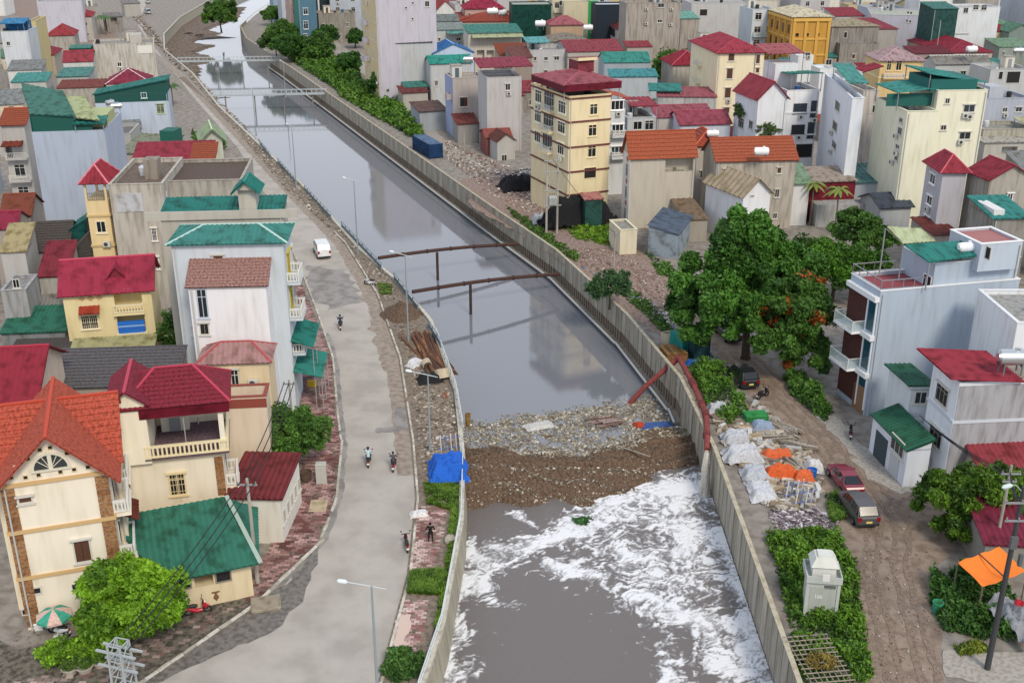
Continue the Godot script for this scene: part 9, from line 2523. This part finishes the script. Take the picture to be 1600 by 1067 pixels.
	frame_rack("blue and white metal frame standing behind the blue tarpaulin",Vector3(-5.43,0,-83.95))
	tarp("white_bags","white plastic bags left on the kerb","bags",Vector3(-7.2,0,-73.33),0.2,1.5,0.9,0.4,"dcdcdc",19)
	box_thing("boulder","rounded pale boulder at the grass edge by the standing man","boulder",Vector3(-4.62,0,-69.54),[0.9,0.7,0.7],"conc:a8a296",0.3)
	box_thing("electric_cabinet","slim grey electric cabinet on the brick pavement","electric cabinet",Vector3(-15.55,0,-78.3),[0.8,1.9,0.5],"plain:b4b4ae",0.1)
	box_thing("sign_board","small yellow sign on the brick pavement","sign",Vector3(-19.5,0,-97.05),[0.8,0.75,0.12],"plain:d4b21e",0.1)
	box_thing("planter","round dark planter at the end of the red roofed house","planter",Vector3(-16.93,0,-78.72),[1.0,0.9,1.0],"conc:5c4a40",0.5)
	box_thing("pavement_slab","yellowish concrete slab set into the brick pavement","slab",Vector3(-15.26,0,-74.67),[1.3,0.14,1.7],"conc:b8a88c",0.05)
	box_thing("manhole_slab","raised concrete manhole slab in the wet road corner","manhole slab",Vector3(-16.71,0,-61.8),[1.9,0.22,1.5],"conc:9a9080",0.25)
	box_thing("cart_wheel","round brown basket leaning on the low shop wall","basket",Vector3(-20.24,0,-62.38),[1.2,1.1,0.5],"conc:7c5c3c",0.2)
	box_thing("shop_sign","small white sign card on the forecourt by the villa corner","sign",Vector3(-31.03,0,-59.09),[0.5,0.5,0.06],"plain:dcdcd8",0.2)
	pot("concrete pot at the low bush end",Vector3(-27.35,0,-54.83),0.5,0.45,0.45,200)
	pot("wide concrete pot under the low bush",Vector3(-26.48,0,-54.95),0.5,0.45,0.45,201)
	pot("concrete pot nearest the lattice tower",Vector3(-25.7,0,-55.44),0.45,0.45,0.41,202)
	pot("small pot behind the lattice tower",Vector3(-24.42,0,-55.56),0.4,0.45,0.36,203)
	pot("pot in the shade of the leafy tree",Vector3(-25.39,0,-56.3),0.35,0.45,0.32,204)
	parasol("faded green and pink parasol by the cream villa",Vector3(-29.52,0,-58.42),1.15,2.2)
	var p1 := pole("concrete utility pole at the corner of the green shop roof",Vector3(-17.8,0,-64.3),8.4,0.16,[[8.0,1.4]])
	lattice_tower("lattice tower top carrying wires at the bottom of the road",Vector3(-20.6,0,-46.8),8.5)
	var p2 := pole("utility pole behind the round street tree",Vector3(-18.6,0,-83.0),7.2,0.13,[[6.9,1.0]])
	lattice_pole("double pole with transformer in front of the cream six storey house",Vector3(5.62,0,-149),11.5)
	pole("short grey pole standing in the cleared plots",Vector3(13.13,0,-134.13),5.0,0.14,[[4.6,1.2],[4.3,0.9]])
	pole("leaning pale pole beyond the blue container",Vector3(-8.31,0,-189.08),7.0,0.13,[[6.7,1.2]])
	pole("dark pole on the path in front of the cream apartment house",Vector3(-35.11,0,-268.45),8.5,0.14,[[8.1,1.6],[7.4,1.2]])
	pole("pole with white box among the bank trees",Vector3(-47.95,0,-315.71),8.5,0.14,[[8.0,1.4]])
	pole("slim pole in front of the lavender factory hall",Vector3(108,0,-285),15,0.16,[])
	lamp_pole("tall dark utility pole with two lamp heads at the lane mouth",Vector3(29.6,0,-55.2),13.0)
	pole("thin pole behind the ochre house annex",Vector3(80,0,-268),11,0.13,[])
	pole("pole among the hedge trees at the right edge",Vector3(34.5,0,-66.5),8.2,0.14,[[7.6,1.4],[7.0,1.0]])
	var w := MB.new()
	for k in 3:
		wire(w,Vector3(-20.6 + 0.5 * k - 0.5,8.1,-46.8),Vector3(-17.8 + 0.5 * k - 0.5,8.1,-64.2),0.5)
		wire(w,Vector3(-17.8 + 0.5 * k - 0.5,8.1,-64.2),Vector3(-18.6 + 0.4 * k - 0.4,7.0,-83.0),0.5)
	single("overhead_wires",w,mat("plain:24262a"),"black overhead wires from the lattice tower past the green shop roof","wires")
	var w2 := MB.new()
	for k in 3:
		wire(w2,Vector3(29.6,12.2 - 0.3 * k,-55.2),Vector3(34.5,7.6,-66.5),0.4)
		wire(w2,Vector3(34.5,7.6 - 0.2 * k,-66.5),Vector3(33.2,5.4,-80),0.4)
	single("overhead_wires",w2,mat("plain:24262a"),"black wires sagging from the tall lane pole to the hedge trees","wires")
	var w3 := MB.new()
	for k in 3: wire(w3,Vector3(5.62,10.8,-149),Vector3(13.13,4.6,-134.13),0.6)
	single("overhead_wires",w3,mat("plain:2c2e32"),"wires between transformer poles and the short plot pole","wires")
	canal_beam("rusty pipe beam spanning the canal further from the dam",Vector3(-17.6,0.3,-137.2),Vector3(0.9,-1.0,-147.6),Vector3(-10.0,0.3,-139.3))
	canal_beam("rusty pipe beam spanning the canal nearer the dam",Vector3(-12.0,0.3,-124.0),Vector3(6.2,-1.0,-134.5),Vector3(-5.1,0.3,-126.4))
	foot_bridge("pale railed footbridge across the far canal",Vector3(-95.0,0.6,-317.0),Vector3(-66.5,0.6,-320.0))
	foot_bridge("second thin footbridge across the canal",Vector3(-71.5,0.4,-261.5),Vector3(-44.5,0.4,-265.0))
	pump_pipe()
	box_thing("pump_platform","orange brown pump platform of boards on top of the wall","platform",Vector3(16.75,0,-104.35),[2.2,1.0,2.4],"tile:a0703c",0.2)
	box_thing("teal_tank","bright teal metal tank box behind the pump platform","tank",Vector3(18.14,0,-105.71),[2.4,2.4,2.2],"sheet:1f9a94",0.5)
	box_thing("dark_tank","dark teal tank box beside the bright teal one","tank",Vector3(19.11,0,-105.03),[2.0,2.2,2.2],"sheet:2c5660",0.5)
	concrete_ring("large concrete ring beside the teal tank boxes",Vector3(16.88,0,-107.82),0.9,1.3,0.2)
	tarp("blue_sheet","blue plastic sheet at the foot of the dark tank","plastic sheet",Vector3(18.6,0,-103.01),0.2,1.6,1.0,0.4,"2460b0",12)
	container("blue shipping container on the bank by the rubble",Vector3(-15.67,0,-200.81),0.419)
	plank_pile("broken_raft","pinkish broken boards floating in the rubbish behind the dam","floating boards",Vector3(9.2,-3.35,-96.2),1.9,14,2.6,["b89a94","a88880","c8b4ac","8c6c60"],9,2.4)
	tarp("floating_sheet","red blue and white plastic sheet floating in the rubbish","plastic sheet",Vector3(14.2,-3.4,-95.4),0.2,3.2,1.4,0.35,"3c5c98",15)
	tarp("floating_sheet","pale plastic sheet floating near the left rim of the rubbish","plastic sheet",Vector3(2.6,-3.45,-95.6),0.4,3.0,1.6,0.25,"c4c4c0",16)
	tarp("floating_sheet","red plastic scrap beside the blue floating sheet","plastic sheet",Vector3(12.4,-3.4,-95.6),0.4,1.0,1.0,0.35,"b8442c",17)
	plank_pile("stranded_pole","pale bent pole lying across the top of the dam","pole",Vector3(10.2,-1.6,-87.4),0.95,1,6.0,["b0a898"],5,0.1,"",0.16)
	cover("weeds","clump of green weed afloat at the foam edge","plants",poly2([[5.0,-77.6],[6.6,-78.0],[6.9,-77.0],[5.4,-76.6]]),120,0.3,0.3,Color(0.02,0.06,0.02),Color(0.06,0.16,0.05),95,"leaf",-3.0)
	box_thing("bollard","yellow brown stump on the wall at the edge of the dam","post",Vector3(-4.02,-0.2,-89.26),[0.5,1.2,0.5],"tile:a5803c",0.0)
	kiosk("grey concrete pump kiosk with vented cap standing in the weeds",Vector3(20.58,0,-61.16),-0.12)
	tarp("tarpaulin","pale grey sheet over a stack at the upper end by the green box","tarpaulin",Vector3(19.73,0,-85.74),0,2.6,2,0.9,"b9bcc2",21,"sheets and boards stored beside the wall")
	tarp("tarpaulin","large pale grey sheet over boards in the middle of the store","tarpaulin",Vector3(19.68,0,-82.56),0,3.4,2.6,1.1,"c2c4ca",22,"sheets and boards stored beside the wall")
	tarp("tarpaulin","pale plastic tub and sheet below the large grey sheet","tarpaulin",Vector3(20.13,0,-79.46),0,2.4,2.2,0.8,"b4b8c0",23,"sheets and boards stored beside the wall")
	tarp("tarpaulin","ribbed grey white sheet nearest the wall at the lower end","tarpaulin",Vector3(20.11,0,-76.85),0,2.2,3.4,0.6,"c8cad0",24,"sheets and boards stored beside the wall")
	tarp("tarpaulin","orange tarpaulin crumpled over the upper boards","tarpaulin",Vector3(22.73,0,-82.79),0,2.8,1.3,0.7,"d8683c",25,"sheets and boards stored beside the wall")
	tarp("tarpaulin","orange tarpaulin bundle tied at the lower end of the boards","tarpaulin",Vector3(22.25,0,-79.46),0,3,1.4,1,"d4602f",26,"sheets and boards stored beside the wall")
	tarp("tarpaulin","orange tarpaulin roll beside the blue drum","tarpaulin",Vector3(23.92,0,-78.72),0,1.8,1.2,0.9,"d86a3a",27,"sheets and boards stored beside the wall")
	tarp("tarpaulin","white sacks on the lane edge above the blue drum","tarpaulin",Vector3(25.28,0,-80.55),0,1.6,1.6,0.9,"cfcfcf",28,"sheets and boards stored beside the wall")
	tarp("tarpaulin","blue and white sheet over crates beside the green box","tarpaulin",Vector3(22.57,0,-87.97),0,2.2,1.4,0.8,"8fa0b8",29,"sheets and boards stored beside the wall")
	tarp("tarpaulin","light sheet on boards at the top of the store","tarpaulin",Vector3(19.16,0,-91.51),0,2.2,1.5,0.9,"b8bac0",30,"sheets and boards stored beside the wall")
	box_thing("green_box","bright green metal box among the stored sheets","box",Vector3(22.2,0,-89.51),[2.0,0.9,1.2],"sheet:35a050",0.1)
	box_thing("blue_drum","blue plastic drum beside the orange tarpaulins","drum",Vector3(24.71,0,-79.14),[0.8,0.9,0.8],"gloss:1f5ea8",0.1)
	box_thing("green_bin","green plastic bin at the lane edge by the shrubs","bin",Vector3(28.52,0,-60.95),[0.7,0.9,0.7],"plain:2a8a68",0.1)
	plank_pile("timber_pile","jumbled timber behind the pale sheets","timber",Vector3(24.47,0,-87.97),0.698,20,3.2,["b5aea2","8f8272","c8c0b4","7a6c5c","a8987e"],300,2.2,"piles of boards beside the wall",0.2)
	plank_pile("timber_pile","grey boards leaning beside the orange tarpaulin","timber",Vector3(24.8,0,-84.54),1.222,20,3.2,["b5aea2","8f8272","c8c0b4","7a6c5c","a8987e"],301,2.2,"piles of boards beside the wall",0.2)
	plank_pile("timber_pile","pale boards stacked at the upper end of the store","timber",Vector3(20.45,0,-89.51),1.484,20,3.2,["b5aea2","8f8272","c8c0b4","7a6c5c","a8987e"],302,2.2,"piles of boards beside the wall",0.2)
	plank_pile("timber_pile","splayed poles and boards by the white sacks","timber",Vector3(23.64,0,-81.99),0.349,20,3.2,["b5aea2","8f8272","c8c0b4","7a6c5c","a8987e"],303,2.2,"piles of boards beside the wall",0.2)
	plank_pile("timber_pile","long boards across the middle of the store","timber",Vector3(23.4,0,-85.74),1.745,20,3.2,["b5aea2","8f8272","c8c0b4","7a6c5c","a8987e"],304,2.2,"piles of boards beside the wall",0.2)
	frame_rack("pale wooden crate frame by the grass strip",Vector3(22.97,0,-74.86))
	frame_rack("second crate frame behind the pale one",Vector3(22.5,0,-76.05))
	trellis("bamboo trellis with withered creeper at the foot of the weeds",Vector3(18.86,0,-54.95))
	orange_canopy()
	flag("small red flag on a thin stick by the grey canvas tent",Vector3(32.5,0,-59.09))
	tarp("canvas_tent","grey ribbed canvas shelter under the orange canopy edge","shelter",Vector3(33.07,0,-58.75),0.3,2.6,4.5,2.0,"8f9298",33,"",true)
	tarp("black_netting","black netting draped over the yard before the cream six storey house","netting",Vector3(1.25,0,-174.72),0.3,6.5,4.5,1.9,"121318",34)
	tarp("black_netting","tall black netting hung round the foot of the cream six storey house","netting",Vector3(9.6,0,-153.2),0.28,11.5,3.6,3.9,"15161a",36)
	tarp("white_bundle","round white plastic bundle at the foot of the transformer poles","bundle",Vector3(3.92,0,-154.18),0.3,2.0,2.2,1.4,"b8bcc0",35)
	water_jet()
